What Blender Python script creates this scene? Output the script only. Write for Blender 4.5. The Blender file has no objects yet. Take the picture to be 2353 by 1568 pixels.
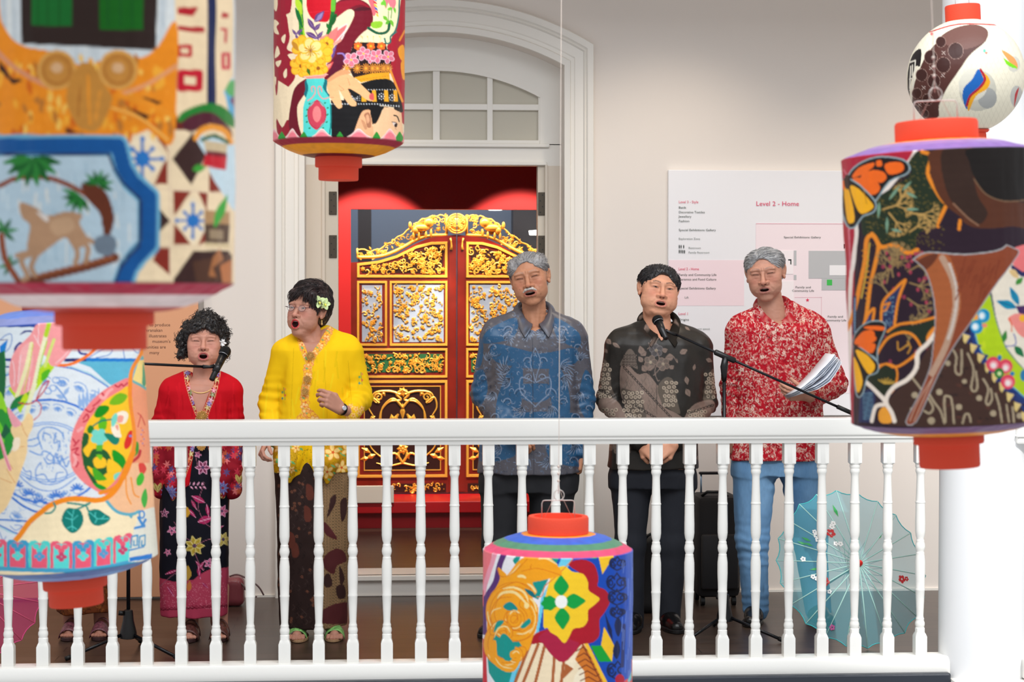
import bpy,bmesh,math,random
import numpy as np
from mathutils import Vector,Matrix
random.seed(7)
SC=bpy.context.scene
COL=SC.collection
PI=math.pi
FPX=4400.0
CAM=np.array([0.0,-7.97,1.535])
YAW,PITCH=math.radians(3.9),math.radians(1.13)
Fv=np.array([math.sin(YAW)*math.cos(PITCH),math.cos(YAW)*math.cos(PITCH),-math.sin(PITCH)])
Rv=np.array([math.cos(YAW),-math.sin(YAW),0.0])
Uv=np.cross(Rv,Fv)
cd=bpy.data.cameras.new('camera')
cam=bpy.data.objects.new('camera',cd);COL.objects.link(cam)
cam.matrix_world=Matrix(((Rv[0],Uv[0],-Fv[0],CAM[0]),(Rv[1],Uv[1],-Fv[1],CAM[1]),(Rv[2],Uv[2],-Fv[2],CAM[2]),(0,0,0,1)))
cd.sensor_width=36.0
cd.lens=36.0*FPX/2353.0
cd.clip_start,cd.clip_end=0.1,100
cd.dof.use_dof=True
cd.dof.focus_distance=8.75
cd.dof.aperture_fstop=4.8
SC.camera=cam
def pt(px,py,Y):
 """world point seen at photo pixel (px,py) on the vertical plane y=Y"""
 d=Fv*FPX+Rv*(px-1176.5)+Uv*(784.0-py)
 t=(Y-CAM[1])/d[1]
 return CAM+d*t
def ppm(px,py,Y):
 """photo pixels per metre at that point"""
 return FPX/float(np.dot(pt(px,py,Y)-CAM,Fv))
def project(P):
 d=P-CAM;z=d@Fv
 return 1176.5+FPX*(d@Rv)/z,784.0-FPX*(d@Uv)/z
SC.view_settings.view_transform='Standard'
SC.view_settings.look='None'
SC.view_settings.gamma=1.0
SC.view_settings.use_curve_mapping=False
SC.view_settings.exposure=0.27
w=bpy.data.worlds.new('world');SC.world=w;w.use_nodes=True
w.node_tree.nodes['Background'].inputs[0].default_value=(0.93,0.96,1.0,1)
w.node_tree.nodes['Background'].inputs[1].default_value=0.52
def aim(o,target):
 d=Vector(target)-o.location
 o.rotation_euler=d.to_track_quat('-Z','Y').to_euler()
def area(name,loc,target,sx,sy,power,color):
 l=bpy.data.lights.new(name,'AREA');l.shape='RECTANGLE';l.size,l.size_y=sx,sy
 l.energy=power;l.color=color
 o=bpy.data.objects.new(name,l);COL.objects.link(o);o.location=loc;aim(o,target)
 return o
def spot(name,loc,target,power,color,angle,blend=0.6,r=0.04):
 l=bpy.data.lights.new(name,'SPOT');l.energy=power;l.color=color
 l.spot_size=math.radians(angle);l.spot_blend=blend;l.shadow_soft_size=r
 o=bpy.data.objects.new(name,l);COL.objects.link(o);o.location=loc;aim(o,target)
 return o
area('skylight_daylight',(1.0,-4.6,6.6),(1.0,0.3,0.8),8,4,470,(0.95,0.975,1.0))
for i,x in enumerate((-2.1,-0.4,1.5,3.0)):
 spot('gallery_downlight',(x,1.05,3.45),(x,1.7,1.0),34,(1.0,0.84,0.66),95,0.8,0.06)
spot('door_spotlight',(0.02,3.15,3.0),(-0.12,4.6,1.02),260,(1.0,0.86,0.66),42,0.2,0.03)
spot('door_spotlight',(0.95,3.15,3.0),(0.85,4.6,1.02),260,(1.0,0.86,0.66),42,0.2,0.03)
area('added_crest_light',(0.42,4.40,2.30),(0.42,4.66,1.98),1.5,0.05,16,(1.0,0.86,0.66))  # strip lamp added out of sight behind the lintel to brighten the door crest
spot('skylight_sunbeam',(4.6,-5.2,5.6),(3.40,0.1,0.9),900,(1.0,0.985,0.96),25,0.5,0.05)
def srgb(c):
 c=np.asarray(c,dtype=np.float64)/255.0
 return np.where(c<=0.04045,c/12.92,((c+0.055)/1.055)**2.4)
_mats={}
def mat(name,rgb=(200,200,200),rough=0.5,metal=0.0,bump=None,var=None,spec=0.5,vc=None,coat=0.0,alpha=1.0,trans=0.0,sss=0.0,linear=None):
 """rgb is sRGB 0..255.  var=(scale, amount) noise in colour, bump=(scale, strength[, stretch vec]); vc = colour attribute"""
 if name in _mats:return _mats[name]
 m=bpy.data.materials.new(name);m.use_nodes=True
 nt=m.node_tree;b=nt.nodes['Principled BSDF']
 c=tuple(linear)if linear is not None else tuple(srgb(rgb))
 b.inputs['Base Color'].default_value=(*c,1)
 b.inputs['Roughness'].default_value=rough
 b.inputs['Metallic'].default_value=metal
 b.inputs['Specular IOR Level'].default_value=spec
 b.inputs['Coat Weight'].default_value=coat
 b.inputs['Alpha'].default_value=alpha
 b.inputs['Transmission Weight'].default_value=trans
 if sss:
  b.inputs['Subsurface Weight'].default_value=sss
  b.inputs['Subsurface Radius'].default_value=(0.012,0.005,0.003)
 src=None
 if vc:
  a=nt.nodes.new('ShaderNodeAttribute');a.attribute_name=vc
  src=a.outputs['Color']
  nt.links.new(src,b.inputs['Base Color'])
 if var:
  tc=nt.nodes.new('ShaderNodeTexCoord');n=nt.nodes.new('ShaderNodeTexNoise')
  n.inputs['Scale'].default_value=var[0];n.inputs['Detail'].default_value=4
  nt.links.new(tc.outputs['Object'],n.inputs['Vector'])
  hs=nt.nodes.new('ShaderNodeMapRange')
  hs.inputs[1].default_value=0.3;hs.inputs[2].default_value=0.7
  hs.inputs[3].default_value=1-var[1];hs.inputs[4].default_value=1+var[1]
  nt.links.new(n.outputs['Fac'],hs.inputs[0])
  mul=nt.nodes.new('ShaderNodeVectorMath');mul.operation='SCALE'
  if src:nt.links.new(src,mul.inputs[0])
  else:mul.inputs[0].default_value=c
  nt.links.new(hs.outputs[0],mul.inputs['Scale'])
  nt.links.new(mul.outputs[0],b.inputs['Base Color'])
 if bump:
  tc=nt.nodes.new('ShaderNodeTexCoord');n=nt.nodes.new('ShaderNodeTexNoise')
  mp=nt.nodes.new('ShaderNodeMapping')
  if len(bump)>2:mp.inputs['Scale'].default_value=bump[2]
  n.inputs['Scale'].default_value=bump[0];n.inputs['Detail'].default_value=3
  nt.links.new(tc.outputs['Object'],mp.inputs['Vector']);nt.links.new(mp.outputs[0],n.inputs['Vector'])
  bp=nt.nodes.new('ShaderNodeBump');bp.inputs['Strength'].default_value=bump[1];bp.inputs['Distance'].default_value=0.01
  nt.links.new(n.outputs['Fac'],bp.inputs['Height']);nt.links.new(bp.outputs[0],b.inputs['Normal'])
 _mats[name]=m
 return m
def thing(name,label,cat,loc=(0,0,0),rz=0.0,group=None,kind=None):
 o=bpy.data.objects.new(name,None);COL.objects.link(o)
 o.empty_display_size=0.1
 o.location=loc;o.rotation_euler=(0,0,rz)
 o['label']=label;o['category']=cat
 if group:o['group']=group
 if kind:o['kind']=kind
 return o
def tag(o,label,cat,group=None,kind=None):
 o['label']=label;o['category']=cat
 if group:o['group']=group
 if kind:o['kind']=kind
 return o
def struct(o,label=None,cat=None):
 o['kind']='structure'
 if label:o['label']=label
 if cat:o['category']=cat
 return o
def mesh_np(name,V,F,m=None,parent=None,smooth=True,col=None,matrix=None,label=None):
 """V (n,3), F (k,4) or (k,3) arrays or list of tuples; col (n,3) linear"""
 me=bpy.data.meshes.new(name)
 V=np.asarray(V,dtype=np.float32)
 if isinstance(F,np.ndarray):
  k,q=F.shape
  me.vertices.add(len(V));me.vertices.foreach_set('co',V.ravel())
  me.loops.add(k*q);me.loops.foreach_set('vertex_index',F.astype(np.int32).ravel())
  me.polygons.add(k);me.polygons.foreach_set('loop_start',np.arange(0,k*q,q,dtype=np.int32))
  me.polygons.foreach_set('loop_total',np.full(k,q,dtype=np.int32))
  me.update(calc_edges=True)
 else:
  me.from_pydata([tuple(v)for v in V.tolist()],[],F);me.update()
 me.validate()
 me.polygons.foreach_set('use_smooth',np.full(len(me.polygons),bool(smooth)))
 if col is not None:
  a=me.color_attributes.new('Col','FLOAT_COLOR','POINT')
  c4=np.ones((len(V),4),dtype=np.float32);c4[:,:3]=col
  a.data.foreach_set('color',c4.ravel())
 if m:me.materials.append(m)
 o=bpy.data.objects.new(name,me);COL.objects.link(o)
 if parent:o.parent=parent
 if label:o['label']=label
 return o
class MB:
 """collects shapes into ONE mesh object"""
 def __init__(s):s.V=[];s.F=[];s.n=0
 def add(s,V,F):
  s.V.append(np.asarray(V,dtype=np.float64));n=s.n
  s.F.extend([tuple(int(i)+n for i in f)for f in F]);s.n+=len(V)
 def box(s,a,b,bev=0.0):
  a=np.minimum(a,b)*1.0,np.maximum(a,b)*1.0
  lo,hi=a
  if bev<=0:
   V=[(x,y,z)for x in(lo[0],hi[0])for y in(lo[1],hi[1])for z in(lo[2],hi[2])]
   F=[(0,1,3,2),(4,6,7,5),(0,4,5,1),(2,3,7,6),(0,2,6,4),(1,5,7,3)]
   s.add(V,F);return s
  bev=min(bev,0.49*float(np.min(hi-lo)))
  bm=bmesh.new();bmesh.ops.create_cube(bm,size=1)
  for v in bm.verts:
   v.co=Vector([(lo[i]+hi[i])/2+v.co[i]*(hi[i]-lo[i])for i in range(3)])
  bmesh.ops.bevel(bm,geom=bm.edges[:],offset=bev,segments=2,affect='EDGES',profile=0.5)
  bm.verts.index_update()
  s.add([tuple(v.co)for v in bm.verts],[[v.index for v in f.verts]for f in bm.faces]);bm.free()
  return s
 def ring_loft(s,rings,close=True,cap=True):
  """rings: list of (k,3) arrays"""
  k=len(rings[0]);V=np.concatenate(rings);F=[]
  kk=k if close else k-1
  for i in range(len(rings)-1):
   for j in range(kk):
    a,b=i*k+j,i*k+(j+1)%k
    F.append((a,b,b+k,a+k))
  if cap and close:
   F.append(tuple(range(k))[::-1]);F.append(tuple((len(rings)-1)*k+j for j in range(k)))
  s.add(V,F);return s
 def tube(s,pts,r,n=10,cap=True):
  pts=np.asarray(pts,dtype=float);m=len(pts)
  r=np.full(m,r)if np.isscalar(r)else np.asarray(r,dtype=float)
  T=np.gradient(pts,axis=0);T/=np.linalg.norm(T,axis=1)[:,None]+1e-12
  up=np.array([0,0,1.0])if abs(T[0][2])<0.9 else np.array([1.0,0,0])
  rings=[]
  a=np.linspace(0,2*PI,n,endpoint=False)
  N=np.cross(T[0],up);N/=np.linalg.norm(N)
  for i in range(m):
   N=N-T[i]*np.dot(N,T[i]);N/=np.linalg.norm(N)+1e-12
   B=np.cross(T[i],N)
   rings.append(pts[i]+r[i]*(np.cos(a)[:,None]*N+np.sin(a)[:,None]*B))
  return s.ring_loft(rings,True,cap)
 def lathe(s,prof,c=(0,0,0),n=24,cap=True,sx=1.0,sy=1.0):
  """prof list of (r,z)"""
  a=np.linspace(0,2*PI,n,endpoint=False)
  rings=[np.stack([c[0]+sx*r*np.cos(a),c[1]+sy*r*np.sin(a),np.full(n,c[2]+z)],1)for r,z in prof]
  return s.ring_loft(rings,True,cap)
 def prism(s,poly,y0,y1):
  """poly list of (x,z) extruded in y"""
  n=len(poly)
  V=[(x,y0,z)for x,z in poly]+[(x,y1,z)for x,z in poly]
  F=[tuple(range(n)),tuple(range(2*n-1,n-1,-1))]+[(i,i+n,(i+1)%n+n,(i+1)%n)for i in range(n)]
  s.add(V,F);return s
 def build(s,name,m,parent=None,smooth=False,label=None,auto=None):
  V=np.concatenate(s.V)
  o=mesh_np(name,V,s.F,m,parent,smooth,label=label)
  bm=bmesh.new();bm.from_mesh(o.data);bmesh.ops.recalc_face_normals(bm,faces=bm.faces[:])
  if auto is not None:
   for f in bm.faces:f.smooth=True
   for e in bm.edges:
    if len(e.link_faces)==2 and e.calc_face_angle(0)>math.radians(auto):e.smooth=False
  bm.to_mesh(o.data);bm.free()
  return o
def dup(root,loc=None,label=None,rz=None):
 r=root.copy();COL.objects.link(r)
 if loc is not None:r.location=loc
 if rz is not None:r.rotation_euler=(0,0,rz)
 if label:r['label']=label
 for ch in list(root.children):
  c=ch.copy();COL.objects.link(c);c.parent=r
  for g in list(ch.children):
   d=g.copy();COL.objects.link(d);d.parent=c
 return r
def vnoise(P,scale,seed=0):
 Q=np.asarray(P,dtype=np.float32)*scale
 I=np.floor(Q).astype(np.int64);f=Q-I;f=f*f*(3-2*f)
 def h(x,y,z):
  n=(x*374761393+y*668265263+z*2147483647+seed*974634777)&0xffffffff
  n=((n^(n>>13))*1274126177)&0xffffffff
  n=n^(n>>16)
  return(n&0xffff).astype(np.float32)/65535.0
 r=0
 for dx in(0,1):
  for dy in(0,1):
   for dz in(0,1):
    wgt=(f[:,0]if dx else 1-f[:,0])*(f[:,1]if dy else 1-f[:,1])*(f[:,2]if dz else 1-f[:,2])
    r=r+wgt*h(I[:,0]+dx,I[:,1]+dy,I[:,2]+dz)
 return r*2-1
def fbm(P,scale,oct=3,seed=0):
 r=0;a=1.0
 for o in range(oct):
  r=r+a*vnoise(P,scale*2**o,seed+o*17);a*=0.5
 return r/1.75
def rotm(rx=0,ry=0,rz=0):
 return np.array(Matrix.Rotation(math.radians(rz),3,'Z')@Matrix.Rotation(math.radians(ry),3,'Y')@Matrix.Rotation(math.radians(rx),3,'X'))
class E:
 def __init__(s,c,r,rot=None):
  s.c=np.array(c,dtype=np.float32);s.r=np.array(r if hasattr(r,'__len__')else(r,r,r),dtype=np.float32)
  s.R=None if rot is None else np.asarray(rot,dtype=np.float32);s.bc=s.c;s.br=float(s.r.max())
 def __call__(s,P):
  p=P-s.c
  if s.R is not None:p=p@s.R
  q=p/s.r
  k0=np.sqrt((q*q).sum(1));q=q/s.r
  k1=np.sqrt((q*q).sum(1))+1e-9
  return k0*(k0-1)/k1
class RC:
 def __init__(s,a,b,ra,rb=None):
  s.a=np.array(a,dtype=np.float32);s.b=np.array(b,dtype=np.float32);s.ra=ra;s.rb=ra if rb is None else rb
  s.bc=(s.a+s.b)/2;s.br=float(np.linalg.norm(s.b-s.a))/2+max(s.ra,s.rb)
 def __call__(s,P):
  pa=P-s.a;ba=s.b-s.a
  h=np.clip((pa@ba)/(ba@ba+1e-12),0,1)
  q=pa-h[:,None]*ba
  return np.sqrt((q*q).sum(1))-(s.ra+(s.rb-s.ra)*h)
class BX:
 def __init__(s,c,h,rad=0.004,rot=None):
  s.c=np.array(c,dtype=np.float32);s.h=np.array(h,dtype=np.float32);s.rad=rad
  s.R=None if rot is None else np.asarray(rot,dtype=np.float32);s.bc=s.c;s.br=float(np.linalg.norm(s.h))
 def __call__(s,P):
  p=P-s.c
  if s.R is not None:p=p@s.R
  q=np.abs(p)-(s.h-s.rad)
  return np.sqrt((np.maximum(q,0)**2).sum(1))+np.minimum(q.max(1),0)-s.rad
class TB:
 """stack of super-ellipse sections (z, cx, cy, rx, ry)"""
 def __init__(s,secs,n=2.2,cap=0.0):
  a=np.array(sorted(secs),dtype=np.float32);s.z=a[:,0];s.a=a;s.n=n;s.cap=cap
  s.bc=np.array([a[:,1].mean(),a[:,2].mean(),(s.z[0]+s.z[-1])/2]);s.br=float(math.hypot((s.z[-1]-s.z[0])/2,(a[:,3]+abs(a[:,1]-s.bc[0])).max()))
 def __call__(s,P):
  z=P[:,2]
  cx,cy,rx,ry=[np.interp(z,s.z,s.a[:,i])for i in(1,2,3,4)]
  qx=np.abs(P[:,0]-cx)/rx;qy=np.abs(P[:,1]-cy)/ry
  k=(qx**s.n+qy**s.n)**(1/s.n)
  d=(k-1)*np.minimum(rx,ry)*0.95
  dz=np.maximum(z-s.z[-1],s.z[0]-z)
  return np.maximum(d,dz)if s.cap==0 else smax(smax(d,z-s.z[-1],s.cap),s.z[0]-z,.006)
def smin(a,b,k):
 if k<=0:return np.minimum(a,b)
 h=np.maximum(k-np.abs(a-b),0)/k
 return np.minimum(a,b)-h*h*k*0.25
def smax(a,b,k):return-smin(-a,-b,k)
class Model:
 def __init__(s):s.ops=[];s.R=None;s.t=None;s.disp=None;s.margin=0.045
 def frame(s,R=None,t=None):s.R=None if R is None else np.asarray(R,dtype=np.float32);s.t=None if t is None else np.asarray(t,dtype=np.float32);return s
 def u(s,p,k=0.01):s.ops.append(('u',p,k,s.R,s.t));return s
 def s_(s,p,k=0.005):s.ops.append(('s',p,k,s.R,s.t));return s
 def mir(s,op,fn,k):
  for sg in(-1,1):(s.u if op=='u' else s.s_)(fn(sg),k)
  return s
 def __call__(s,P):
  P=P.astype(np.float32)
  d=np.full(len(P),0.5,dtype=np.float32)
  cache={}
  for op,p,k,R,t in s.ops:
   key=(id(R),id(t))
   if key not in cache:cache[key]=P if R is None else(P-t)@R
   Q=cache[key]
   m=((Q-p.bc)**2).sum(1)<(p.br+s.margin+k)**2
   if not m.any():continue
   dd=p(Q[m])
   d[m]=smin(d[m],dd,k)if op=='u' else smax(d[m],-dd,k)
  if s.disp is not None:
   m=np.abs(d)<0.06
   d[m]+=s.disp(P[m])
  return d
 def bounds(s):
  lo=np.full(3,1e9);hi=-lo
  for op,p,k,R,t in s.ops:
   if op!='u':continue
   c=p.bc if R is None else R@p.bc+t
   lo=np.minimum(lo,c-p.br);hi=np.maximum(hi,c+p.br)
  return lo-0.02,hi+0.02
 def mesh(s,h,bs=8):
  lo,hi=s.bounds()
  B=bs*h;nb=np.ceil((hi-lo)/B).astype(int)
  g=np.stack(np.meshgrid(*[np.arange(n)for n in nb],indexing='ij'),-1).reshape(-1,3)
  C=lo+(g+0.5)*B
  dc=np.concatenate([s(c)for c in np.array_split(C,max(1,len(C)//200000))])
  g=g[np.abs(dc)<B*1.25+0.004]
  o=np.stack(np.meshgrid(*[np.arange(bs+1)]*3,indexing='ij'),-1).reshape(-1,3)
  vals=np.empty((len(g),(bs+1)**3),dtype=np.float32)
  step=400
  for i in range(0,len(g),step):
   P=(lo+(g[i:i+step,None,:]*bs+o[None])*h).reshape(-1,3)
   vals[i:i+step]=s(P).reshape(-1,(bs+1)**3)
  A=vals.reshape(-1,bs+1,bs+1,bs+1)
  cor=[(a,b,c)for a in(0,1)for b in(0,1)for c in(0,1)]
  cv=np.stack([A[:,a:a+bs,b:b+bs,c:c+bs]for a,b,c in cor],-1)
  neg=(cv<0).sum(-1);act=(neg>0)&(neg<8)
  bi,i,j,k=np.nonzero(act)
  v8=cv[bi,i,j,k]
  I=g[bi]*bs+np.stack([i,j,k],1)
  acc=np.zeros((len(I),3));cnt=np.zeros(len(I))
  cor=np.array(cor)
  for p in range(8):
   for q in range(p+1,8):
    if np.abs(cor[p]-cor[q]).sum()!=1:continue
    a,b=v8[:,p],v8[:,q];m=(a<0)!=(b<0)
    t=np.where(m,a/(a-b+1e-20),0)
    acc[m]+=(cor[p]+t[:,None]*(cor[q]-cor[p]))[m];cnt[m]+=1
  V=lo+(I+acc/np.maximum(cnt,1)[:,None])*h
  D=(nb*bs+4).astype(np.int64)
  key=((I[:,0]+1)*D[1]+(I[:,1]+1))*D[2]+(I[:,2]+1)
  order=np.argsort(key);ks=key[order]
  stride=[D[1]*D[2],D[2],1];idx=[4,2,1]
  F=[]
  for ax in range(3):
   a,b=v8[:,0],v8[:,idx[ax]]
   m=np.nonzero((a<0)!=(b<0))[0]
   s1,s2=stride[(ax+1)%3],stride[(ax+2)%3]
   kk=key[m];q=[];ok=np.ones(len(m),bool)
   for off in(0,s1,s1+s2,s2):
    pos=np.searchsorted(ks,kk-off);pos=np.minimum(pos,len(ks)-1)
    ok&=ks[pos]==kk-off;q.append(order[pos])
   q=np.stack(q,1);fl=a[m]>0
   q[fl]=q[fl][:,::-1]
   F.append(q[ok])
  F=np.concatenate(F)
  return V.astype(np.float32),F[:,::-1].copy()if False else F
def lapsmooth(V,F,it=2,lam=0.5):
 n=len(V);e=np.concatenate([F[:,[0,1]],F[:,[1,2]],F[:,[2,3]],F[:,[3,0]]])
 V=V.astype(np.float64)
 deg=np.bincount(e[:,0],minlength=n)+np.bincount(e[:,1],minlength=n)
 for _ in range(it):
  S=np.stack([np.bincount(e[:,0],V[e[:,1],c],n)+np.bincount(e[:,1],V[e[:,0],c],n)for c in range(3)],1)
  V=V+lam*(S/np.maximum(deg,1)[:,None]-V)
 return V
def join_np(parts):
 """list of (V,F quads,col) -> one"""
 n=0;VV=[];FF=[];CC=[]
 for V,F,C in parts:
  VV.append(V);FF.append(F+n);CC.append(C);n+=len(V)
 return np.concatenate(VV),np.concatenate(FF),np.concatenate(CC)
class Canvas:
 """x0..x1,y0..y1 in photo pixels; res samples per px"""
 def __init__(s,x0,y0,x1,y1,res,bg):
  s.x0,s.y0,s.x1,s.y1,s.res=x0,y0,x1,y1,res
  s.w,s.h=int((x1-x0)*res),int((y1-y0)*res)
  s.a=np.empty((s.h,s.w,3),dtype=np.float32);s.a[:]=srgb(bg)
  s.T=(1.0,0.0,0.0)
 def crop(s,ox,oy,scale):s.T=(1.0/scale,ox,oy);return s
 def X(s,pts):
  p=np.asarray(pts,dtype=float)*s.T[0]+np.array([s.T[1],s.T[2]])
  return(p-np.array([s.x0,s.y0]))*s.res
 def _win(s,p,m=2):
  a=np.floor(p.min(0)-m).astype(int);b=np.ceil(p.max(0)+m).astype(int)
  a=np.maximum(a,0);b=np.minimum(b,[s.w,s.h])
  if(b<=a).any():return None
  yy,xx=np.mgrid[a[1]:b[1],a[0]:b[0]]
  return a,b,xx+0.5,yy+0.5
 def _put(s,a,b,cov,col,clip=None):
  sub=s.a[a[1]:b[1],a[0]:b[0]]
  if clip is not None:cov=cov*clip[a[1]:b[1],a[0]:b[0]]
  sub+=(np.asarray(srgb(col),dtype=np.float32)-sub)*cov[...,None].astype(np.float32)
 def cov_poly(s,p):
  wv=s._win(p)
  if wv is None:return None
  a,b,xx,yy=wv
  ins=np.zeros(xx.shape,bool);n=len(p)
  dmin=np.full(xx.shape,1e9)
  for i in range(n):
   x1,y1=p[i];x2,y2=p[(i+1)%n]
   if y1!=y2:
    c=((y1>yy)!=(y2>yy))&(xx<(x2-x1)*(yy-y1)/(y2-y1)+x1)
    ins^=c
   dx,dy=x2-x1,y2-y1;L=dx*dx+dy*dy+1e-9
   t=np.clip(((xx-x1)*dx+(yy-y1)*dy)/L,0,1)
   dmin=np.minimum(dmin,(xx-x1-t*dx)**2+(yy-y1-t*dy)**2)
  d=np.sqrt(dmin)*np.where(ins,1,-1)
  return a,b,np.clip(d+0.5,0,1)
 def poly(s,pts,col,clip=None):
  r=s.cov_poly(s.X(pts))
  if r:s._put(*r,col,clip)
 def blob(s,pts,col,n=6,clip=None):
  s.poly(spline(pts,n,True),col,clip)
 def mask(s,pts,smooth=0):
  M=np.zeros((s.h,s.w),dtype=np.float32)
  r=s.cov_poly(s.X(spline(pts,smooth,True)if smooth else pts))
  if r:M[r[0][1]:r[1][1],r[0][0]:r[1][0]]=r[2]
  return M
 def line(s,pts,wd,col,n=0,taper=False,clip=None):
  if n:pts=spline(pts,n,False)
  p=s.X(pts);r=wd*s.T[0]*s.res/2
  wv=s._win(p,r+2)
  if wv is None:return
  a,b,xx,yy=wv
  best=np.full(xx.shape,-1e9);m=len(p)
  for i in range(m-1):
   x1,y1=p[i];dx,dy=p[i+1]-p[i];L=dx*dx+dy*dy+1e-9
   t=np.clip(((xx-x1)*dx+(yy-y1)*dy)/L,0,1)
   rr=r
   if taper:u=(i+t)/(m-1);rr=r*np.clip(1.15*np.sin(np.pi*np.clip(u*0.94+0.03,0,1))**0.7,0.12,1)
   best=np.maximum(best,rr-np.sqrt((xx-x1-t*dx)**2+(yy-y1-t*dy)**2))
  s._put(a,b,np.clip(best+0.5,0,1),col,clip)
 def ell(s,cx,cy,rx,ry,col,rot=0,clip=None):
  t=np.linspace(0,2*PI,28,endpoint=False);c,q=math.cos(math.radians(rot)),math.sin(math.radians(rot))
  x,y=rx*np.cos(t),ry*np.sin(t)
  s.poly(np.stack([cx+x*c-y*q,cy+x*q+y*c],1),col,clip)
 def ring(s,cx,cy,rx,ry,wd,col,a0=0,a1=360,rot=0,clip=None):
  t=np.radians(np.linspace(a0,a1,30));c,q=math.cos(math.radians(rot)),math.sin(math.radians(rot))
  x,y=rx*np.cos(t),ry*np.sin(t)
  s.line(np.stack([cx+x*c-y*q,cy+x*q+y*c],1),wd,col,clip=clip)
 def leaf(s,x0,y0,x1,y1,wd,col,vein=None,clip=None):
  a=np.array([x0,y0],float);b=np.array([x1,y1],float);d=b-a;nrm=np.array([-d[1],d[0]])/(np.linalg.norm(d)+1e-9)*wd/2
  s.poly(spline([a,a+d*.25+nrm*.8,a+d*.5+nrm,a+d*.8+nrm*.5,b,a+d*.8-nrm*.5,a+d*.5-nrm,a+d*.25-nrm*.8],3,True),col,clip)
  if vein is not None:s.line([a,a+d*.85],wd*.1,vein,clip=clip)
 def flower(s,cx,cy,r,n,col,cen=None,rot=0,wide=0.75,ccol=(250,210,60),edge=None,clip=None):
  for i in range(n):
   a=math.radians(rot)+2*PI*i/n;x,y=cx+r*.55*math.cos(a),cy+r*.55*math.sin(a)
   if edge is not None:s.ell(x,y,r*.5,r*wide*.5,edge,math.degrees(a),clip)
   s.ell(x,y,r*(.5 if edge is None else .4),r*wide*(.5 if edge is None else .38),col,math.degrees(a),clip)
  if cen:s.ell(cx,cy,cen,cen,ccol,clip=clip)
 def speckle(s,amt,seed=1,cell=3):
  rg=np.random.default_rng(seed);n=rg.normal(0,amt,(s.h//cell+2,s.w//cell+2)).astype(np.float32)
  n=np.kron(n,np.ones((cell,cell),dtype=np.float32))[:s.h,:s.w]
  s.a*=(1+n)[...,None]
 def sample(s,X,Y):
  u=np.clip((X-s.x0)*s.res-0.5,0,s.w-1.001);v=np.clip((Y-s.y0)*s.res-0.5,0,s.h-1.001)
  i,j=u.astype(int),v.astype(int);fu,fv=(u-i)[:,None],(v-j)[:,None]
  return(s.a[j,i]*(1-fu)+s.a[j,i+1]*fu)*(1-fv)+(s.a[j+1,i]*(1-fu)+s.a[j+1,i+1]*fu)*fv
def spline(pts,n,closed):
 p=np.asarray(pts,dtype=float);m=len(p)
 if n<=1 or m<3:return p
 out=[]
 rng=range(m)if closed else range(m-1)
 for i in rng:
  if closed:p0,p1,p2,p3=p[(i-1)%m],p[i],p[(i+1)%m],p[(i+2)%m]
  else:p0,p1,p2,p3=p[max(i-1,0)],p[i],p[i+1],p[min(i+2,m-1)]
  for t in np.arange(n)/n:
   out.append(0.5*((2*p1)+(-p0+p2)*t+(2*p0-5*p1+4*p2-p3)*t*t+(-p0+3*p1-3*p2+p3)*t**3))
 if not closed:out.append(p[-1])
 return np.array(out)
# ================================================================ ROOM
YW=2.07
def X(px,py,Y):return float(pt(px,py,Y)[0])
def Z(px,py,Y):return float(pt(px,py,Y)[2])
def xz(px,py,Y):p=pt(px,py,Y);return(float(p[0]),float(p[2]))
WALL=mat('wall_plaster',(232,224,216),0.75,var=(1.2,0.015),bump=(60,0.02))
TRIM=mat('white_gloss_trim',(238,234,226),0.35,var=(2.0,0.02))
JAMB=mat('white_jamb_shade_tint',(222,210,194),0.5)  # white frame paint with recess shade and warm light mixed into its colour
RAIL=mat('rail_white_paint',(236,234,228),0.26,coat=0.2,bump=(40,0.04))
SLATE=mat('slate_grey_gloss_paint',(44,49,58),0.32,bump=(30,0.06))
RED=mat('red_gallery_wall',(196,22,30),0.55)
REDP=mat('red_platform_paint',(176,18,26),0.35)
def floor_mat():
 m=bpy.data.materials.new('dark_timber_floor');m.use_nodes=True
 nt=m.node_tree;b=nt.nodes['Principled BSDF'];L=nt.links.new
 tc=nt.nodes.new('ShaderNodeTexCoord');br=nt.nodes.new('ShaderNodeTexBrick')
 br.inputs['Scale'].default_value=1.0;br.inputs['Brick Width'].default_value=1.4;br.inputs['Row Height'].default_value=0.11
 br.inputs['Mortar Size'].default_value=0.0025
 br.inputs['Color1'].default_value=(*srgb((84,66,56)),1);br.inputs['Color2'].default_value=(*srgb((70,55,47)),1)
 br.inputs['Mortar'].default_value=(*srgb((30,24,22)),1)
 L(tc.outputs['Object'],br.inputs['Vector'])
 mp=nt.nodes.new('ShaderNodeMapping');mp.inputs['Scale'].default_value=(2,40,1)
 n=nt.nodes.new('ShaderNodeTexNoise');n.inputs['Scale'].default_value=3
 L(tc.outputs['Object'],mp.inputs[0]);L(mp.outputs[0],n.inputs['Vector'])
 mx=nt.nodes.new('ShaderNodeMix');mx.data_type='RGBA';mx.blend_type='MULTIPLY';mx.inputs[0].default_value=0.45
 L(br.outputs['Color'],mx.inputs[6]);L(n.outputs['Color'],mx.inputs[7]);L(mx.outputs[2],b.inputs['Base Color'])
 b.inputs['Roughness'].default_value=0.33
 return m
FLOOR=floor_mat()
b=MB();b.box((-6,0.02,-0.12),(6,YW+0.01,0.0));struct(b.build('floor',FLOOR),'dark timber boards of the balcony walkway','floor')
b=MB();b.box((-3.1,YW+0.24,-0.12),(4.1,7.2,0.11));b.box((X(690,1300,YW),YW+0.02,-0.12),(X(1306,1300,YW),YW+0.25,0.105));struct(b.build('floor_gallery',FLOOR),'brown timber floor inside the doorway','floor')
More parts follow.
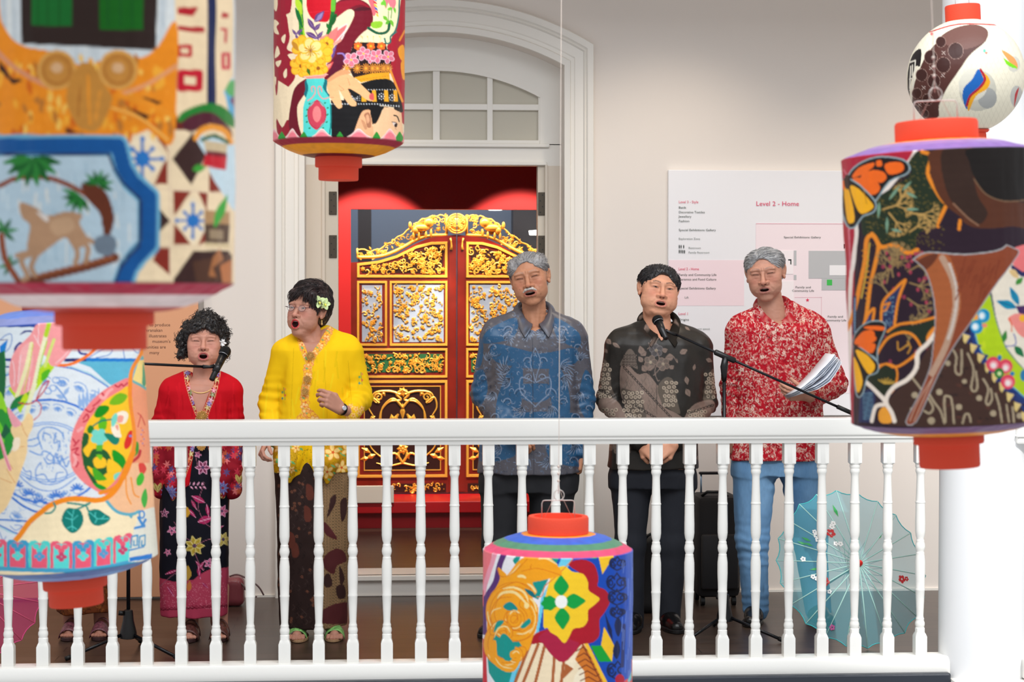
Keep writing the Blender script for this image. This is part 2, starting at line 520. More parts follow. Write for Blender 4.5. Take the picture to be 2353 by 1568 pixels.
b=MB();b.box((-6,0.0,3.62),(6,YW+0.3,3.8));struct(b.build('ceiling',WALL),'plain ceiling over the balcony walkway','ceiling')
AX,AY,AR=998.0,695.0,620.0
HXL,HXR=700.0,1296.0
def arc_pts(xl,xr,cx,cy,R,n=28):
 a0=math.acos(max(-1,min(1,(xl-cx)/R)));a1=math.acos(max(-1,min(1,(xr-cx)/R)))
 return[(cx+R*math.cos(a),cy-R*math.sin(a))for a in np.linspace(a0,a1,n)]
zf=0.0
arcp=[xz(x,y,YW)for x,y in arc_pts(HXL,HXR,AX,AY,AR)]
top=3.7
def prism_strip(lower,upper,y0,y1,name,m,parent=None,sm=None):
 """solid between two (x,z) polylines of equal length"""
 b=MB();n=len(lower)
 rings=[np.array([(lx,y0,lz),(ux,y0,uz),(ux,y1,uz),(lx,y1,lz)])for(lx,lz),(ux,uz)in zip(lower,upper)]
 b.ring_loft(rings,True,True)
 return b.build(name,m,parent)
xl,xr=arcp[0][0],arcp[-1][0]
b=MB()
b.box((-6,YW,-0.02),(xl,YW+0.28,top));b.box((xr,YW,-0.02),(6,YW+0.28,top))
rings=[np.array([(x,YW,z),(x,YW,top),(x,YW+0.28,top),(x,YW+0.28,z)])for x,z in arcp]
b.ring_loft(rings,True,True)
struct(b.build('wall_back',WALL),'pale plaster wall behind the singers with an arched doorway','wall')
b=MB();b.box((X(2176,100,YW)+0.75,0.25,-0.02),(6,YW,top));struct(b.build('wall_right',WALL),'pale wall closing the walkway at the far right','wall')
prof=[(0,0),(0,.030),(.028,.034),(.034,.020),(.050,.020),(.056,.026),(.098,.024),(.104,.036),(.112,.030),(.120,.044),(.148,.046),(.153,.036),(.153,0)]
pxm=ppm(998,400,YW)
rings=[]
for o,dep in prof:
 op=o*pxm;R=AR+op*75/67.0
 P=[(HXL-op,1372),(HXL-op,900)]+arc_pts(HXL-op,HXR+op,AX,AY,R,30)+[(HXR+op,900),(HXR+op,1366)]
 rings.append(np.array([(xz(x,y,YW)[0],YW-dep,xz(x,y,YW)[1]if y<1360 else 0.0)for x,y in P]))
b=MB();arr=np.array(rings).transpose(1,0,2)
b.ring_loft(list(arr),True,True)
struct(b.build('trim_1',TRIM,auto=25),'white moulded architrave round the arched doorway','door trim')
YF=2.22
def XF(px):return X(px,600,YF)
def ZF(py):return Z(1000,py,YF)
fr=thing('window_1','arched white fanlight with frosted panes over the doorway','window',(0,YF,0));fr['kind']='structure'
def loc(P):return[(x,z)for x,z in P]
outer=[xz(x,y,YF)for x,y in arc_pts(688,1308,AX,AY,AR+8,30)]
outer=[(XF(688),ZF(326))]+outer+[(XF(1308),ZF(326))]
inner=[xz(x,y,YF)for x,y in arc_pts(763,1241,1001,661,506,30)]
def strip_local(lower,upper,y0,y1,name,m,parent):
 b=MB()
 rings=[np.array([(lx,y0,lz),(ux,y0,uz),(ux,y1,uz),(lx,y1,lz)])for(lx,lz),(ux,uz)in zip(lower,upper)]
 b.ring_loft(rings,True,True);return b.build(name,m,parent)
o30=outer[1:-1];strip_local(inner,o30,0,0.05,'arch_board',TRIM,fr)
b=MB();i0,i1=inner[0],inner[-1]
b.prism([(XF(688),ZF(332)),(i0[0],ZF(332)),i0,o30[0],(XF(688),o30[0][1])],0,.05);b.prism([(i1[0],ZF(332)),(XF(1308),ZF(332)),(XF(1308),o30[-1][1]),o30[-1],i1],0,.05)
b.build('side_board',TRIM,fr)
b=MB()
for px,wpx in((763,8),(880,16),(1003,16),(1126,13),(1241,8)):
 ya=661-math.sqrt(506**2-(px-1001)**2)
 b.box((XF(px-wpx/2),0.004,ZF(328)),(XF(px+wpx/2),0.04,ZF(ya-3)),0.003)
b.box((XF(763),0.006,ZF(252)),(XF(1241),0.038,ZF(238)),0.003)
b.box((XF(763),0.002,ZF(330)),(XF(1241),0.045,ZF(321)),0.003)
arc1=[(x,z)for x,z in inner];arc2=[xz(x,y,YF)for x,y in arc_pts(763,1241,1001,661,498,30)]
rings=[np.array([(lx,-0.006,lz),(ux,-0.006,uz),(ux,0.03,uz),(lx,0.03,lz)])for(lx,lz),(ux,uz)in zip(arc2,arc1)]
b.ring_loft(rings,True,True)
b.build('glazing_bar',TRIM,fr)
PANE=mat('frosted_pane',(196,190,174),0.45,var=(1.5,0.03))
b=MB();n=len(inner)
poly=[(XF(763),ZF(328))]+inner+[(XF(1241),ZF(328))]
b.prism(poly[::-1],0.026,0.034);b.build('pane',PANE,fr)
dfm=thing('door_1','white timber door frame with hinges inside the arch','door frame',(0,YF,0));dfm['kind']='structure'
b=MB()
b.box((XF(680),0,ZF(380)),(XF(1315),0.06,ZF(330)))
b.box((XF(735),-0.02,ZF(338)),(XF(1262),0.0,ZF(330)),0.004);b.box((XF(745),-0.012,ZF(379)),(XF(1256),0.0,ZF(371)),0.003)
b.build('transom_beam',TRIM,dfm)
b=MB()
for a,c in((680,740),(1258,1315)):b.box((XF(a),0.0,0),(XF(c),0.06,ZF(380)))
for a,c in((740,747),(1252,1258)):b.box((XF(a),-0.012,0),(XF(c),0.06,ZF(378)),0.002)
b.build('jamb',JAMB,dfm)
b=MB()
b.box((XF(746),0.012,0),(XF(777),0.10,ZF(380)));b.box((XF(1236),0.012,0),(XF(1253),0.10,ZF(380)))
b.build('jamb_lining',mat('jamb_lining_shade_tint',(214,204,188),0.5),dfm)  # lining of the white frame, its shaded warm tone put into the colour
HM=mat('dark_bronze_hinge',(84,76,66),0.42,0.7);BK=mat('black_rubber',(14,14,15),0.5)
for a,c in((756,774),(1237,1252)):
 for y0,y1 in((441,494),(541,593)):
  b=MB();b.box((XF(a),0.004,ZF(y1)),(XF(c),0.0125,ZF(y0)),0.002)
  h=b.build('hinge',HM,dfm)
  b=MB()
  for k in range(4):
   zz=ZF(y0+(y1-y0)*(k+0.5)/4);xx=XF(a)+(XF(c)-XF(a))*(0.3 if k%2 else 0.65)
   b.lathe([(0.0,-0.001),(0.0035,-0.001),(0.0035,0.001)],(0,0,0),8)
   V=b.V[-1];V[:]=np.stack([V[:,0]+xx,-V[:,2]+0.0036,V[:,1]+zz],1)
  b.build('screw',BK,h)
b=MB();b.box((xl-0.02,YW-0.03,0.0),(xr+0.02,YF+0.1,0.112),0.006);b.box((xl,YW-0.05,0.085),(xr,YW,0.112),0.004)
struct(b.build('trim_2',TRIM),'white painted threshold step of the doorway','threshold')
b=MB();b.box((-6,YW-0.012,0),(X(634,1000,YW),YW,0.012));b.box((X(1364,1000,YW),YW-0.012,0),(6,YW,0.012))
struct(b.build('baseboard_back',TRIM),'thin white strip along the foot of the back wall','baseboard')
YRW=4.3
b=MB()
zo=Z(900,481,YRW);xo=X(806,600,YRW)
b.box((-3,YRW,0.0),(xo,YRW+0.05,3.2));b.box((xo,YRW,zo),(4,YRW+0.05,3.2));b.box((X(1262,600,YRW)+0.05,YRW,0),(4,YRW+0.05,3.2))
struct(b.build('wall_red',RED),'red gallery wall with a square opening round the carved doors','wall')
b=MB();b.box((-3,YF+0.13,3.2),(4,7.2,3.3));struct(b.build('ceiling_gallery',mat('dark_ceiling',(40,38,40),0.8)),'dark ceiling of the gallery room','ceiling')
DK=mat('dark_gallery_paint',(46,40,42),0.7)
b=MB();b.box((-3.1,YF+0.13,0),(-3,7.2,3.3));b.box((4,YF+0.13,0),(4.1,7.2,3.3));struct(b.build('wall_gallery',DK),'dark side walls of the gallery room','wall')
b=MB();b.box((-3,7.1,0),(4,7.2,3.3));struct(b.build('wall_gallery_far',mat('slate_blue_paint',(112,124,142),0.6)),'slate blue far wall seen above the carved doors','wall')
b=MB()
for px,wd in((838,0.10),(1210,0.22)):
 x=X(px,500,6.6);b.box((x-wd/2,6.5,0.1),(x+wd/2,6.7,3.2))
struct(b.build('trim_3',mat('dark_post',(58,56,60),0.6)),'dark posts standing in the far gallery room','post')
area('gallery_far_wash',(0.2,6.1,3.1),(0.2,7.1,1.8),3.0,0.4,34,(0.85,0.92,1.0))
LM=bpy.data.materials.new('lit_lamp');LM.use_nodes=True
nb=LM.node_tree.nodes['Principled BSDF'];nb.inputs['Emission Color'].default_value=(1,0.95,0.85,1);nb.inputs['Emission Strength'].default_value=6
for i,(px,py)in enumerate(((1138,483),(1232,540))):
 p=pt(px,py,6.3);b=MB();b.lathe([(0.001,0.0),(0.05,0.0),(0.055,0.03),(0.001,0.035)],tuple(p),20)
 tag(b.build('downlight',LM,smooth=True),('small round lamp above the carved doors, right of the top rosette','small round lamp at the far right behind the carved doors')[i],'light','gallery lamps')
b=MB();zt=Z(900,1137,4.55)
xr_=X(1262,600,YRW)+0.045
b.box((X(760,1140,4.1)-0.1,4.10,zt-0.075),(2.2,4.297,zt),0.006);b.box((X(760,1140,4.1)-0.1,4.16,0.11),(2.2,4.297,zt-0.07));b.box((xo+.005,4.29,.11),(xr_,5.2,zt))
tag(b.build('display_platform',REDP),'low red platform carrying the carved gilded doors','platform')
b=MB();pA=pt(815,1158,4.06);pB=pt(905,1118,4.06)
b.box((pA[0]-0.1,4.09,pA[2]),(pB[0],4.115,pB[2]+0.0),0.003)
tag(b.build('caption_plate',mat('white_card',(236,228,220),0.5)),'white caption plate standing on the edge of the red platform','plate')
b=MB();xe=X(2186,1540,-0.1)
b.box((-6,-0.10,-0.075),(xe,0.05,-0.02),0.008);b.box((-6,-0.075,-0.40),(xe,0.05,-0.06))
b.box((-6,-0.125,-0.125),(xe-0.02,0.0,-0.10),0.006);b.box((-6,-0.14,-0.20),(xe-0.02,0.0,-0.125),0.004)
struct(b.build('trim_4',SLATE),'dark slate painted moulding under the balustrade','slab edge')
CR=0.185;xc=X(2163,1200,0.0)+CR+0.002
b=MB();b.lathe([(CR*1.0,-0.42),(CR,-0.05),(CR,0.2),(CR*0.985,1.5),(CR*0.955,3.62)],(xc,0.02,0),64)
struct(b.build('column',mat('column_white_paint',(240,240,240),0.55),auto=40),'round white column at the right end of the balustrade','column')
b=MB();b.box((xe,-0.17,-0.5),(xc+0.30,0.2,-0.045),0.01)
struct(b.build('trim_5',TRIM),'white plinth under the round column','plinth')
# ================================================================ BALUSTRADE
def rz(py):return Z(1176,py,0.0)
bal=thing('balustrade','long white painted balustrade of turned balusters in front of the singers','balustrade')
zt,zb0=Z(1176,964.5,-0.05),Z(1176,1022,-0.03)
def rail(name,secs,x0,x1,y=0.0,parent=None):
 b=MB();k=len(secs)
 rings=[np.array([(x,y+yy,zz)for yy,zz in secs])for x in(x0,x1)]
 b.ring_loft(rings,True,True);return b.build(name,RAIL,parent,auto=30)
H=zt-zb0
sec=[(-.030,0),(-.034,H*.10),(-.034,H*.18),(-.044,H*.20),(-.044,H*.30),(-.052,H*.34),(-.055,H*.42),(-.055,H*.94),(-.045,H),(.045,H),(.055,H*.94),(.055,H*.42),(.052,H*.34),(.044,H*.3),(.044,H*.2),(.034,H*.18),(.030,0)]
sec=[(y,z+zb0)for y,z in sec]
xend=xc-CR*0.9
rail('top_rail',sec,-4.2,xend,0.0,bal)
zl0,zl1=-0.045,Z(1176,1522,-0.06)
h2=zl1-zl0
sec2=[(-.060,0),(-.066,h2*.3),(-.064,h2*.7),(-.052,h2*.97),(-.045,h2),(.045,h2),(.064,h2*.7),(.060,0)]
sec2=[(y,z+zl0)for y,z in sec2]
rail('bottom_rail',sec2,-4.2,xend,0.0,bal)
ZT,ZB=zb0+0.001,zl1-0.001
fy=lambda c:(c-64)/(1437-64)
U=1/2.8/552.0
def sq(hw,f,r=0.0):return f,hw*U,'q'
prof=[(64,38,1),(196,38,1),(203,35,.6),(208,33,0),(215,34.5,0),(224,34,0),(233,30,0),(240,32,0),(250,33,0),(260,31,0),(268,27,0),(285,25,0),(320,25.5,0),(380,27.5,0),(440,30,0),(447,31,0),(450,33,0),(456,33,0),(460,30.5,0),
(520,31.5,0),(580,33,0),(640,33,0),(670,29,0),(688,23,0),(694,24,0),(700,27,0),(708,26,0),(720,30,0),(738,33,0),(755,30,0),(768,25,0),(774,25,0),(780,28,0),(788,27.5,0),(796,29,0),(830,33,0),(900,33.5,0),(960,31,0),(1008,29.5,0),(1013,31.5,0),(1020,32,0),(1025,30,0),
(1090,27,0),(1150,24.5,0),(1185,23,0),(1196,24,0),(1204,27.5,0),(1214,26.5,0),(1219,27,0),(1228,31,0),(1242,32,0),(1254,29,0),(1260,28,0),(1266,31,.3),(1290,31,.3),(1300,34,.7),(1318,38,1),(1437,38,1)]
NB=24
ang=np.linspace(0,2*PI,NB,endpoint=False)+PI/4
rings=[]
for c,hw,q in prof:
 z=ZT+(ZB-ZT)*fy(c)
 cx,sy=np.cos(ang),np.sin(ang)
 m=np.maximum(np.abs(cx),np.abs(sy))
 rr=(1-q)*1.0+q/m
 rings.append(np.stack([hw*U*rr*cx,hw*U*rr*sy,np.full(NB,z)],1))
bb=MB();bb.ring_loft(rings,True,True)
xs=[X(p,1250,0.0)for p in(337.5,414.5,492,571,650.5,729,807.5,886,963.5,1041)]
sp=(X(2114.5,1250,0)-xs[0])/23.0
first=bb.build('baluster',RAIL,bal,auto=28)
first.location=(xs[0],0,0)
for k in range(-8,24):
 if k==0:continue
 o=first.copy();COL.objects.link(o);o.location=(xs[0]+sp*k,0,0)
b=MB();x0=X(2327,1000,-0.1)
b.box((x0,-0.16,zb0),(x0+0.8,-0.05,zt),0.008);b.box((x0-0.004,-0.168,zb0+0.03),(x0+0.8,-0.05,zb0+0.04),0.003)
r2=b.build('railing_return',RAIL)
b2=MB();b2.box((X(2345,1545,-0.1),-0.16,-0.04),(x0+0.8,-0.03,zl1),0.005);b2.build('bottom_rail',RAIL,r2)
b2=MB();
for k in range(3):
 xx=x0+0.17+k*0.146;b2.box((xx,-0.13,zl1),(xx+0.045,-0.085,zb0),0.004)
b2.build('baluster',RAIL,r2)
tag(r2,'end of the white railing that starts right of the round column','railing')
# ================================================================ SIGN BOARDS
_fc={}
def text_mesh(s,size,sx=1.0):
 c=bpy.data.curves.new('t','FONT');c.body=s;c.size=size;c.resolution_u=2
 o=bpy.data.objects.new('t',c);COL.objects.link(o)
 me=bpy.data.meshes.new_from_object(o.evaluated_get(bpy.context.evaluated_depsgraph_get()))
 V=np.array([v.co[:]for v in me.vertices]).reshape(-1,3);F=[tuple(p.vertices)for p in me.polygons]
 bpy.data.objects.remove(o);bpy.data.curves.remove(c);bpy.data.meshes.remove(me)
 if len(V):V[:,0]*=sx
 return V,F
def put_text(mb,s,px,py,Y,hpx,wpx=None,center=False,y=None):
 """cap height hpx photo pixels, baseline py; stretched to width wpx"""
 k=ppm(px,py,Y);V,F=text_mesh(s,hpx/k/0.70)
 if not len(V):return
 wd=V[:,0].max()-V[:,0].min()
 if wpx:V[:,0]*=(wpx/k)/wd;wd=wpx/k
 x,z=xz(px,py,Y)
 if center:x-=wd/2
 mb.add(np.stack([V[:,0]+x,np.full(len(V),Y),V[:,1]+z],1),F)
YS=YW-0.035
sb=MB();a=xz(1535,957,YS);c=xz(2085,393,YS)
sb.box((a[0],YS,a[1]),(c[0],YW-.0015,c[1]),0.003)
sign=sb.build('floor_plan_sign',mat('white_sign_board',(240,240,243),0.4))
tag(sign,'large white wall board with museum floor plan and pink lettering, right of the doorway','sign')
def panel(px0,py0,px1,py1,Y,m,name,parent,t=0.0015):
 a,c=xz(px0,py1,Y),xz(px1,py0,Y);b=MB();b.box((a[0],Y-t,a[1]),(c[0],Y,c[1]));return b.build(name,m,parent)
PK=mat('sign_pink',(246,224,229),0.5);GR=mat('sign_grey',(190,192,194),0.5);WH=mat('sign_white',(244,243,245),0.5)
panel(1536,598,1710,703,YS,PK,'pink_field',sign,.001)
pm=panel(1736,514,2080,905,YS,mat('sign_pale_pink',(247,232,236),0.5),'plan_area',sign,.001)
Yp=YS-0.0012
for r in((1858,577,2060,640),(1888,640,2060,667),(1824,576,1830,610),(1824,632,1830,643)):panel(*r,Yp,GR,'plan_room',sign)
for r in((1737,576,1823,630),(1737,646,1824,700)):panel(*r,Yp-.0003,mat('sign_room_white',(250,242,244),0.5),'plan_room',sign)
panel(1906,610,2000,633,Yp-0.001,WH,'plan_room',sign)
gs=panel(1900,643,1912,656,Yp-0.001,mat('sign_green',(60,190,80),0.5),'stairs_symbol',sign)
b=MB()
for(x0,y0,x1,y1)in((1737,514,2080,515.2),(1736,514,1737.2,905),(1826,683,1888,684.2),(1887,683,1888.2,730)):
 a,c=xz(x0,y1,Yp),xz(x1,y0,Yp);b.box((a[0],Yp-0.0006,a[1]),(c[0],Yp,c[1]))
b.build('plan_outline',mat('sign_line_pink',(232,190,200),0.5),sign)
b=MB();s5=[]
cx,cz=xz(1855.5,690,Yp);
for i in range(10):
 r=0.011 if i%2==0 else 0.0045;a=PI/2+i*PI/5;s5.append((cx+r*math.cos(a),cz+r*math.sin(a)))
b.prism(s5,Yp-0.001,Yp);b.build('location_star',mat('sign_crimson',(222,40,84),0.5),sign)
b=MB();Yt=Yp-0.0025
for s,px,py,h,wd in(('Level 3 - Style',1559.5,467,6,45),('Level 2 - Home',1559,621,6,47),('Level 1',1559,724,6,21),('Level 2 - Home',1737,473,10.5,99)):b=MB();put_text(b,s,px,py,Yt,h,wd);b.build('pink_lettering',mat('sign_rose',(222,70,110),0.5),sign)
b=MB()
for s,px,py,h,wd in(('Batik',1559.5,479.5,5,17),('Decorative Textiles',1559.5,490,5,60),('Jewellery',1559.5,500,5,30),('Fashion',1559.5,510.5,5,24),('Special Exhibitions Gallery',1559.5,531,5,86),
('Family and Community Life',1559.5,634,5,87),('Ceramics and Food Culture',1559.5,644.5,5,87),('Special Exhibitions Gallery',1559.5,665,5,86),('Origins',1559,737,5,24),
('Special Exhibitions Gallery',1801,547.5,4.6,86)):b=MB();put_text(b,s,px,py,Yt,h,wd);b.build('dark_lettering',mat('sign_dark_green',(44,66,62),0.5),sign)
for s,px,py,wd in(('Family and',1845,662.5,35),('Community Life',1845,670.5,51),('Family and',1919,730,35),('Community Life',1919,738.5,51)):b=MB();put_text(b,s,px,py,Yt,4.6,wd,center=True);b.build('dark_lettering',mat('sign_dark_green',(44,66,62),0.5),sign)
b=MB()
for s,px,py,h,wd in(('Exploration Zone',1559.5,551,4.6,49),('Restroom',1582,572,4.4,28),('Family Restroom',1582,582.5,4.4,48),('Lift',1573,686,4.6,9),('Room (event space)',1577,758,4.4,54)):b=MB();put_text(b,s,px,py,Yt,h,wd);b.build('grey_lettering',mat('sign_grey_ink',(120,130,128),0.5),sign)
INK=mat('sign_ink',(24,40,38),0.5)
for px,py in((1561,567),(1565,567),(1571,567),(1561,578),(1565,578),(1569,578.5),(1573,578.5)):
 x,z=xz(px,py,Yt);k=1/ppm(px,py,Yt);b=MB()
 b.prism([(x+1.0*k*math.cos(t),z+3*k+1.0*k*math.sin(t))for t in np.linspace(0,2*PI,8,endpoint=False)],Yt,Yt+.0004)
 b.prism([(x-1.3*k,z+1.8*k),(x-.7*k,z-4*k),(x+.7*k,z-4*k),(x+1.3*k,z+1.8*k)],Yt,Yt+.0004);b.build('pictogram',INK,sign)
b=MB();x,z=xz(1819,608,Yt);k=1/ppm(1819,608,Yt);b.box((x-3*k,Yt,z),(x-k*0.5,Yt+.0004,z+12*k));b.box((x-8*k,Yt,z+9*k),(x-k*0.5,Yt+.0004,z+12*k))
b.build('pictogram',INK,sign);b=MB();x,z=xz(1939,571,Yt);b.box((x,Yt,z),(x+3*k,Yt+.0004,z+10*k));b.box((x,Yt,z+8*k),(x+10*k,Yt+.0004,z+10*k))
b.build('pictogram',INK,sign)
YL=YW-0.04
b=MB();a=xz(-160,1374,YL);c=xz(455,560,YL);b.box((a[0],YL,0.012),(c[0],YW-.0015,c[1]),0.002)
pn=b.build('text_panel',mat('peach_panel',(226,164,124),0.55,var=(1.0,0.02)))
tag(pn,'tall peach text panel on the wall behind the woman in red','sign')
b=MB();a=xz(455,1374,YL);c=xz(466,560,YL);b.box((a[0],YL+0.005,0.012),(c[0],YW-.0015,c[1]));b.build('edge_strip',mat('grey_edge',(150,142,134),0.5),pn)
b=MB()
for s,xr_,py in(('to produce',391,750),('Peranakan',373,762.5),('illustrates',382.5,775.5),('museum\'s',391.5,788),('communities are',381,801),('many',366,814)):
 k=ppm(390,py,YL);V,F=text_mesh(s,7.2/k/0.70,1.02);x,z=xz(xr_,py,YL-0.001)
 b=MB();b.add(np.stack([V[:,0]+x-V[:,0].max(),np.full(len(V),YL-0.001),V[:,1]+z],1),F);b.build('lettering',mat('brown_ink',(112,74,56),0.6),pn)
# ================================================================ LANTERN PAINTINGS (albedo only)
R_=np.random.default_rng(5)
RED1,MAR,MAR2,CRM=(196,22,42),(150,12,36),(96,10,30),(246,222,184)
def art1():
 c=Canvas(-70,-160,545,720,1.0,(214,220,222)).crop(0,0,2.178)
 for i in range(60):
  x=R_.uniform(0,900);c.line([(x,R_.uniform(-300,100)),(x+R_.uniform(-20,20),R_.uniform(100,320))],R_.uniform(5,14),[(198,206,210),(228,230,226)][i%2])
 c.poly([(100,-350),(800,-350),(778,250),(110,218)],(44,26,20))
 c.poly([(160,-350),(366,-350),(360,132),(158,128)],(4,104,34));c.poly([(492,-350),(720,-350),(716,152),(500,148)],(2,96,8))
 for x in(190,240,300,540,600,660):c.line([(x,-300),(x,130)],8,(0,84,20))
 T0=c.mask([(560,470),(1240,470),(1240,1430),(560,1430)])
 c.poly([(560,470),(1240,470),(1240,1430),(560,1430)],(248,222,182))
 brk,dk=(140,40,24),(60,32,28)
 for P,q in(([(740,590),(860,640),(800,660)],dk),([(870,580),(990,560),(960,650),(862,650)],(110,30,24)),([(960,660),(1030,780),(955,925),(860,795)],dk),([(840,770),(840,920),(770,925)],brk),([(800,640),(845,770),(790,700)],brk),
([(865,955),(955,958),(868,1080)],brk),([(985,960),(1040,962),(1035,1060)],brk),([(1048,860),(1110,960),(1050,958)],brk),([(790,1040),(850,1105),(795,1165)],dk),([(868,1120),(955,1225),(868,1225)],brk),
([(1030,1130),(1030,1210),(985,1230)],brk),([(850,1240),(850,1380),(765,1305),(790,1240)],brk),([(965,1255),(1150,1255),(1150,1430),(870,1430),(865,1400)],dk),([(960,1310),(1160,1270),(1160,1430),(980,1430)],(84,50,34))):c.poly(P,q)
 c.poly([(1060,1290),(1100,1240),(1120,1300),(1060,1340),(1080,1390),(1040,1380)],(176,110,64));c.poly([(1100,1330),(1160,1300),(1160,1430),(1110,1430)],(190,112,60))
 for x0,y0,x1,y1 in((850,640,850,1400),(640,935,1110,965),(760,1235,1000,1240)):c.line([(x0,y0),(x1,y1)],7,(236,208,176))
 for(cx,cy,R)in((712,795,95),(962,1105,78)):
  c.poly([(cx,cy-R*1.55),(cx+R*1.35,cy),(cx,cy+R*1.55),(cx-R*1.2,cy)],(250,230,196));
  c.ell(cx,cy,R*.38,R*.42,(24,112,190))
  for k in range(8):
   a=k*PI/4+PI/2;L=R*(1.05 if k%2==0 else .75);c.line([(cx,cy),(cx+L*math.cos(a),cy+L*math.sin(a))],R*.16,(40,120,196));c.ell(cx+L*math.cos(a),cy+L*math.sin(a),R*.12,R*.14,(40,120,196))
 c.blob([(1075,400),(1110,430),(1160,590),(1240,640),(1240,420),(1160,400)],(92,176,214));c.blob([(1120,430),(1170,400),(1240,420),(1240,500),(1150,480)],(86,176,96));c.blob([(1150,500),(1200,480),(1200,560)],(112,66,110))
 c.poly([(1050,860),(1170,1060),(1240,1060),(1240,800),(1150,700),(960,670),(1030,780)],(206,226,234));
 c.poly([(870,-350),(1165,-350),(1165,380),(1080,520),(885,590),(880,480)],(248,220,178))
 c.poly([(1034,-350),(1076,-350),(1076,520),(1034,520)],(22,32,78))
 for P in([(886,36),(990,36),(968,78),(888,72)],[(886,130),(1018,136),(1016,164),(886,152)],[(1110,60),(1140,66),(1136,92),(1100,86)]):c.poly(P,(186,12,34))
 def box_letter(x0,y0,x1,y1,t,col,legs=False):
  c.line([(x0,y0),(x1,y0),(x1,y1)]+([]if legs else[(x0,y1),(x0,y0)]),t,col)
 box_letter(892,232,952,276,18,(200,14,40));box_letter(902,366,996,440,34,(204,6,40));box_letter(900,-90,1000,-30,26,(190,12,36))
 box_letter(1104,146,1128,210,13,(206,40,60),True);box_letter(1118,270,1146,340,16,(210,40,66));c.poly([(1090,-100),(1160,-100),(1150,-60),(1090,-50)],(200,20,44))
 G0=[(0,30),(20,120),(100,200),(130,250),(400,330),(560,290),(700,290),(800,200),(880,100),(880,600),(850,700),(760,690),(640,680),(0,690)]
 c.blob([(-160,-350),(0,-350),(0,30),(40,160),(120,230),(260,260),(420,330),(560,280),(700,290),(790,230),(880,110),(882,480),(860,720),(780,640),(640,680),(300,676),(-160,690)],(246,144,20),5)
 for i in range(170):
  x,y=R_.uniform(-120,860),R_.uniform(250,660)
  if x>680 and y<300:continue
  L=R_.uniform(30,80);c.leaf(x,y,x+R_.uniform(-25,25),y+L,R_.uniform(18,36),[(255,176,50),(222,106,8),(250,150,30),(255,200,90),(196,120,40)][i%5])
 for P in([(0,300),(60,390),(120,400),(70,425),(0,350)],[(700,480),(810,510),(780,530)],[(630,535),(750,580),(730,600)],[(330,640),(400,665),(330,668)]):c.poly(P,(56,26,14))
 c.line([(-60,180),(20,290),(140,380),(260,440)],22,(226,150,110),6);c.line([(610,470),(740,420),(880,330)],20,(236,160,110),6)
 c.line([(600,480),(720,510),(870,580)],30,(248,150,30),6);c.line([(560,540),(700,600),(840,710)],34,(240,140,24),6);c.line([(560,540),(700,590),(840,700)],10,(255,190,90),6)
 for cx in(285,590):
  c.ell(cx,350,98,100,(206,140,58));c.ring(cx,350,66,68,14,(188,120,44));c.ring(cx,350,90,92,9,(236,176,90));c.ell(cx,340,30,26,(226,178,130))
 c.blob([(390,330),(460,320),(520,420),(560,500),(500,640),(440,655),(380,620),(330,480)],(204,138,54));c.line([(440,380),(450,620)],14,(240,150,40));c.line([(400,440),(390,580)],10,(176,108,36));c.line([(500,460),(480,600)],12,(232,150,50))
 fld=[(-180,770),(545,772),(600,900),(700,1000),(700,1205),(610,1290),(575,1430),(-180,1430)]
 c.poly(fld,(186,208,220))
 for i in range(80):
  x,y=R_.uniform(-150,660),R_.uniform(800,1300);c.line([(x,y),(x+R_.uniform(-8,8),y+R_.uniform(30,110))],R_.uniform(6,14),[(204,220,226),(170,196,210),(226,226,220)][i%3])
 pth=[(-180,728),(590,728),(618,840),(660,910),(745,985),(745,1225),(690,1280),(645,1340),(610,1440)]
 c.line(pth,110,(112,178,208));c.line(pth,72,(4,84,152));c.line([(x-(46 if x>560 else 0)+(0),y+(44 if x<620 and y<800 else 8))for x,y in pth],12,(34,50,92))
 pth2=[(-180,768),(548,770),(575,850),(625,930),(705,1005),(705,1205),(655,1255),(605,1320),(570,1440)]
 c.line(pth2,7,(30,44,90))
 def palm(x,y,r,a0,a1,n,s=1):
  for k in range(n):
   a=math.radians(a0+(a1-a0)*k/(n-1));c.leaf(x,y,x+r*math.cos(a),y+r*math.sin(a),r*.3,[(14,96,34),(40,130,50)][k%2])
 c.line([(0,930),(90,890),(230,890),(330,920),(430,975),(510,1050)],24,(140,66,34),6)
 c.blob([(410,920),(520,950),(570,1080),(548,1180),(520,1170),(500,1070),(440,1000)],(104,46,22))
 palm(160,790,150,10,170,8);palm(490,925,80,190,380,7);palm(400,980,92,60,200,6);palm(20,1160,75,200,400,5);palm(50,1330,60,120,330,5)
 c.line([(10,1180),(30,1300),(90,1400)],30,(146,70,34),5);c.line([(100,1420),(250,1380),(450,1330),(575,1290)],44,(116,56,30),5);c.line([(170,1385),(400,1330),(560,1290)],12,(166,92,52),5)
 br=(184,142,108)
 c.blob([(100,1015),(180,1040),(235,1080),(330,1060),(410,1075),(400,1120),(440,1200),(400,1240),(330,1190),(250,1240),(180,1290),(140,1240),(150,1130),(110,1090)],br)
 for P in([(170,1270),(110,1300),(140,1380),(118,1400)],[(200,1250),(160,1330),(175,1380)],[(350,1190),(390,1260),(378,1320)],[(420,1190),(490,1220),(540,1215)],[(400,1200),(440,1240),(430,1310)],[(160,1260),(90,1280)]):c.line(P,26,br,4)
 c.blob([(250,1110),(350,1090),(370,1150),(280,1180)],(200,160,124));c.blob([(180,1060),(240,1085),(230,1110)],(226,214,204))
 c.blob([(480,1190),(560,1180),(585,1230),(550,1280),(480,1260)],(112,126,140))
 c.blob([(885,610),(920,555),(1060,515),(1160,570),(1165,640),(1040,560),(930,600)],(24,128,40));c.blob([(910,640),(930,590),(1050,560),(1150,640),(1160,690),(1060,620),(960,660)],(84,22,40))
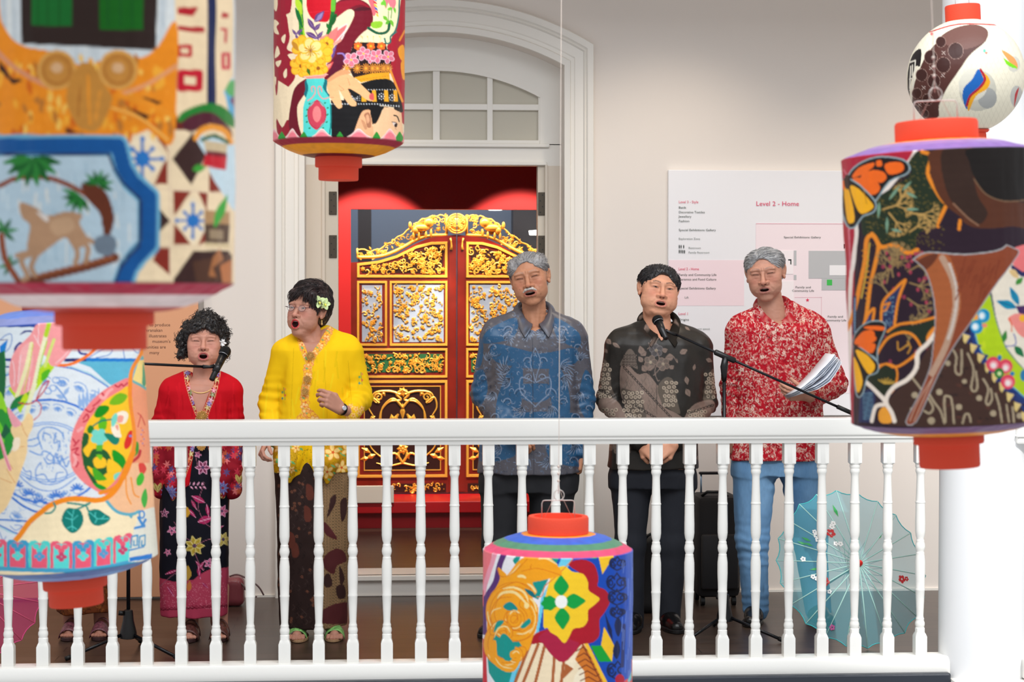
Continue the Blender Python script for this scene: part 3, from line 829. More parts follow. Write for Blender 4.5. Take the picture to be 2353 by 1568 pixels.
 c.line([(975,690),(1010,650),(1070,635),(1130,660),(1156,710)],30,(246,156,40),5);c.line([(1010,700),(1070,680),(1140,712)],18,(20,90,50),5)
 c.poly([(1020,705),(1140,718),(1135,765),(1025,755)],(214,190,150));c.poly([(1028,770),(1138,780),(1132,850),(1012,830)],(206,18,40));c.poly([(1030,755),(1136,765),(1136,785),(1030,775)],(120,22,36));c.leaf(960,850,1030,835,40,(60,160,50))
 c.poly([(1020,1050),(1150,1060),(1150,1130),(1020,1120)],(184,142,96));c.poly([(1020,1120),(1150,1125),(1145,1220),(1025,1215)],(90,66,50));c.poly([(1045,1150),(1120,1155),(1120,1200),(1045,1195)],(160,136,106));c.leaf(1070,1140,1140,975,44,(60,170,60));c.poly([(1020,1215),(1150,1222),(1150,1240),(1020,1235)],(220,196,150))
 c.speckle(.03);return c
def art2():
 c=Canvas(-60,710,350,1330,1.5,(226,232,236))
 c.crop(0,720,4.354)
 W1,BL,BL2,PK1=(232,236,238),(60,120,206),(96,150,220),(246,150,150)
 BLp=(112,156,216)
 c.poly([(-280,60),(1600,60),(1600,140),(-280,140)],(30,66,150));c.poly([(-280,140),(1600,140),(1600,460),(-280,460)],(226,234,238))
 c.line([(200,216),(250,184),(300,180),(330,186)],20,(44,48,130),4,True);c.line([(150,390),(160,340),(200,300),(230,320)],24,(44,48,130),4)
 c.line([(40,466),(140,468)],30,(24,58,140));c.line([(40,536),(90,538)],14,(24,58,140))
 for P in([(0,270),(60,220),(110,210),(120,260),(100,340),(50,395)],[(880,450),(960,400),(1040,365),(1120,370),(1080,420),(960,445)],[(1230,350),(1250,460)],[(1300,340),(1370,400),(1400,370)]):c.line(P,10,(112,146,204),4)
 c.line([(780,350),(800,400),(860,410)],22,(34,50,140),4);c.poly([(0,330),(80,262),(50,400),(0,420)],(20,130,214));c.line([(0,270),(80,262)],6,(90,60,110))
 c.poly([(700,470),(1600,470),(1600,780),(1100,720),(900,540)],(94,180,206));c.poly([(840,448),(1600,455),(1600,488),(840,482)],(26,122,202));c.poly([(640,456),(860,448),(860,480),(640,486)],(20,34,110))
 PX,PY=480,1390
 c.ell(PX,PY,930,890,(180,214,222));c.ell(PX,PY,905,868,(226,231,234));c.ring(PX,PY,905,868,12,(52,112,204))
 c.ring(PX,PY-5,590,520,22,(48,116,208));c.ell(PX,PY,575,505,(222,228,232));c.ring(PX,PY,400,300,9,BL2);c.ring(PX,PY,376,278,9,BL2)
 for rad,n,sc in((770,26,1),(490,22,.8)):
  for k in range(n):
   a=-PI+2*PI*k/n+.07;x,y=PX+rad*math.cos(a),PY+rad*.95*math.sin(a)
   c.ring(x,y,62*sc,26*sc,9,BLp,180,360,math.degrees(a)+90)
   for q in range(7):
    b=a+PI+(-1.0+2.0*q/6);c.line([(x+14*sc*math.cos(b),y+14*sc*math.sin(b)),(x+62*sc*math.cos(b),y+62*sc*math.sin(b))],11*sc,BLp)
 for(x,y)in((530,750),(620,700),(560,670),(480,780)):c.ring(x,y,34,30,10,BLp);
 c.line([(560,730),(640,830),(670,880)],16,BLp,4);c.leaf(640,820,690,740,40,(150,180,222));c.leaf(640,850,560,820,44,(150,180,222))
 for k in range(6):c.leaf(800+k*34,980,790+k*40,800-(k%3)*30,34,(146,178,222));
 for P in([(400,1300),(380,1220),(440,1150),(540,1150),(620,1200),(640,1260)],[(430,1260),(440,1200),(500,1220)],[(300,1380),(400,1420),(440,1380),(520,1420),(540,1480),(480,1510),(440,1450)],[(560,1400),(600,1500),(620,1440),(660,1540),(690,1480)],[(400,1300),(420,1360)],[(560,1200),(540,1300),(600,1280),(580,1380)],[(260,1280),(340,1260),(390,1240)],[(260,1330),(340,1330),(400,1300)]):c.line(P,14,BLp,4)
 for k in range(40):
  x,y=R_.uniform(400,700),R_.uniform(1170,1540);c.line([(x,y),(x+R_.uniform(-20,20),y+R_.uniform(14,44))],7,BLp)
 c.crop(0,1040,4.126)
 for P in([(380,100),(340,170),(350,260),(420,300),(520,300),(620,250),(630,180),(560,110),(500,100)],[(350,220),(420,210),(460,270),(520,280),(540,200),(600,190)],[(150,170),(260,290),(400,360),(560,350),(720,240)],[(190,90),(240,180),(290,180),(290,260),(250,240)],[(520,20),(540,60),(580,30),(600,70),(650,40)],[(480,0),(440,50),(490,80),(520,30)]):c.line(P,11,(112,152,214),5)
 for x,y in((160,330),(280,410),(380,480),(540,430),(730,360)):
  for q in range(7):a=math.radians(180+28*q);c.line([(x,y),(x+62*math.cos(a),y+62*math.sin(a))],15,(60,120,206),taper=False)
  c.ell(x,y+12,34,20,(226,231,234));c.ring(x,y+12,34,20,6,BLp)
 c.line([(110,340),(200,440),(330,500),(460,540)],8,BLp,5)
 c.line([(-200,180),(0,320),(140,450),(260,530),(380,570),(560,560)],20,(40,112,200),5);c.line([(-200,640),(0,640),(260,652)],16,(50,122,206));
 for k in range(16):x,y=R_.uniform(-150,260),R_.uniform(420,620);c.ring(x,y,R_.uniform(20,50),R_.uniform(20,40),5,(160,190,228),0,R_.uniform(120,300),R_.uniform(0,180))
 for P in([(100,700),(150,740),(210,700),(140,690)],[(0,760),(30,830),(60,800)],[(0,880),(30,860)]):c.line(P,8,(100,140,210),4)
 c.blob([(-260,1150),(0,1060),(120,900),(300,680),(420,560),(640,440),(1000,450),(1140,300),(1500,-100),(1500,1200)],(252,232,190),4)
 c.crop(0,720,4.354)
 c.blob([(1290,655),(1160,700),(1000,800),(860,940),(760,1100),(705,1290),(710,1520),(780,1640),(880,1730),(1010,1800),(1100,1790),(1300,1500),(1420,1200),(1340,800)],(244,130,130),5)
 for P in([(1150,720),(1180,740),(1210,710),(1230,730),(1270,700)],[(930,930),(970,900),(1000,870)],[(850,960),(900,990),(940,950)],[(1020,800),(1050,830),(1090,790),(1120,770)],[(830,1060),(870,1010),(880,1060),(830,1090)],[(730,1260),(760,1300),(790,1270),(740,1330)],[(720,1370),(780,1350),(750,1400),(790,1420)],[(750,1460),(780,1500),(760,1540)]):c.line(P,15,(196,40,66),4)
 for P in([(1000,830),(1040,850),(1080,790),(1120,760)],[(740,1420),(760,1470),(740,1520)],[(780,1180),(820,1150)]):c.line(P,30,(250,170,168),4)
 Y1=[(1290,740),(1180,790),(1040,880),(940,1000),(860,1120),(815,1300),(830,1500),(880,1620),(960,1740),(1060,1760),(1200,1600),(1310,1350),(1330,1000)]
 c.blob(Y1,(252,196,34),5);MY=c.mask(Y1,5)
 c.blob([(820,1220),(880,1210),(880,1300),(830,1370),(880,1440),(930,1360),(1050,1370),(1110,1460),(1120,1560),(1040,1620),(1000,1700),(1080,1760),(980,1760),(860,1620),(815,1450)],(30,92,44),4,clip=MY)
 c.blob([(930,1470),(990,1430),(1060,1470),(1050,1540),(960,1550)],(252,196,34),4);c.blob([(960,1420),(1020,1420),(1010,1470)],(110,190,20),4)
 c.blob([(1090,905),(1130,840),(1200,800),(1270,830),(1220,900),(1150,920)],(120,182,20),4,clip=MY);c.blob([(945,1000),(990,930),(1080,930),(1080,980),(1010,1040),(950,1040)],(16,140,16),4);c.blob([(980,1120),(1010,1040),(1060,1060),(1060,1150),(1010,1180)],(96,186,20),4)
 c.blob([(870,1160),(900,1120),(940,1150),(930,1200),(880,1200)],(24,124,40),4);c.line([(930,1130),(1010,1080),(1130,1060)],16,(14,128,100),4)
 c.flower(990,1240,85,5,(118,214,196),20,10,.9,(118,214,196));c.poly([(965,1320),(1030,1320),(1020,1380),(960,1380)],(90,180,40));c.blob([(1040,1200),(1180,1230),(1190,1290),(1150,1320),(1090,1280)],(14,130,106),3)
 c.blob([(1120,1370),(1220,1420),(1260,1500),(1240,1600),(1150,1540)],(16,150,28),3,clip=MY)
 c.blob([(1170,1000),(1240,980),(1280,1020),(1250,1100),(1180,1100),(1140,1060)],(250,236,214),4);c.blob([(1180,1030),(1230,1030),(1220,1090),(1170,1090)],(246,160,140),4);c.blob([(1110,1130),(1180,1110),(1200,1190),(1210,1240),(1140,1230)],(250,236,214),4);c.blob([(1150,1130),(1180,1120),(1180,1180)],(246,160,140),3);c.blob([(1115,1050),(1165,1000),(1170,1080),(1120,1140)],(118,214,196),3)
 c.blob([(1240,1300),(1290,1180),(1330,1200),(1300,1330),(1250,1360)],(222,40,30),3);c.ell(1300,1230,14,12,(110,140,200))
 c.crop(0,1040,4.126)
 for P,q in(([(830,130),(880,160),(900,220),(980,250),(1010,340),(960,350),(900,250),(840,170)],(252,196,34)),([(1030,60),(1150,150),(1110,240),(1050,230),(1010,170)],(252,196,34)),([(1010,310),(1090,310),(1080,360),(1010,340)],(252,196,34)),([(880,140),(960,200),(1010,260),(900,260)],(70,168,30)),([(880,290),(1000,330),(1010,400),(960,410)],(20,150,34)),([(1080,210),(1150,190),(1130,270),(1080,260)],(118,214,196))):c.blob(P,q,3,clip=MY)
 c.blob([(1210,100),(1330,-60),(1500,-300),(1500,700),(1320,560),(1240,580),(1120,560),(1000,450),(1110,330)],(248,192,146),4)
 for P in([(1190,220),(1200,400),(1240,490)],[(1240,240),(1270,390),(1320,425)]):c.line(P,14,(246,150,50),4)
 c.line([(1010,460),(1100,560),(1230,590),(1320,560)],30,(98,174,192),4);c.blob([(1210,580),(1240,630),(1260,580)],(98,174,192));
 c.blob([(1310,120),(1350,90),(1390,160),(1340,220)],(226,60,50),3);c.blob([(1295,250),(1340,190),(1370,240),(1340,310),(1300,310)],(60,186,40),3);c.blob([(1340,440),(1380,340),(1400,440),(1370,530)],(60,176,60),3)
 c.crop(0,720,4.354)
 c.poly([(1310,660),(1500,780),(1500,1500),(1300,1500),(1330,1000)],(246,156,114));c.poly([(1385,470),(1500,460),(1500,850),(1440,740),(1320,670)],(250,220,130));c.poly([(1430,480),(1450,620),(1470,640),(1440,760),(1415,700)],(70,160,120));c.line([(1320,680),(1400,720),(1460,760)],26,(100,176,176));c.poly([(1400,430),(1500,420),(1500,460),(1380,465)],(100,184,180));c.poly([(1420,350),(1500,340),(1500,430),(1410,430)],(248,176,120))
 c.line([(1380,1000),(1420,1040),(1450,1120)],10,(206,60,50),4);c.line([(1410,1020),(1380,1140)],10,(206,60,50),4)
 for k in range(9):c.ell(1410+(k%3)*14,1150+k*22,7,7,[(220,60,40),(100,110,200)][k%2])
 c.blob([(1330,1420),(1360,1290),(1385,1310),(1380,1400),(1320,1450)],(50,150,40),3);c.line([(1400,1380),(1380,1440),(1300,1500)],30,(196,40,50),4)
 c.line([(1460,300),(1400,420),(1320,560),(1298,700),(1300,900),(1330,1100),(1340,1300),(1300,1500),(1240,1640),(1120,1760),(1000,1800)],38,(246,140,34),5)
 c.crop(0,1040,4.126)
 c.line([(1260,0),(1190,160),(1110,330),(1010,430),(900,455),(760,440),(620,450),(480,500),(400,560),(280,660),(170,810),(30,950),(-100,1060),(-240,1090)],50,(248,142,22),5)
 c.crop(0,720,4.354);c.line([(960,350),(880,420),(760,490),(660,520),(580,520)],30,(250,120,34),5)
 c.crop(0,1040,4.126);TL=(0,124,112)
 for P in([(430,578),(490,570),(525,520),(510,480)],[(640,480),(730,490),(800,500),(850,480)],[(730,540),(840,490)],[(815,500),(840,560)]):c.line(P,18,(44,140,130),4)
 c.blob([(680,530),(760,550),(790,640),(760,720),(690,768),(620,720),(585,650),(600,580),(640,530)],TL,5);c.blob([(840,560),(920,540),(990,580),(1045,625),(990,680),(900,695),(850,640)],TL,5)
 for P in([(700,545),(680,640),(685,740)],[(682,600),(640,560)],[(682,640),(620,620)],[(680,650),(735,600)],[(684,700),(640,720)],[(684,700),(725,730)],[(850,570),(920,630),(1030,630)],[(900,610),(905,570)],[(920,630),(900,670)],[(960,632),(990,600)]):c.line(P,9,(80,200,190))
 c.crop(0,720,4.354)
 c.blob([(-260,500),(0,420),(50,380),(60,700),(50,900),(120,1000),(150,1250),(100,1400),(60,1500),(-100,1560),(-260,1500)],(40,150,50),3);c.poly([(-200,460),(40,380),(60,640),(50,860),(0,780),(-200,900)],(28,104,56))
 c.blob([(0,780),(60,900),(70,1000),(30,960),(-30,940)],(150,220,40),3);c.blob([(-40,1060),(30,1140),(50,1280),(20,1300)],(110,210,40),3);c.poly([(60,1100),(110,1180),(40,1260),(10,1220)],(24,96,60))
 c.blob([(90,740),(150,850),(200,1000),(260,900),(500,600),(540,530),(440,500),(300,700)],(186,222,30),3);c.blob([(420,600),(500,560),(480,640),(420,680)],(84,184,30),3)
 c.blob([(385,105),(300,220),(150,380),(95,560),(110,740),(170,810),(240,810),(330,740),(380,560),(440,420),(480,480),(520,530),(600,510),(720,360),(640,340),(620,100)],(248,158,158),5)
 c.blob([(200,400),(300,300),(330,500),(260,700),(190,730)],(250,178,176),4)
 for P in([(130,480),(150,600),(140,730)],[(340,220),(400,330)],[(700,360),(630,440),(560,500)],[(210,420),(180,700)],[(300,640),(280,780)],[(390,110),(380,300)]):c.line(P,9,(252,214,214),4)
 c.line([(315,305),(260,560),(170,830)],40,(244,236,180),4);c.line([(330,310),(290,560),(240,780)],9,(206,214,90),4)
 c.line([(490,110),(450,260),(400,460),(350,700),(300,880),(250,1100)],44,(240,238,196),5);c.line([(490,110),(460,220)],44,(180,214,40));c.line([(470,280),(420,460),(370,700)],12,(170,210,50),4)
 c.line([(540,265),(500,380),(450,530)],30,(214,226,120),4)
 c.leaf(100,960,290,795,90,(30,128,60));c.blob([(230,830),(270,800),(270,880),(200,900),(150,1010)],(196,226,30),3)
 c.line([(190,895),(250,910),(320,900),(360,870),(440,780),(490,680),(430,720),(370,850)],13,(196,50,66),4);c.line([(360,870),(410,920),(400,1010),(340,1070)],10,(206,70,80),4)
 c.blob([(330,1040),(280,1000),(230,1080),(130,1120),(110,1180),(150,1280),(120,1370),(60,1440),(-80,1500),(-260,1560),(-260,2100),(0,2010),(100,1880),(170,1700),(220,1560),(270,1400),(280,1250),(330,1140)],(250,214,156),4)
 for P in([(215,1100),(240,1180),(280,1240)],[(170,1350),(250,1330)],[(60,1440),(130,1560)],[(70,1560),(150,1700)],[(0,1650),(120,1700)]):c.line(P,7,(224,160,100),4)
 c.blob([(140,1260),(200,1250),(190,1350),(130,1380)],(254,234,204),3)
 c.blob([(75,940),(150,1020),(215,1110),(140,1140),(100,1060)],(246,166,176),3);c.line([(-20,1180),(20,1300),(60,1440),(100,1560)],34,(248,176,186),4);c.line([(-10,1250),(40,1400),(110,1580)],8,(222,90,110),4)
 c.crop(0,1040,4.126)
 base=lambda x:1085+18*math.sin((x)/1450*PI)-95*max(0,(x-650)/700)**1.6
 def bw(x,y):return(x,y+base(x)-1085)
 cols=[((82,214,204),(240,92,118)),((240,92,118),(92,222,214)),((60,160,200),(240,92,118))]
 x=-345;k=0
 while x<1200:
  wd=206 if x<800 else(180 if x<1100 else 110)
  o,i=cols[k%3]
  c.poly([bw(x,1085),bw(x,850),bw(x+wd*.1,828),bw(x+wd*.3,822),bw(x+wd*.5,850),bw(x+wd*.7,822),bw(x+wd*.9,828),bw(x+wd,850),bw(x+wd,1085)],o)
  c.poly([bw(x+wd*.14,1085),bw(x+wd*.14,880),bw(x+wd*.3,850),bw(x+wd*.7,850),bw(x+wd*.86,880),bw(x+wd*.86,1085)],i)
  for(dx,dy)in((-.16,0),(.16,0),(0,38)):c.ell(*bw(x+wd*(.5+dx),880+dy),wd*.15,26,o)
  qq=(84,160,204)if o[0]<200 and o[1]>200 else((206,70,110)if o[0]>200 else(92,222,214))
  for dx,dy in((-.14,0),(.14,0),(0,-26),(0,26)):c.ell(*bw(x+wd*(.5+dx),975+dy),wd*.12,20,qq)
  x+=wd;k+=1
 c.poly([bw(-300,1084)]+[bw(xx,1084)for xx in range(0,1500,60)]+[bw(xx,1125)for xx in range(1500,-1,-60)]+[bw(-300,1125)],(70,164,200))
 c.poly([(1265,740),(1330,560),(1450,520),(1450,1040),(1215,1040),(1230,860)],(232,230,214));c.poly([(1270,710),(1380,680),(1380,710),(1262,735)],(60,140,206));c.line([(1310,620),(1350,690),(1380,640)],26,(60,140,206));c.ring(1345,590,24,34,16,(60,140,206))
 for dx in(0,75):c.line([(1236+dx,905),(1245+dx,800),(1300+dx,785),(1296+dx,880),(1262+dx,885),(1266+dx,840)],14,(56,150,196))
 c.line([(1220,930),(1360,895)],14,(56,140,200));c.poly([(1222,1000),(1440,960),(1440,1010),(1222,1036)],(40,124,206))
 c.speckle(.02);return c
def art3():
 c=Canvas(610,-180,945,345,1.6,CRM).crop(560,0,3.564)
 c.poly([(200,-700),(800,-700),(800,1200),(200,1200)],CRM)
 c.blob([(225,-600),(400,-600),(395,40),(350,120),(385,190),(380,320),(355,400),(420,440),(430,500),(410,560),(420,640),(360,720),(320,745),(295,690),(265,780),(250,500),(240,200)],(158,16,42),4)
 for P in([(235,-40),(280,0),(270,90),(245,60)],[(250,160),(290,190),(270,220),(290,280),(250,260)],[(310,310),(345,280),(335,350),(318,345)],[(275,375),(298,440),(255,475)],[(262,510),(310,495),(285,550)],[(325,600),(352,560),(355,620),(335,640)],[(255,630),(268,640),(262,700)],[(300,-300),(340,-260),(320,-180)]):c.blob(P,CRM,3)
 c.poly([(355,120),(385,100),(410,200),(430,380),(365,400),(380,300)],CRM);c.blob([(360,450),(440,440),(430,520)],CRM,3)
 c.poly([(275,790),(285,660),(380,720),(440,640),(440,1120),(275,1120)],CRM)
 c.blob([(268,970),(315,1045),(355,985),(380,1000),(372,1110),(300,1150),(272,1080)],(150,16,38),3)
 c.poly([(880,400),(1040,250),(1060,-700),(1400,-700),(1400,400)],(250,240,190))
 c.poly([(1240,-700),(1400,-700),(1400,1100),(1290,1000),(1170,380),(1220,290),(1260,200),(1285,0)],(176,20,44))
 c.blob([(1262,400),(1310,370),(1320,500),(1280,480)],(248,160,40),3);c.line([(1320,250),(1275,330)],16,(240,140,40));c.blob([(1285,520),(1320,500),(1320,640),(1300,640)],(248,160,40),3)
 c.line([(1290,-200),(1272,0),(1270,120),(1240,250),(1200,300),(1200,345),(1165,355),(1152,315)],12,(24,112,104),4);c.line([(1250,260),(1205,300)],8,(24,112,104))
 c.blob([(760,20),(880,-20),(1000,20),(1050,90),(1050,200),(960,280),(900,360),(850,500),(800,570),(720,640),(660,650),(680,530),(740,400),(840,260),(900,140),(900,90),(850,80),(740,150)],(118,12,34),4)
 c.blob([(760,30),(880,0),(960,10),(1040,70),(960,40),(880,60),(760,130)],(158,16,40),4);c.blob([(900,90),(1050,80),(1010,60),(940,60)],(80,8,26),3)
 c.blob([(700,600),(760,450),(850,440),(820,560),(700,640)],(92,10,40),4)
 c.blob([(540,-80),(720,-80),(705,150),(640,180),(560,150),(518,60)],(206,12,34),4);c.line([(540,100),(700,90)],5,(226,40,60))
 c.blob([(500,650),(420,720),(385,860),(370,1010),(400,1120),(480,1140),(450,1020),(440,880),(480,800),(520,740),(520,660)],(110,12,32),4)
 for P in([(450,-200),(465,60),(480,330)],):c.line(P,42,(50,140,40),4)
 c.line([(440,-60),(470,140),(500,300)],15,(160,214,40),4);c.leaf(430,-20,480,120,50,(186,220,50));c.leaf(425,60,490,240,34,(14,110,50))
 c.line([(755,-200),(735,60),(700,250),(655,390)],34,(20,110,40),4);c.line([(740,-60),(730,80)],36,(100,184,50));c.leaf(680,190,705,250,26,(20,110,40));c.leaf(760,110,700,240,40,(14,90,36))
 pu=(100,66,120)
 for a in((525,150,585,255,40),(510,265,610,320,44),(580,250,630,190,36),(600,320,650,255,34),(400,240,440,300,20),(430,280,490,235,26),(440,270,520,330,18),(425,285,450,325,20),(580,180,660,90,58),(470,630,520,610,26),(455,590,510,600,18)):c.leaf(*a,pu,(160,130,180))
 c.line([(545,200),(600,280),(615,350)],9,pu,3);c.leaf(600,170,650,100,32,(150,130,180))
 c.blob([(775,430),(830,440),(840,490),(815,505),(820,460)],pu,3);c.leaf(690,520,760,365,40,(100,66,130),(160,120,190));c.line([(770,440),(810,440),(835,480),(820,500)],12,(150,120,190),3)
 c.leaf(700,380,850,190,95,(248,214,206));c.leaf(705,370,842,205,66,(234,112,110));c.leaf(690,350,770,220,60,(236,124,118));c.leaf(620,370,690,280,60,(240,140,130));c.line([(690,430),(740,360),(850,230)],10,(250,226,220))
 c.leaf(660,590,735,505,34,(230,84,84));c.leaf(670,560,720,520,26,(244,150,130));c.line([(670,600),(655,520),(700,400),(790,330)],22,(240,160,140),4)
 yl,yl2,yd=(250,196,50),(252,224,140),(160,90,20)
 for(x,y,r)in((480,380,90),(470,540,90),(560,480,110),(610,560,80),(680,360,60),(640,440,90),(530,580,60)):c.flower(x,y,r,6,yl,16,x%50,.9,yd,(246,172,30))
 c.flower(548,415,105,6,yl2,12,20,.9,(236,226,190),yl)
 for k in range(12):a=k*PI/6;c.line([(548,415),(548+46*math.cos(a),415+46*math.sin(a))],4,yd)
 for k in range(20):x,y=R_.uniform(420,660),R_.uniform(360,600);c.line([(x,y),(x+R_.uniform(-20,20),y+R_.uniform(-20,20))],5,(210,130,24))
 c.leaf(400,340,450,420,40,(206,140,40));c.leaf(520,560,545,620,24,(60,110,30))
 c.blob([(1000,-60),(1040,-60),(1070,20),(1080,110),(1060,130),(1040,60)],(236,110,120),3)
 for k in range(6):c.leaf(1050+k*7,-20+k*26,1092+k*2,10+k*26,16,[(60,90,180),(210,50,60),(240,190,60)][k%3])
 c.line([(1190,180),(1185,240),(1150,270),(1090,270),(1020,230)],22,(14,90,60),4);c.line([(1185,90),(1182,200)],6,(60,140,50));c.line([(1212,60),(1205,150)],6,(60,140,50))
 c.blob([(1040,200),(1070,175),(1135,180),(1120,225),(1060,230)],(150,206,50),4);c.leaf(1140,130,1180,170,30,(120,196,50));c.leaf(1200,160,1225,220,26,(120,196,50));c.leaf(1160,200,1195,165,26,(100,186,50))
 for x,y in((1200,10),(1160,20),(1220,30)):c.leaf(x,y-60,x+4,y+50,46,(240,130,140));
 for a in((1120,40,1160,10,34),(1230,60,1240,110,20),(1140,-10,1165,60,24),(1190,60,1200,85,40)):c.leaf(*a,(120,206,60))
 c.poly([(885,400),(900,350),(980,345),(1160,352),(1170,400),(1215,430),(1200,560),(1200,600),(900,640),(860,560),(840,520)],(40,18,20))
 for x in range(965,1140,50):c.line([(x,350),(x-8+(x%3)*8,300)],3,(220,160,60));c.ell(x-4,300,5,7,(246,190,80))
 for x in(935,1040,1125):c.flower(x,378,34,6,(250,110,40),10,x,.8,(252,190,40))
 for x,y,r in((880,490,62),(980,440,58),(1040,480,40),(1088,460,58),(1180,465,56)):c.flower(x,y,r,5,(226,120,140),9,x,.8,(240,190,60),(246,196,206))
 for x in(930,1000,1055,1095,1145,1180,845):
  for k in range(12):a=k*PI/6;c.line([(x,560),(x+36*math.cos(a),560+40*math.sin(a))],7,(224,140,50))
  c.ell(x,560,7,7,(250,190,60))
 c.poly([(905,635),(1050,600),(1190,592),(1195,655),(1080,650),(960,675)],(240,166,34));c.line([(905,660),(1190,620)],3,(200,120,20))
 c.blob([(970,680),(1080,650),(1200,655),(1260,740),(1300,870),(1290,910),(1230,880),(1120,870),(700,860),(700,1125),(860,1125),(930,1020),(990,1000),(1060,1010),(1120,920),(1160,880),(1240,880),(1240,860),(860,860),(840,730)],(18,16,18),3)
 c.poly([(715,820),(1000,820),(1120,870),(1100,1010),(940,1040),(860,1125),(710,1125)],(18,16,18));c.poly([(840,730),(970,690),(1250,740),(1300,890),(1150,865),(860,860)],(18,16,18))
 c.poly([(1150,875),(1290,900),(1310,1150),(1040,1130),(1060,1020),(1115,940)],(246,196,150));c.blob([(910,1060),(960,930),(1000,900),(1040,910),(1050,1000),(1060,1080),(1040,1130),(900,1130)],(236,176,130),4)
 c.blob([(985,940),(1020,920),(1040,960),(1040,1040),(1010,1040),(1000,980)],(176,118,86),3);c.blob([(1000,950),(1020,940),(1030,990),(1012,1010)],(226,166,126),3);c.blob([(960,980),(990,1000),(1010,1050),(990,1060)],(206,146,106),3)
 c.blob([(1040,900),(1130,880),(1110,960),(1075,1015),(1050,980)],(18,16,18),3)
 c.line([(1228,945),(1255,955),(1272,995)],10,(40,20,20),3);c.blob([(1215,1000),(1245,1005),(1258,1030),(1235,1040)],(240,220,210),3);c.ell(1243,1028,12,16,(50,26,20));c.line([(1210,1000),(1245,1005),(1256,1020)],6,(60,20,30));c.line([(1235,1050),(1250,1060)],4,(160,90,80));c.line([(1245,885),(1290,905)],34,(30,24,24))
 for x in(985,1070,1168,1245):c.poly([(x-20,738),(x+10,738),(x+18,832),(x-20,832)],(244,172,40))
 for k in range(26):x=720+k*22;c.ell(x,852+max(0,x-1100)*.12,5,5,(222,226,230));c.ell(x+170 if x<1110 else x,735+(0 if x<1110 else 130),4,4,(222,226,230))
 for cx,cy in((1125,790),(1213,800),(910,790)):
  for k in range(8):a=k*PI/4;c.ell(cx+22*math.cos(a),cy+24*math.sin(a),4,5,(226,226,230))
  c.ell(cx,cy,7,7,(226,226,230))
 for k in range(30):c.ell(870+(k%6)*16,750+(k//6)*18,3,3,(200,200,206))
 c.line([(1200,580),(1250,700),(1300,830)],18,(240,150,50),4)
 sk=(244,186,130)
 c.blob([(680,660),(740,620),(800,590),(880,620),(950,680),(1010,740),(1060,790),(1062,820),(1020,825),(940,770),(860,725),(880,790),(922,840),(915,868),(870,862),(820,800),(780,740),(805,860),(795,885),(765,882),(710,800),(690,740)],sk,4)
 c.blob([(1030,775),(1060,765),(1065,820),(1030,810)],(222,90,90),3);c.blob([(680,655),(800,570),(880,600),(790,620),(700,670)],(226,160,110),3)
 for P in([(780,700),(820,735),(790,740)],[(860,722),(880,790)],[(700,800),(740,800)],[(850,640),(870,700)]):c.line(P,4,(206,140,96),3)
 c.poly([(885,735),(850,728),(900,800),(960,780)],(18,16,18))
 tq=(84,210,200)
 c.blob([(500,670),(525,660),(530,780),(510,800),(495,770),(505,730)],(8,112,120),3);c.blob([(655,660),(685,660),(680,740),(705,780),(690,795),(650,760)],(8,112,120),3)
 c.blob([(520,640),(655,640),(650,720),(700,800),(718,900),(716,1020),(700,1130),(510,1130),(490,1000),(490,880),(510,800),(530,720)],tq,4);c.line([(712,860),(716,1000),(700,1120)],12,(8,120,120),3)
 c.poly([(492,625),(690,608),(655,640),(520,645)],(240,150,140));c.line([(495,628),(688,610)],6,(250,190,170))
 c.blob([(600,815),(640,860),(675,900),(672,980),(640,1020),(600,1065),(550,1030),(528,980),(525,900),(560,860)],(206,66,86),4);c.ell(600,935,34,66,(242,130,130));c.ring(600,938,74,112,4,(150,30,60))
 for P in([(560,750),(556,715),(580,710),(585,760),(560,800),(525,825)],[(640,750),(630,710),(610,715),(615,770),(650,810),(690,800)]):c.line(P,9,(240,140,140),4)
 for x,y in((540,850),(520,900),(515,950),(518,1000),(540,1050),(665,845),(688,885),(686,940),(680,1000),(650,1050)):c.leaf(x-8,y+6,x+10,y-8,12,(20,120,60))
 for x,wd in((250,130),(400,145),(640,220),(940,240),(1195,160),(1330,120)):
  for k,q in((1.0,(246,214,206)),(.86,(240,170,170)),(.66,(236,122,134))):
   h=88*k;c.blob([(x-wd/2*k,1160),(x-wd/2*k+10,1130),(x-wd/4*k,1100),(x,1140-h),(x+wd/4*k,1100),(x+wd/2*k-10,1130),(x+wd/2*k,1160)],q,4)
 for x in(312,493,788,1086,1275):c.leaf(x,1175,x,1078,62,(44,144,50))
 c.speckle(.02);return c
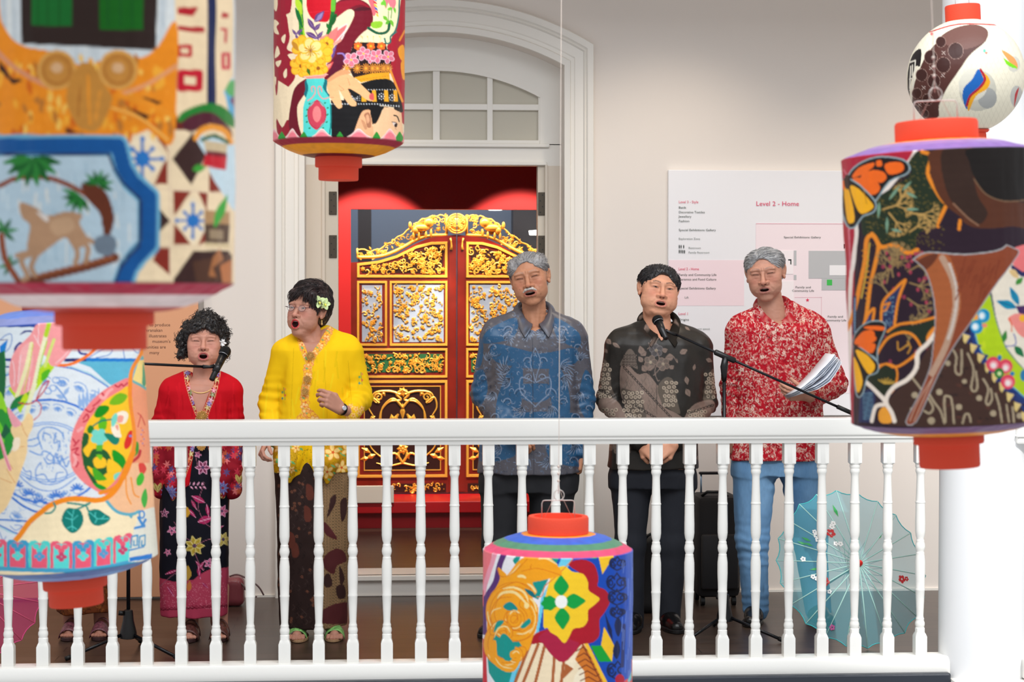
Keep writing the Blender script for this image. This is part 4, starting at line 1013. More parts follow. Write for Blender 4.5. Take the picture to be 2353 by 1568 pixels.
def art4():
 c=Canvas(1090,1240,1470,1640,1.6,(16,74,180)).crop(1050,1080,3.213)
 c.poly([(150,560),(760,560),(640,1000),(400,1900),(150,1900)],(238,236,240))
 for P,wd,q in(([(230,600),(215,700),(185,850),(180,1000)],70,(244,120,130)),([(290,600),(260,700),(210,850),(190,960)],34,(244,160,180)),([(360,600),(320,700),(290,830),(220,950),(200,1100),(205,1200)],42,(88,44,116)),([(190,900),(190,1000)],20,(230,90,110))):c.line(P,wd,q,4)
 c.poly([(170,1230),(215,1260),(240,1900),(170,1900)],(214,30,50))
 TL=(10,150,140)
 c.poly([(215,1260),(320,1100),(460,1150),(520,1340),(440,1600),(300,1600),(240,1500)],TL);c.poly([(590,640),(760,640),(700,760),(600,960),(480,900),(560,800)],TL);c.blob([(415,670),(440,640),(470,640),(440,700)],TL,3)
 c.poly([(780,625),(860,625),(840,690),(690,900),(640,1000),(600,1220),(520,1330),(440,1500),(380,1700),(350,1700),(420,1450),(580,1230),(620,950),(700,800),(760,680)],(108,206,236))
 c.poly([(520,1280),(960,1280),(1150,1700),(380,1700)],(246,226,190))
 for P in([(600,1290),(480,1600)],[(650,1290),(560,1650)],[(720,1380),(700,1650)],[(790,1400),(760,1650)],[(540,1290),(420,1600)]):c.line(P,22,(176,96,50))
 c.blob([(860,1560),(900,1480),(940,1480),(940,1700),(880,1700)],(250,236,206),3);c.poly([(800,1430),(850,1370),(890,1380),(860,1470)],(250,232,200));c.poly([(800,1430),(860,1470),(780,1550)],(176,96,50))
 c.poly([(930,1280),(1100,1560),(1140,1700),(950,1700),(940,1490),(870,1400)],(214,120,40))
 for k in range(6):y=1310+k*44;c.line([(880+k*6,y+30),(930+k*8,y),(980+k*12,y+40),(1010+k*12,y+16)],8,(120,50,26))
 c.line([(950,1280),(1110,1600)],26,(250,196,50));c.line([(925,1290),(1085,1610)],8,(120,50,26))
 def lotus(s,col):
  P=[(1130,965),(1050,1100),(1030,1260),(900,1300),(790,1420),(680,1350),(620,1290),(540,1290),(640,1180),(660,900),(820,700),(930,660),(1020,710),(1040,860)]
  c.blob([(790+(x-790)*s,1000+(y-1000)*s)for x,y in P],col,4)
 c.blob([(820,700),(920,662),(1010,700),(1042,800),(1036,860),(1095,890),(1132,965),(1085,1060),(1050,1110),(1050,1220),(1000,1275),(920,1290),(870,1350),(790,1422),(700,1370),(640,1280),(540,1290),(580,1210),(700,1170),(860,1130),(960,1000),(940,800)],(176,20,40),3)
 c.blob([(600,1240),(700,1180),(850,1260),(900,1290),(790,1422),(700,1370),(640,1290)],(176,30,66),3)
 c.blob([(720,740),(790,710),(840,745),(860,755),(930,770),(965,830),(970,890),(1010,920),(1052,955),(1010,1000),(965,1040),(965,1110),(930,1160),(860,1175),(830,1230),(792,1282),(740,1230),(690,1200),(670,1170),(640,1160),(642,1000),(680,830)],(252,206,40),3)
 G=(4,160,66)
 for a in((772,930,766,780,95),(790,975,948,968,100),(775,1020,782,1180,100),(740,980,620,990,100)):
  c.leaf(a[0],a[1],a[2],a[3],110,G)
 c.poly([(640,940),(700,935),(740,960),(740,1010),(690,1036),(640,1034)],G);c.ell(770,975,45,48,(246,246,240))
 c.line([(870,640),(830,690),(800,720),(720,800),(650,860),(630,930),(590,940)],7,(226,120,60),3)
 O,OD,OL=(248,164,24),(220,118,14),(252,224,150)
 c.blob([(450,680),(520,640),(640,630),(720,680),(775,770),(700,800),(620,820),(560,836),(590,900),(560,950),(600,1020),(590,1160),(560,1240),(520,1340),(440,1240),(380,1150),(300,1150),(270,1230),(230,1280),(225,1150),(240,950),(290,870),(320,800),(305,720),(355,760),(380,770)],O,4)
 for(cx,cy,r,a0,a1,wd)in((425,1050,178,60,300,60),(440,1100,120,-60,150,70),(360,1290,130,20,280,60),(425,1105,52,0,360,44),(430,1370,40,0,360,34),(330,1200,62,180,380,40)):
  c.ring(cx,cy,r,r*1.05,wd+9,OD,a0,a1);c.ring(cx,cy,r,r*1.05,wd,O,a0,a1);c.ring(cx,cy,r,r*1.05,4,OD,a0,a1);c.ring(cx,cy,r+wd*.28,(r+wd*.28)*1.05,7,OL,a0+20,(a0+a1)/2)
 c.blob([(340,1010),(390,975),(440,1010),(445,1040),(380,1040)],(10,140,140),3);c.blob([(470,1160),(530,1100),(545,1130),(500,1170)],(10,150,140),3);c.blob([(275,1200),(300,1120),(350,1120),(300,1180)],TL,3)
 c.blob([(310,1280),(340,1210),(390,1240),(430,1310),(400,1410),(340,1390)],TL,3);c.blob([(500,880),(560,900),(580,945),(540,930)],(10,110,120),3)
 c.blob([(240,1290),(250,1400),(330,1480),(420,1490),(470,1410),(470,1350),(430,1330),(395,1350),(400,1390),(440,1390),(420,1440),(350,1440),(300,1370),(290,1260)],O,3)
 for P,wd in(([(340,880),(420,870),(500,910),(530,980)],16),([(300,950),(340,910),(420,905),(480,950),(530,1010)],20),([(445,790),(480,785),(510,800)],20),([(520,840),(560,870),(585,910)],16),([(360,780),(400,770),(470,690)],8),([(600,660),(660,655),(740,700)],14),([(540,950),(570,980),(590,1050)],14),([(245,1090),(270,1040),(330,1020)],8),([(280,1240),(310,1170),(370,1160),(395,1200)],10),([(390,1070),(420,1040),(465,1060)],13),([(440,1210),(500,1210),(560,1170)],10),([(285,1390),(330,1450),(420,1470)],8),([(410,1360),(440,1340),(465,1360)],9)):c.line(P,wd,OL,4,True)
 for P in([(300,730),(330,790),(420,760),(520,660)],[(480,750),(600,730),(770,780)],[(380,1130),(370,1060),(430,1040),(450,1090),(420,1130)],[(270,1180),(250,1080),(300,960),(400,940)],[(320,880),(440,830),(540,880)],[(550,700),(540,740)],[(360,1120),(420,1180),(500,1190),(560,1120)]):c.line(P,5,OD,4)
 c.ell(516,1003,18,22,OL)
 DB=(18,32,78)
 c.poly([(950,628),(1042,625),(1030,655),(946,652)],(10,160,70));c.poly([(1040,625),(1130,606),(1155,640),(1070,772)],(252,200,40))
 c.poly([(1085,1160),(1160,1300),(1143,1418),(1062,1300)],(252,200,40));c.poly([(985,1300),(1065,1298),(1143,1418),(1045,1418)],(10,164,54))
 for sgn in(-1,1):
  for(cx,cy,r)in((1180,830,60),(1180,940,50),(1180,1050,38),(1180,690,44),(1185,1480,60)):
   x=cx+sgn*r*.75;c.ring(x,cy,r*.5,r*.75,13,DB,20,330,90 if sgn>0 else 0);c.ring(x,cy+6,r*.2,r*.3,9,DB)
   c.line([(cx,cy-r*1.1),(cx+sgn*r*.4,cy-r*.6),(cx+sgn*r*1.1,cy-r*.1),(cx+sgn*r*.9,cy+r*.7),(cx,cy+r*1.2)],11,DB,4)
 c.blob([(1190,1090),(1215,1150),(1190,1235),(1160,1150)],DB,4);c.blob([(1180,1260),(1205,1330),(1178,1400),(1150,1340)],DB,4);c.poly([(1090,1050),(1140,1180),(1150,1280),(1110,1180)],DB)
 c.poly([(1240,600),(1320,600),(1320,1900),(1210,1900),(1215,1200),(1260,1000)],(52,92,190));c.line([(1230,1150),(1220,1450)],26,(40,50,110));
 for k in range(20):x=R_.uniform(1220,1300);y=R_.uniform(650,1500);c.line([(x,y),(x-5,y+R_.uniform(50,160))],5,(100,130,210))
 c.ell(1200,1550,36,40,(190,20,50));c.ell(1262,1575,30,30,(236,90,90));c.line([(1310,1460),(1270,1560)],18,(130,206,206));c.poly([(1290,1400),(1320,1400),(1320,1900),(1290,1900)],(240,110,60))
 c.speckle(.02);return c
def art5():
 c=Canvas(1920,330,2385,1010,1.4,(44,28,28)).crop(1900,0,2.307)
 OR,DG,PU=(236,138,36),(34,46,28),(42,24,38)
 c.poly([(60,780),(1200,760),(1200,2500),(60,2500)],PU)
 c.poly([(60,800),(500,790),(430,870),(200,960),(150,1200),(140,2400),(60,2400)],(178,30,56))
 for k in range(16):c.line([(90+k*3,900+k*40),(130-k,960+k*44)],5,(226,130,150))
 c.line([(470,800),(430,870),(250,1080),(165,1160),(160,1250),(140,1400),(125,1560),(110,2300)],22,(240,226,216),4)
 c.blob([(500,800),(560,820),(540,930),(600,1050),(640,1090),(600,1190),(540,1200),(480,1250),(470,1320),(420,1330),(350,1290),(280,1300),(240,1230),(200,1250),(185,1190),(190,1140),(250,1060),(440,930),(430,870),(470,810)],DG,4)
 for k in range(420):
  x,y=R_.uniform(200,620),R_.uniform(810,1320)
  if c.a[int((y/2.307-330)*1.4),int((x/2.307+1900-1920)*1.4)].sum()<.12:c.ell(x,y,5,2.4,(112,96,40),R_.uniform(0,60))
 def sprig(x,y,a,L,wd,col,d=0):
  x2,y2=x+L*math.cos(a),y+L*math.sin(a);c.line([(x,y),(x2,y2)],wd,col)
  if d<3:
   for s in(-.6,.15,.7):sprig(x2,y2,a+s+R_.uniform(-.15,.15),L*.66,wd*.75,col,d+1)
 for a in((300,1110,-.3,70),(440,1130,.1,70),(380,1090,-1.2,50),(330,1130,.9,60),(440,1230,-.6,50)):sprig(*a,9,(190,150,84))
 for a in((330,1060,390,980),(400,1010,450,960),(420,1110,490,1110),(320,1150,318,1240),(340,1215,400,1230),(420,1020,480,1050),(280,1070,275,1160)):c.leaf(*a,16,(120,156,130))
 OE=[(505,805),(555,830),(535,920),(590,1030),(620,1070)]
 c.line(OE,20,OR,4);c.line([(630,1095),(605,1150),(590,1200)],20,OR,4);c.line([(480,1325),(430,1342),(360,1300),(290,1310),(250,1250),(215,1270),(205,1380),(180,1500),(150,1640),(100,1760)],22,OR,4)
 c.line([(240,1240),(275,1300),(260,1400),(230,1520),(210,1700),(180,1900)],20,OR,4);c.line([(230,1290),(215,1420),(185,1580)],8,(210,170,60),4)
 for k in range(12):c.line([(190+k*2,1330+k*28),(225,1320+k*30)],6,(214,140,40))
 for a in((300,1460,-.9,70),(320,1500,-1.4,60),(430,1440,-.5,60),(440,1500,.3,60),(380,1420,-1.6,60)):sprig(*a,8,(150,120,76))
 for k in range(26):c.ell(R_.uniform(290,540),R_.uniform(1340,1640),8,11,(170,60,80))
 c.crop(1900,600,3.015)
 for a in((460,110,-1.7,90),(640,180,-.9,70),(560,260,.6,80),(430,230,-2.2,70),(700,360,2.4,60),(560,590,-1.4,50)):sprig(*a,11,(150,124,80))
 for k in range(22):c.ell(R_.uniform(360,740),R_.uniform(20,700),12,15,(150,52,74))
 c.poly([(400,270),(490,190),(520,150),(500,240),(480,330),(470,440),(390,480),(380,350)],(40,50,90));
 for k in range(40):c.line([(R_.uniform(395,470),R_.uniform(230,450))]*2,7,(140,180,200))
 c.line([(375,420),(380,330),(400,270),(470,200),(545,130),(520,200),(490,300),(470,440)],18,OR,3);c.line([(380,310),(440,290),(410,340),(385,350)],12,OR)
 c.line([(260,440),(290,370),(330,330),(320,420)],18,OR,3);c.poly([(270,430),(310,360),(305,430)],(40,60,110))
 c.poly([(185,240),(210,240),(200,500),(180,520)],(36,44,80));
 for k in range(12):c.line([(195,260+k*20),(200,270+k*20)],8,(120,160,190))
 c.blob([(750,395),(640,440),(500,460),(430,500),(360,600),(350,640),(420,560),(520,490),(600,500),(640,560),(660,600),(740,540)],(34,44,30),4)
 c.line([(330,680),(380,590),(430,530),(520,495),(590,510),(640,570),(640,620),(500,730),(400,720),(350,730)],18,OR,4);c.line([(420,490),(500,440),(620,425),(750,390)],18,OR,4);c.line([(640,640),(520,720)],14,OR);c.line([(560,560),(580,600),(560,640)],10,(200,140,50),3);c.line([(570,570),(500,620),(490,560)],10,(200,140,50),3)
 c.blob([(700,500),(755,450),(755,540),(690,560)],OR,3)
 c.blob([(350,760),(400,720),(470,760),(480,830),(430,930),(400,960),(300,840),(270,820)],(34,42,26),4);c.line([(340,760),(400,715),(470,730),(490,790),(470,880),(430,930)],14,OR,4)
 for k in range(7):c.line([(400,850),(360+k*22,800-abs(3-k)*-8+k*4)],8,(190,150,60))
 c.poly([(240,900),(330,880),(340,960),(300,1120),(220,1120),(225,980)],(36,44,84))
 for k in range(12):c.line([(250,920+k*16),(320,915+k*16)],4,(120,170,190))
 c.poly([(760,500),(940,500),(1366,1060),(1500,1200),(430,1140),(430,960),(600,780)],(66,42,34))
 c.crop(2080,580,3.564)
 for k in range(60):x,y=R_.uniform(200,950),R_.uniform(760,1390);c.poly([(x,y),(x+R_.uniform(20,50),y+4),(x+R_.uniform(10,40),y+R_.uniform(14,40)),(x-6,y+20)],[(82,48,38),(52,34,30)][k%2])if y>1700-1.0*x or x<600 else None
 Wc=(170,152,124)
 for P in([(395,805),(420,860),(410,960),(430,1000),(460,980),(460,800)],[(510,830),(560,960),(540,1100),(560,1140),(590,1110),(580,980)],[(640,1040),(680,1120),(660,1220),(680,1250),(710,1200),(700,1120)],[(740,1160),(770,1260),(790,1390)],[(330,1390),(320,1200),(350,1180),(380,1210),(400,1400)],[(190,1150),(240,1230),(290,1300),(320,1400)],[(160,1300),(200,1320),(230,1270),(180,1180)],[(470,1400),(490,1330),(520,1330),(535,1390)],[(830,1250),(850,1390)],[(880,1270),(890,1390)],[(60,1030),(100,1080),(130,1120)]):c.line(P,17,Wc,4)
 for x,y,r in((485,1058,20),(350,910,22),(280,1145,26),(605,1195,24),(440,1268,26),(720,1320,26),(215,1380,30),(935,1340,24),(80,1170,26),(60,1290,20)):c.ell(x,y,r,r,Wc)
 c.poly([(700,300),(900,-20),(1100,-100),(1100,1060),(960,960),(800,740),(740,520)],(238,226,206));c.poly([(560,500),(690,330),(745,560),(830,790),(1000,990),(1000,1260),(800,1080),(640,900),(560,740),(540,600)],(178,208,20))
 for k in range(26):x,y=R_.uniform(570,960),R_.uniform(460,1150);c.line([(x,y),(x+6,y+50)],22,(196,216,30))if abs(y-(x*1.2-60))<130 else None
 c.line([(690,320),(745,560),(830,790),(990,980)],8,(96,120,130),4)
 c.line([(545,600),(575,760),(650,890),(800,1060),(990,1230)],40,(28,56,120),4);c.line([(560,600),(592,750),(670,885),(820,1050),(990,1200)],10,(90,160,200),4)
 for k in range(9):
  t=k/8;x,y=500+t*470,660+t*620-40*math.sin(t*PI)*-1;x=490+480*t;y=690+600*t+20*math.sin(t*PI)
  c.poly([(x-30,y-40),(x+75,y-10),(x+20,y+62)],(28,50,110))
 for k in range(9):
  t=k/8;x=470+480*t;y=665+640*t
  c.poly([(x,y),(x+62,y+20),(x+20,y+86),(x+4,y+60)],(224,196,124))
 for a in((640,520,52,56),(585,610,50,56)):c.ell(*a,(10,140,190));c.ell(a[0]-12,a[1],30,34,(150,206,226));c.ell(a[0]-14,a[1],18,22,(240,240,240))
 c.ell(575,530,22,24,(244,160,40));c.ell(650,600,22,18,(236,140,110))
 for a in((720,915,58),(820,935,58),(840,1060,58)):c.ell(a[0],a[1],a[2],a[2]*1.05,(226,66,90));c.ell(a[0]+4,a[1]+8,36,36,(244,150,160));c.ell(a[0]+2,a[1]+12,22,22,(246,230,226))
 c.ell(768,990,38,42,(30,120,40));c.ell(770,994,16,18,(210,226,160));c.ell(770,865,16,24,(20,120,180));c.ell(876,995,16,18,(20,120,180))
 for a in((930,430,855,285,60),(910,455,745,398,70)):c.leaf(*a,(0,140,176),(20,60,120))
 c.blob([(860,0),(900,-40),(1060,-60),(1060,150),(960,160),(880,100)],(236,118,118),3);c.poly([(870,100),(960,160),(1060,150),(1060,210),(950,200),(860,130)],(30,34,90));c.blob([(845,150),(900,145),(930,210),(880,200)],(226,190,130),3);c.leaf(905,265,965,205,44,(60,140,50))
 c.poly([(905,440),(1060,430),(1060,560),(960,570)],(70,30,90));c.blob([(840,540),(930,500),(1060,560),(1060,700),(950,690),(880,600)],(240,140,130),3);c.ell(960,540,26,30,(246,180,30));c.line([(850,540),(870,600),(870,650)],10,(226,90,40))
 c.leaf(800,740,825,640,46,(50,130,50));c.leaf(895,770,975,860,60,(14,110,60));c.line([(820,770),(900,760),(900,700),(885,670)],9,(50,80,170),3);c.ell(965,1010,26,46,(40,120,170))
 c.crop(1900,600,3.015)
 c.line([(760,490),(700,570),(630,640),(620,740),(560,820),(460,880),(410,970),(450,1050),(470,1110)],30,(240,224,208),4);c.line([(265,835),(340,900),(410,985),(340,1010),(310,1110)],28,(240,224,208),4);c.blob([(360,1050),(400,1010),(440,1060),(450,1120),(370,1120)],(240,160,50),3)
 c.crop(1900,0,2.307)
 c.blob([(555,800),(760,780),(1120,770),(1120,1180),(980,1200),(860,1212),(760,1200),(680,1140),(600,1050),(560,960),(545,880)],(88,46,28),4);c.blob([(610,800),(760,790),(770,900),(800,1040),(850,1130),(800,1190),(700,1120),(630,1000)],(54,34,26),4)
 c.blob([(760,785),(1120,775),(1120,1040),(960,1070),(860,1040),(790,960),(755,860)],(26,20,18),4);c.line([(780,950),(840,1030),(940,1068),(1060,1060)],7,(120,90,66),4);c.line([(670,1080),(740,1150),(800,1195)],9,(140,100,76),4)
 c.poly([(640,1100),(720,1160),(720,1200),(590,1200)],(40,24,38));c.line([(705,1170),(700,1215)],18,OR)
 c.crop(1900,600,3.015)
 horn=[(600,-10),(660,-50),(740,-60),(950,-45),(1170,-70),(1240,-110),(1290,-90),(1330,-60),(1262,40),(1150,190),(1000,420),(900,560),(800,730),(720,900),(620,1115),(548,1115),(640,930),(715,740),(735,600),(752,400),(735,230),(690,80),(640,20)]
 c.blob(horn,(140,66,38),3);M5=c.mask(horn,3)
 c.blob([(640,-40),(820,-60),(900,100),(930,300),(880,480),(800,640),(740,700),(752,400),(735,230),(660,40)],(170,92,50),3,clip=M5)
 c.line([(800,-20),(870,120),(895,280),(870,440),(820,600),(730,780)],44,(186,150,126),4,clip=M5);c.line([(850,20),(892,160),(898,290),(872,440),(840,540)],18,(206,190,178),4,clip=M5)
 for k in range(24):x=R_.uniform(930,1200);y=R_.uniform(-30,200);c.line([(x,y),(x-R_.uniform(20,60),y+R_.uniform(60,150))],9,(128,56,32),clip=M5)
 c.blob([(630,0),(700,-40),(770,-50),(750,0),(690,60),(640,50)],(104,50,30),3,clip=M5)
 c.line(horn[5:]+horn[:1],7,(170,168,170),3);c.line(horn[:6],9,(176,176,176),3)
 for dx in(0,30):c.line([(740,800),(640+dx,960),(575+dx,1110)],6,(196,160,140),3,clip=M5)
 c.crop(1900,0,2.307)
 def wing(parts,edge,veins):
  c.line(edge+[edge[0]],16,(150,170,176),3);c.blob(edge,(28,20,20),3)
  for P,q in parts:c.blob(P,q,3)
 OO,YY=(246,106,26),(252,180,24)
 wing([([(135,940),(170,890),(250,862),(245,890),(180,930)],OO),([(265,855),(290,850),(295,880),(268,882)],OO),([(310,870),(390,860),(410,890),(390,915),(330,925)],OO),([(180,940),(240,905),(270,960),(280,1000)],OO),([(235,905),(300,910),(318,945),(280,970)],OO),([(140,945),(230,950),(285,1000),(240,1035),(170,990)],OO)],
[(110,950),(150,890),(220,850),(300,835),(400,850),(435,885),(420,920),(330,960),(260,1060),(240,1045),(130,960)],[])
 wing([([(90,1000),(115,990),(150,1150),(130,1185),(105,1160)],YY),([(125,990),(170,1000),(245,1080),(240,1110),(190,1135),(160,1100)],YY),([(80,960),(100,960),(92,1010),(82,990)],OO)],
[(85,960),(115,950),(180,990),(255,1070),(248,1120),(190,1145),(150,1200),(110,1195),(85,1100)],[])
 c.ell(110,965,18,40,(36,20,22))
 c.line([(200,1010),(215,1080)],4,(180,120,20))
 c.crop(1900,600,3.015)
 wing([([(190,570),(240,500),(290,480),(330,490),(330,560),(260,580)],OO),([(260,460),(300,450),(390,455),(390,480),(300,475)],OO),([(210,590),(330,570),(330,620),(300,640)],OO),([(200,580),(330,520),(330,560)],OO)],
[(185,560),(220,480),(300,425),(380,425),(400,470),(350,600),(345,700),(330,660),(200,600)],[])
 wing([([(200,620),(280,650),(335,720),(320,770),(280,775)],YY),([(185,670),(220,720),(250,830),(230,900),(200,890)],YY)],
[(185,600),(240,610),(345,700),(345,770),(280,800),(250,910),(215,940),(195,850)],[])
 c.speckle(.02);return c
def art6():
 c=Canvas(2078,40,2358,310,1.8,(244,236,212)).crop(1900,0,2.307)
 for k in range(-20,30):
  c.line([(560+k*26,120),(560+k*26+260,700)],1.6,(226,217,194));c.line([(1000+k*26,120),(1000+k*26-260,700)],1.6,(226,217,194))
 c.line([(545,170),(700,128),(900,132)],6,(200,40,50),4)
 c.blob([(600,210),(680,150),(780,130),(850,160),(840,220),(760,290),(690,390),(630,480),(595,560),(585,625),(470,622),(452,560),(460,470),(480,400),(530,290)],(84,48,42),4)
 c.blob([(600,200),(680,148),(780,132),(850,160),(835,220),(740,260),(640,240)],(116,80,72),4)
 for x,y,r in((552,303,34),(683,270,40),(503,398,30),(618,345,38),(568,430,34),(478,495,26),(535,527,28),(470,580,22),(520,603,20),(605,222,26)):c.ell(x,y,r,r*1.1,(62,32,28));c.ring(x,y,r,r*1.1,3,(150,120,110))
 for x,y in((553,362),(515,465),(492,555),(615,400),(620,280)):c.line([(x-9,y-9),(x+9,y+9)],3,(196,176,166));c.line([(x-9,y+9),(x+9,y-9)],3,(196,176,166))
 c.blob([(455,290),(500,260),(495,350),(470,355),(440,470),(445,560),(430,500),(430,380)],(30,26,28),3)
 for P in([(440,330),(470,320),(465,400)],[(445,350),(440,470)],[(455,345),(452,400)],[(440,420),(462,410),(458,460),(440,480)],[(448,500),(440,540)]):c.line(P,6,(236,230,214))
 c.ell(800,480,98,110,(206,202,186));c.ell(850,520,50,56,(170,170,166));c.ell(775,450,76,84,(222,218,202))
 c.blob([(805,365),(840,410),(820,460),(770,500),(745,580),(722,530),(725,470),(770,420)],(30,100,180),4);c.blob([(812,370),(862,420),(850,470),(790,510),(752,590),(748,540),(790,480),(835,440)],(240,170,34),4);c.line([(815,370),(838,420),(810,465),(760,510),(742,560)],12,(176,30,50),4)
 c.ell(990,340,34,42,(214,210,196));c.blob([(925,265),(985,300),(1010,340),(1005,365),(960,320)],(242,160,90),3);c.blob([(925,270),(940,310),(1000,350),(1005,365),(950,340)],(130,220,30),3)
 c.ell(1005,512,34,58,(200,198,190));c.blob([(1018,462),(1005,520),(992,570),(996,500)],(190,26,40),3);c.blob([(1022,465),(1014,520),(1000,560),(1018,500)],(90,130,170),3)
 c.ell(835,270,8,10,(100,200,170));c.ell(845,280,6,6,(236,110,90));c.ell(557,180,8,8,(236,110,110));c.ell(1040,570,6,20,(30,50,110))
 return c
# ================================================================ LANTERNS
FOAM=mat('orange_red_foam',(234,72,42),0.75,bump=(220,0.10),var=(3,0.03))
WIRE=mat('galvanised_wire',(206,202,196),0.35,0.5)
CORD=mat('nylon_cord',(206,190,178),0.5)
PAPER=mat('painted_paper',(230,230,230),0.42,vc='Col',bump=(26,0.18,(1,1,0.45)),spec=0.25)
def lantern(label,cx,y_top,y_bot,Rpx,diam,art,bands_bot,bands_top,capr,ctop,cbot,tilt=0.0,rows=220,segs=480,yseam=(0,0),handle=True,cord_to=4.4,shape=None,h_low=None,crinkle=0.004,fine=0.0):
 """cx = axis px at mid height, y_top/y_bot = side silhouettes of the straight wall; bands: [(r_frac, colour)] from the wall inwards"""
 cy=(y_top+y_bot)/2
 D=FPX*diam/(2*Rpx)
 ray=Fv*FPX+Rv*(cx-1176.5)+Uv*(784.0-cy)
 C0=CAM+ray/FPX*D
 k=FPX/D
 R=diam/2;hh=(y_bot-y_top)/k/2
 root=thing('paper_lantern',label,'lantern',tuple(C0));root.rotation_euler=(0,math.radians(tilt),0)
 bpy.context.view_layer.update()
 M=np.array(root.matrix_world);face=math.atan2(CAM[1]-C0[1],CAM[0]-C0[0])
 if shape is None:
  low=h_low or 0.20*R
  wall=[(R,hh*(1-2*t))for t in np.linspace(0,1,rows)]
  nb=26;tb=[(R*(1-(1-capr)*u),hh+low*(1-(1-u)**1.8))for u in np.linspace(0,1,nb)][::-1]
  bb_=[(R*(1-(1-capr)*u),-hh-low*(1-(1-u)**1.8))for u in np.linspace(0,1,nb)]
  prof=tb[:-1]+wall+bb_[1:]
  zone=np.array([1]*(nb-1)+[0]*rows+[2]*(nb-1))
 else:
  prof=[(R*r,hh*z)for r,z in shape];zone=np.zeros(len(prof),int)
  low=0
 prof=np.array(prof);n=segs
 th=np.linspace(-PI,PI,n,endpoint=False)
 rr=np.repeat(prof[:,0],n);zz=np.repeat(prof[:,1],n);tt=np.tile(th,len(prof));zn=np.repeat(zone,n)
 A=face+tt
 base=np.stack([rr*np.cos(A),rr*np.sin(A),zz],1)
 wob=vnoise(base,14.0,3)*crinkle*0.35*R/0.22+np.where(zn>0,vnoise(base*np.array([1,1,1.0]),55.0,9)*crinkle*0.9,vnoise(base*np.array([3,3,.6]),20,5)*crinkle*0.25)
 ribs=np.sin(zz/R*70)*0.00006
 r2=rr+np.where(rr>capr*R*1.05,wob+ribs,0)
 V=np.stack([r2*np.cos(A),r2*np.sin(A),zz],1)
 tf=np.where(np.abs(tt)>PI/2,np.sign(tt)*PI-tt,tt)*0.995
 Pf=np.stack([rr*np.cos(face+tf),rr*np.sin(face+tf),zz],1)
 W=Pf@M[:3,:3].T+M[:3,3]
 ax=np.stack([np.zeros_like(rr),np.zeros_like(rr),zz],1)@M[:3,:3].T+M[:3,3]
 px,py=project(W)
 col=art.sample(px,py)
 fr=rr/R
 for zid,bands in((1,bands_top),(2,bands_bot)):
  for rf,cc in bands:
   m=(zn==zid)&(fr<=rf+0.004*np.sin(tt*9+zid));col[m]=srgb(cc)
 m=zn>0
 col[m]*=(1+0.10*vnoise(base[m]*np.array([1,1,.3]),60,4))[:,None]
 i=np.arange(len(prof)-1)[:,None]*n;j=np.arange(n)[None,:];j2=(j+1)%n
 F=np.stack([i+j,i+n+j,i+n+j2,i+j2],-1).reshape(-1,4)
 mesh_np('shade',V,F,PAPER,root,True,col)
 def cap(pr,name):
  b=MB();b.lathe(pr,(0,0,0),48,True);return b.build(name,FOAM,root,auto=35)
 zt_,zb_=hh+low-0.004,-hh-low+0.004
 if ctop:
  r,h=ctop[0]/k,ctop[1]/k;bv=0.006
  cap([(r*0.80,zt_),(r*.97,zt_+.002),(r,zt_+bv),(r,zt_+h-bv),(r*.97,zt_+h),(r*.80,zt_+h),(r*.78,zt_+h-.02)],'top_cap')
 if cbot:
  (r1,h1),(r2_,h2)=cbot;r1,h1,r2_,h2=r1/k,h1/k,r2_/k,h2/k;bv=.004
  cap([(r1*.9,zb_),(r1,zb_-bv),(r1,zb_-h1+bv),(r1*.98,zb_-h1),(r2_*1.01,zb_-h1-.001),(r2_,zb_-h1-bv),(r2_,zb_-h1-h2+bv),(r2_*.97,zb_-h1-h2)],'bottom_cap')
 if handle and ctop:
  r=ctop[0]/k;zc=zt_+ctop[1]/k;hw=r*.54;hz=0.30*r+0.02
  b=MB();P=[(-hw,0,zc-.02),(-hw,0,zc+hz*.8),(-hw*.93,0,zc+hz*.97),(-hw*.8,0,zc+hz),(0,0,zc+hz),(hw*.8,0,zc+hz),(hw*.93,0,zc+hz*.97),(hw,0,zc+hz*.8),(hw,0,zc-.02)]
  b.tube([tuple(p)for p in P],0.0014,8)
  b.tube([(0.016*math.cos(a)+.002,.004*a/6,zc+hz+.016+0.016*math.sin(a))for a in np.linspace(-PI/2,2*PI-.3,22)],0.0013,8)
  b.build('wire_handle',WIRE,root,smooth=True)
  b=MB();zr=zc+hz+.02
  b.tube([(0,0,zr),(0.001,0,zr+.05),(0,0,cord_to-C0[2])],0.0011,6)
  for s in(-1,1):b.tube([(s*r*.5,0,zc-.015),(s*.012,0,zr-.01),(0,0,zr+.03)],.0006,5)
  for q in range(3):b.add(*_knot(0,0,zr+.04+q*.022,.0045))
  b.build('cord',CORD,root,smooth=True)
 return root
def _knot(x,y,z,r):
 b=MB();b.lathe([(.0005,-r),(r*.8,-r*.6),(r,0),(r*.8,r*.6),(.0005,r)],(x,y,z),10);return b.V[0],b.F
lantern('huge blurred lantern at the upper left painted with gilded carving and a brown deer',238,-190,650,297,0.46,art1(),
[(1.0,(190,40,70)),(.84,(250,226,222)),(.62,(206,70,60)),(.45,(120,14,24))],[(1,(186,44,70))],.38,(110,60),((113,36),(96,56)),0,240,560,h_low=0.052,crinkle=0.006)
lantern('lantern at the lower left painted with pink anthuriums and a blue and white plate',148,742,1292,192,0.46,art2(),
[(1.0,(84,116,176)),(.80,(120,160,214)),(.55,(20,44,108))],[(1,(120,128,176)),(.8,(90,120,190)),(.5,(60,90,160))],.38,(72,60),((73,30),(62,40)),-4,300,560,h_low=0.040)
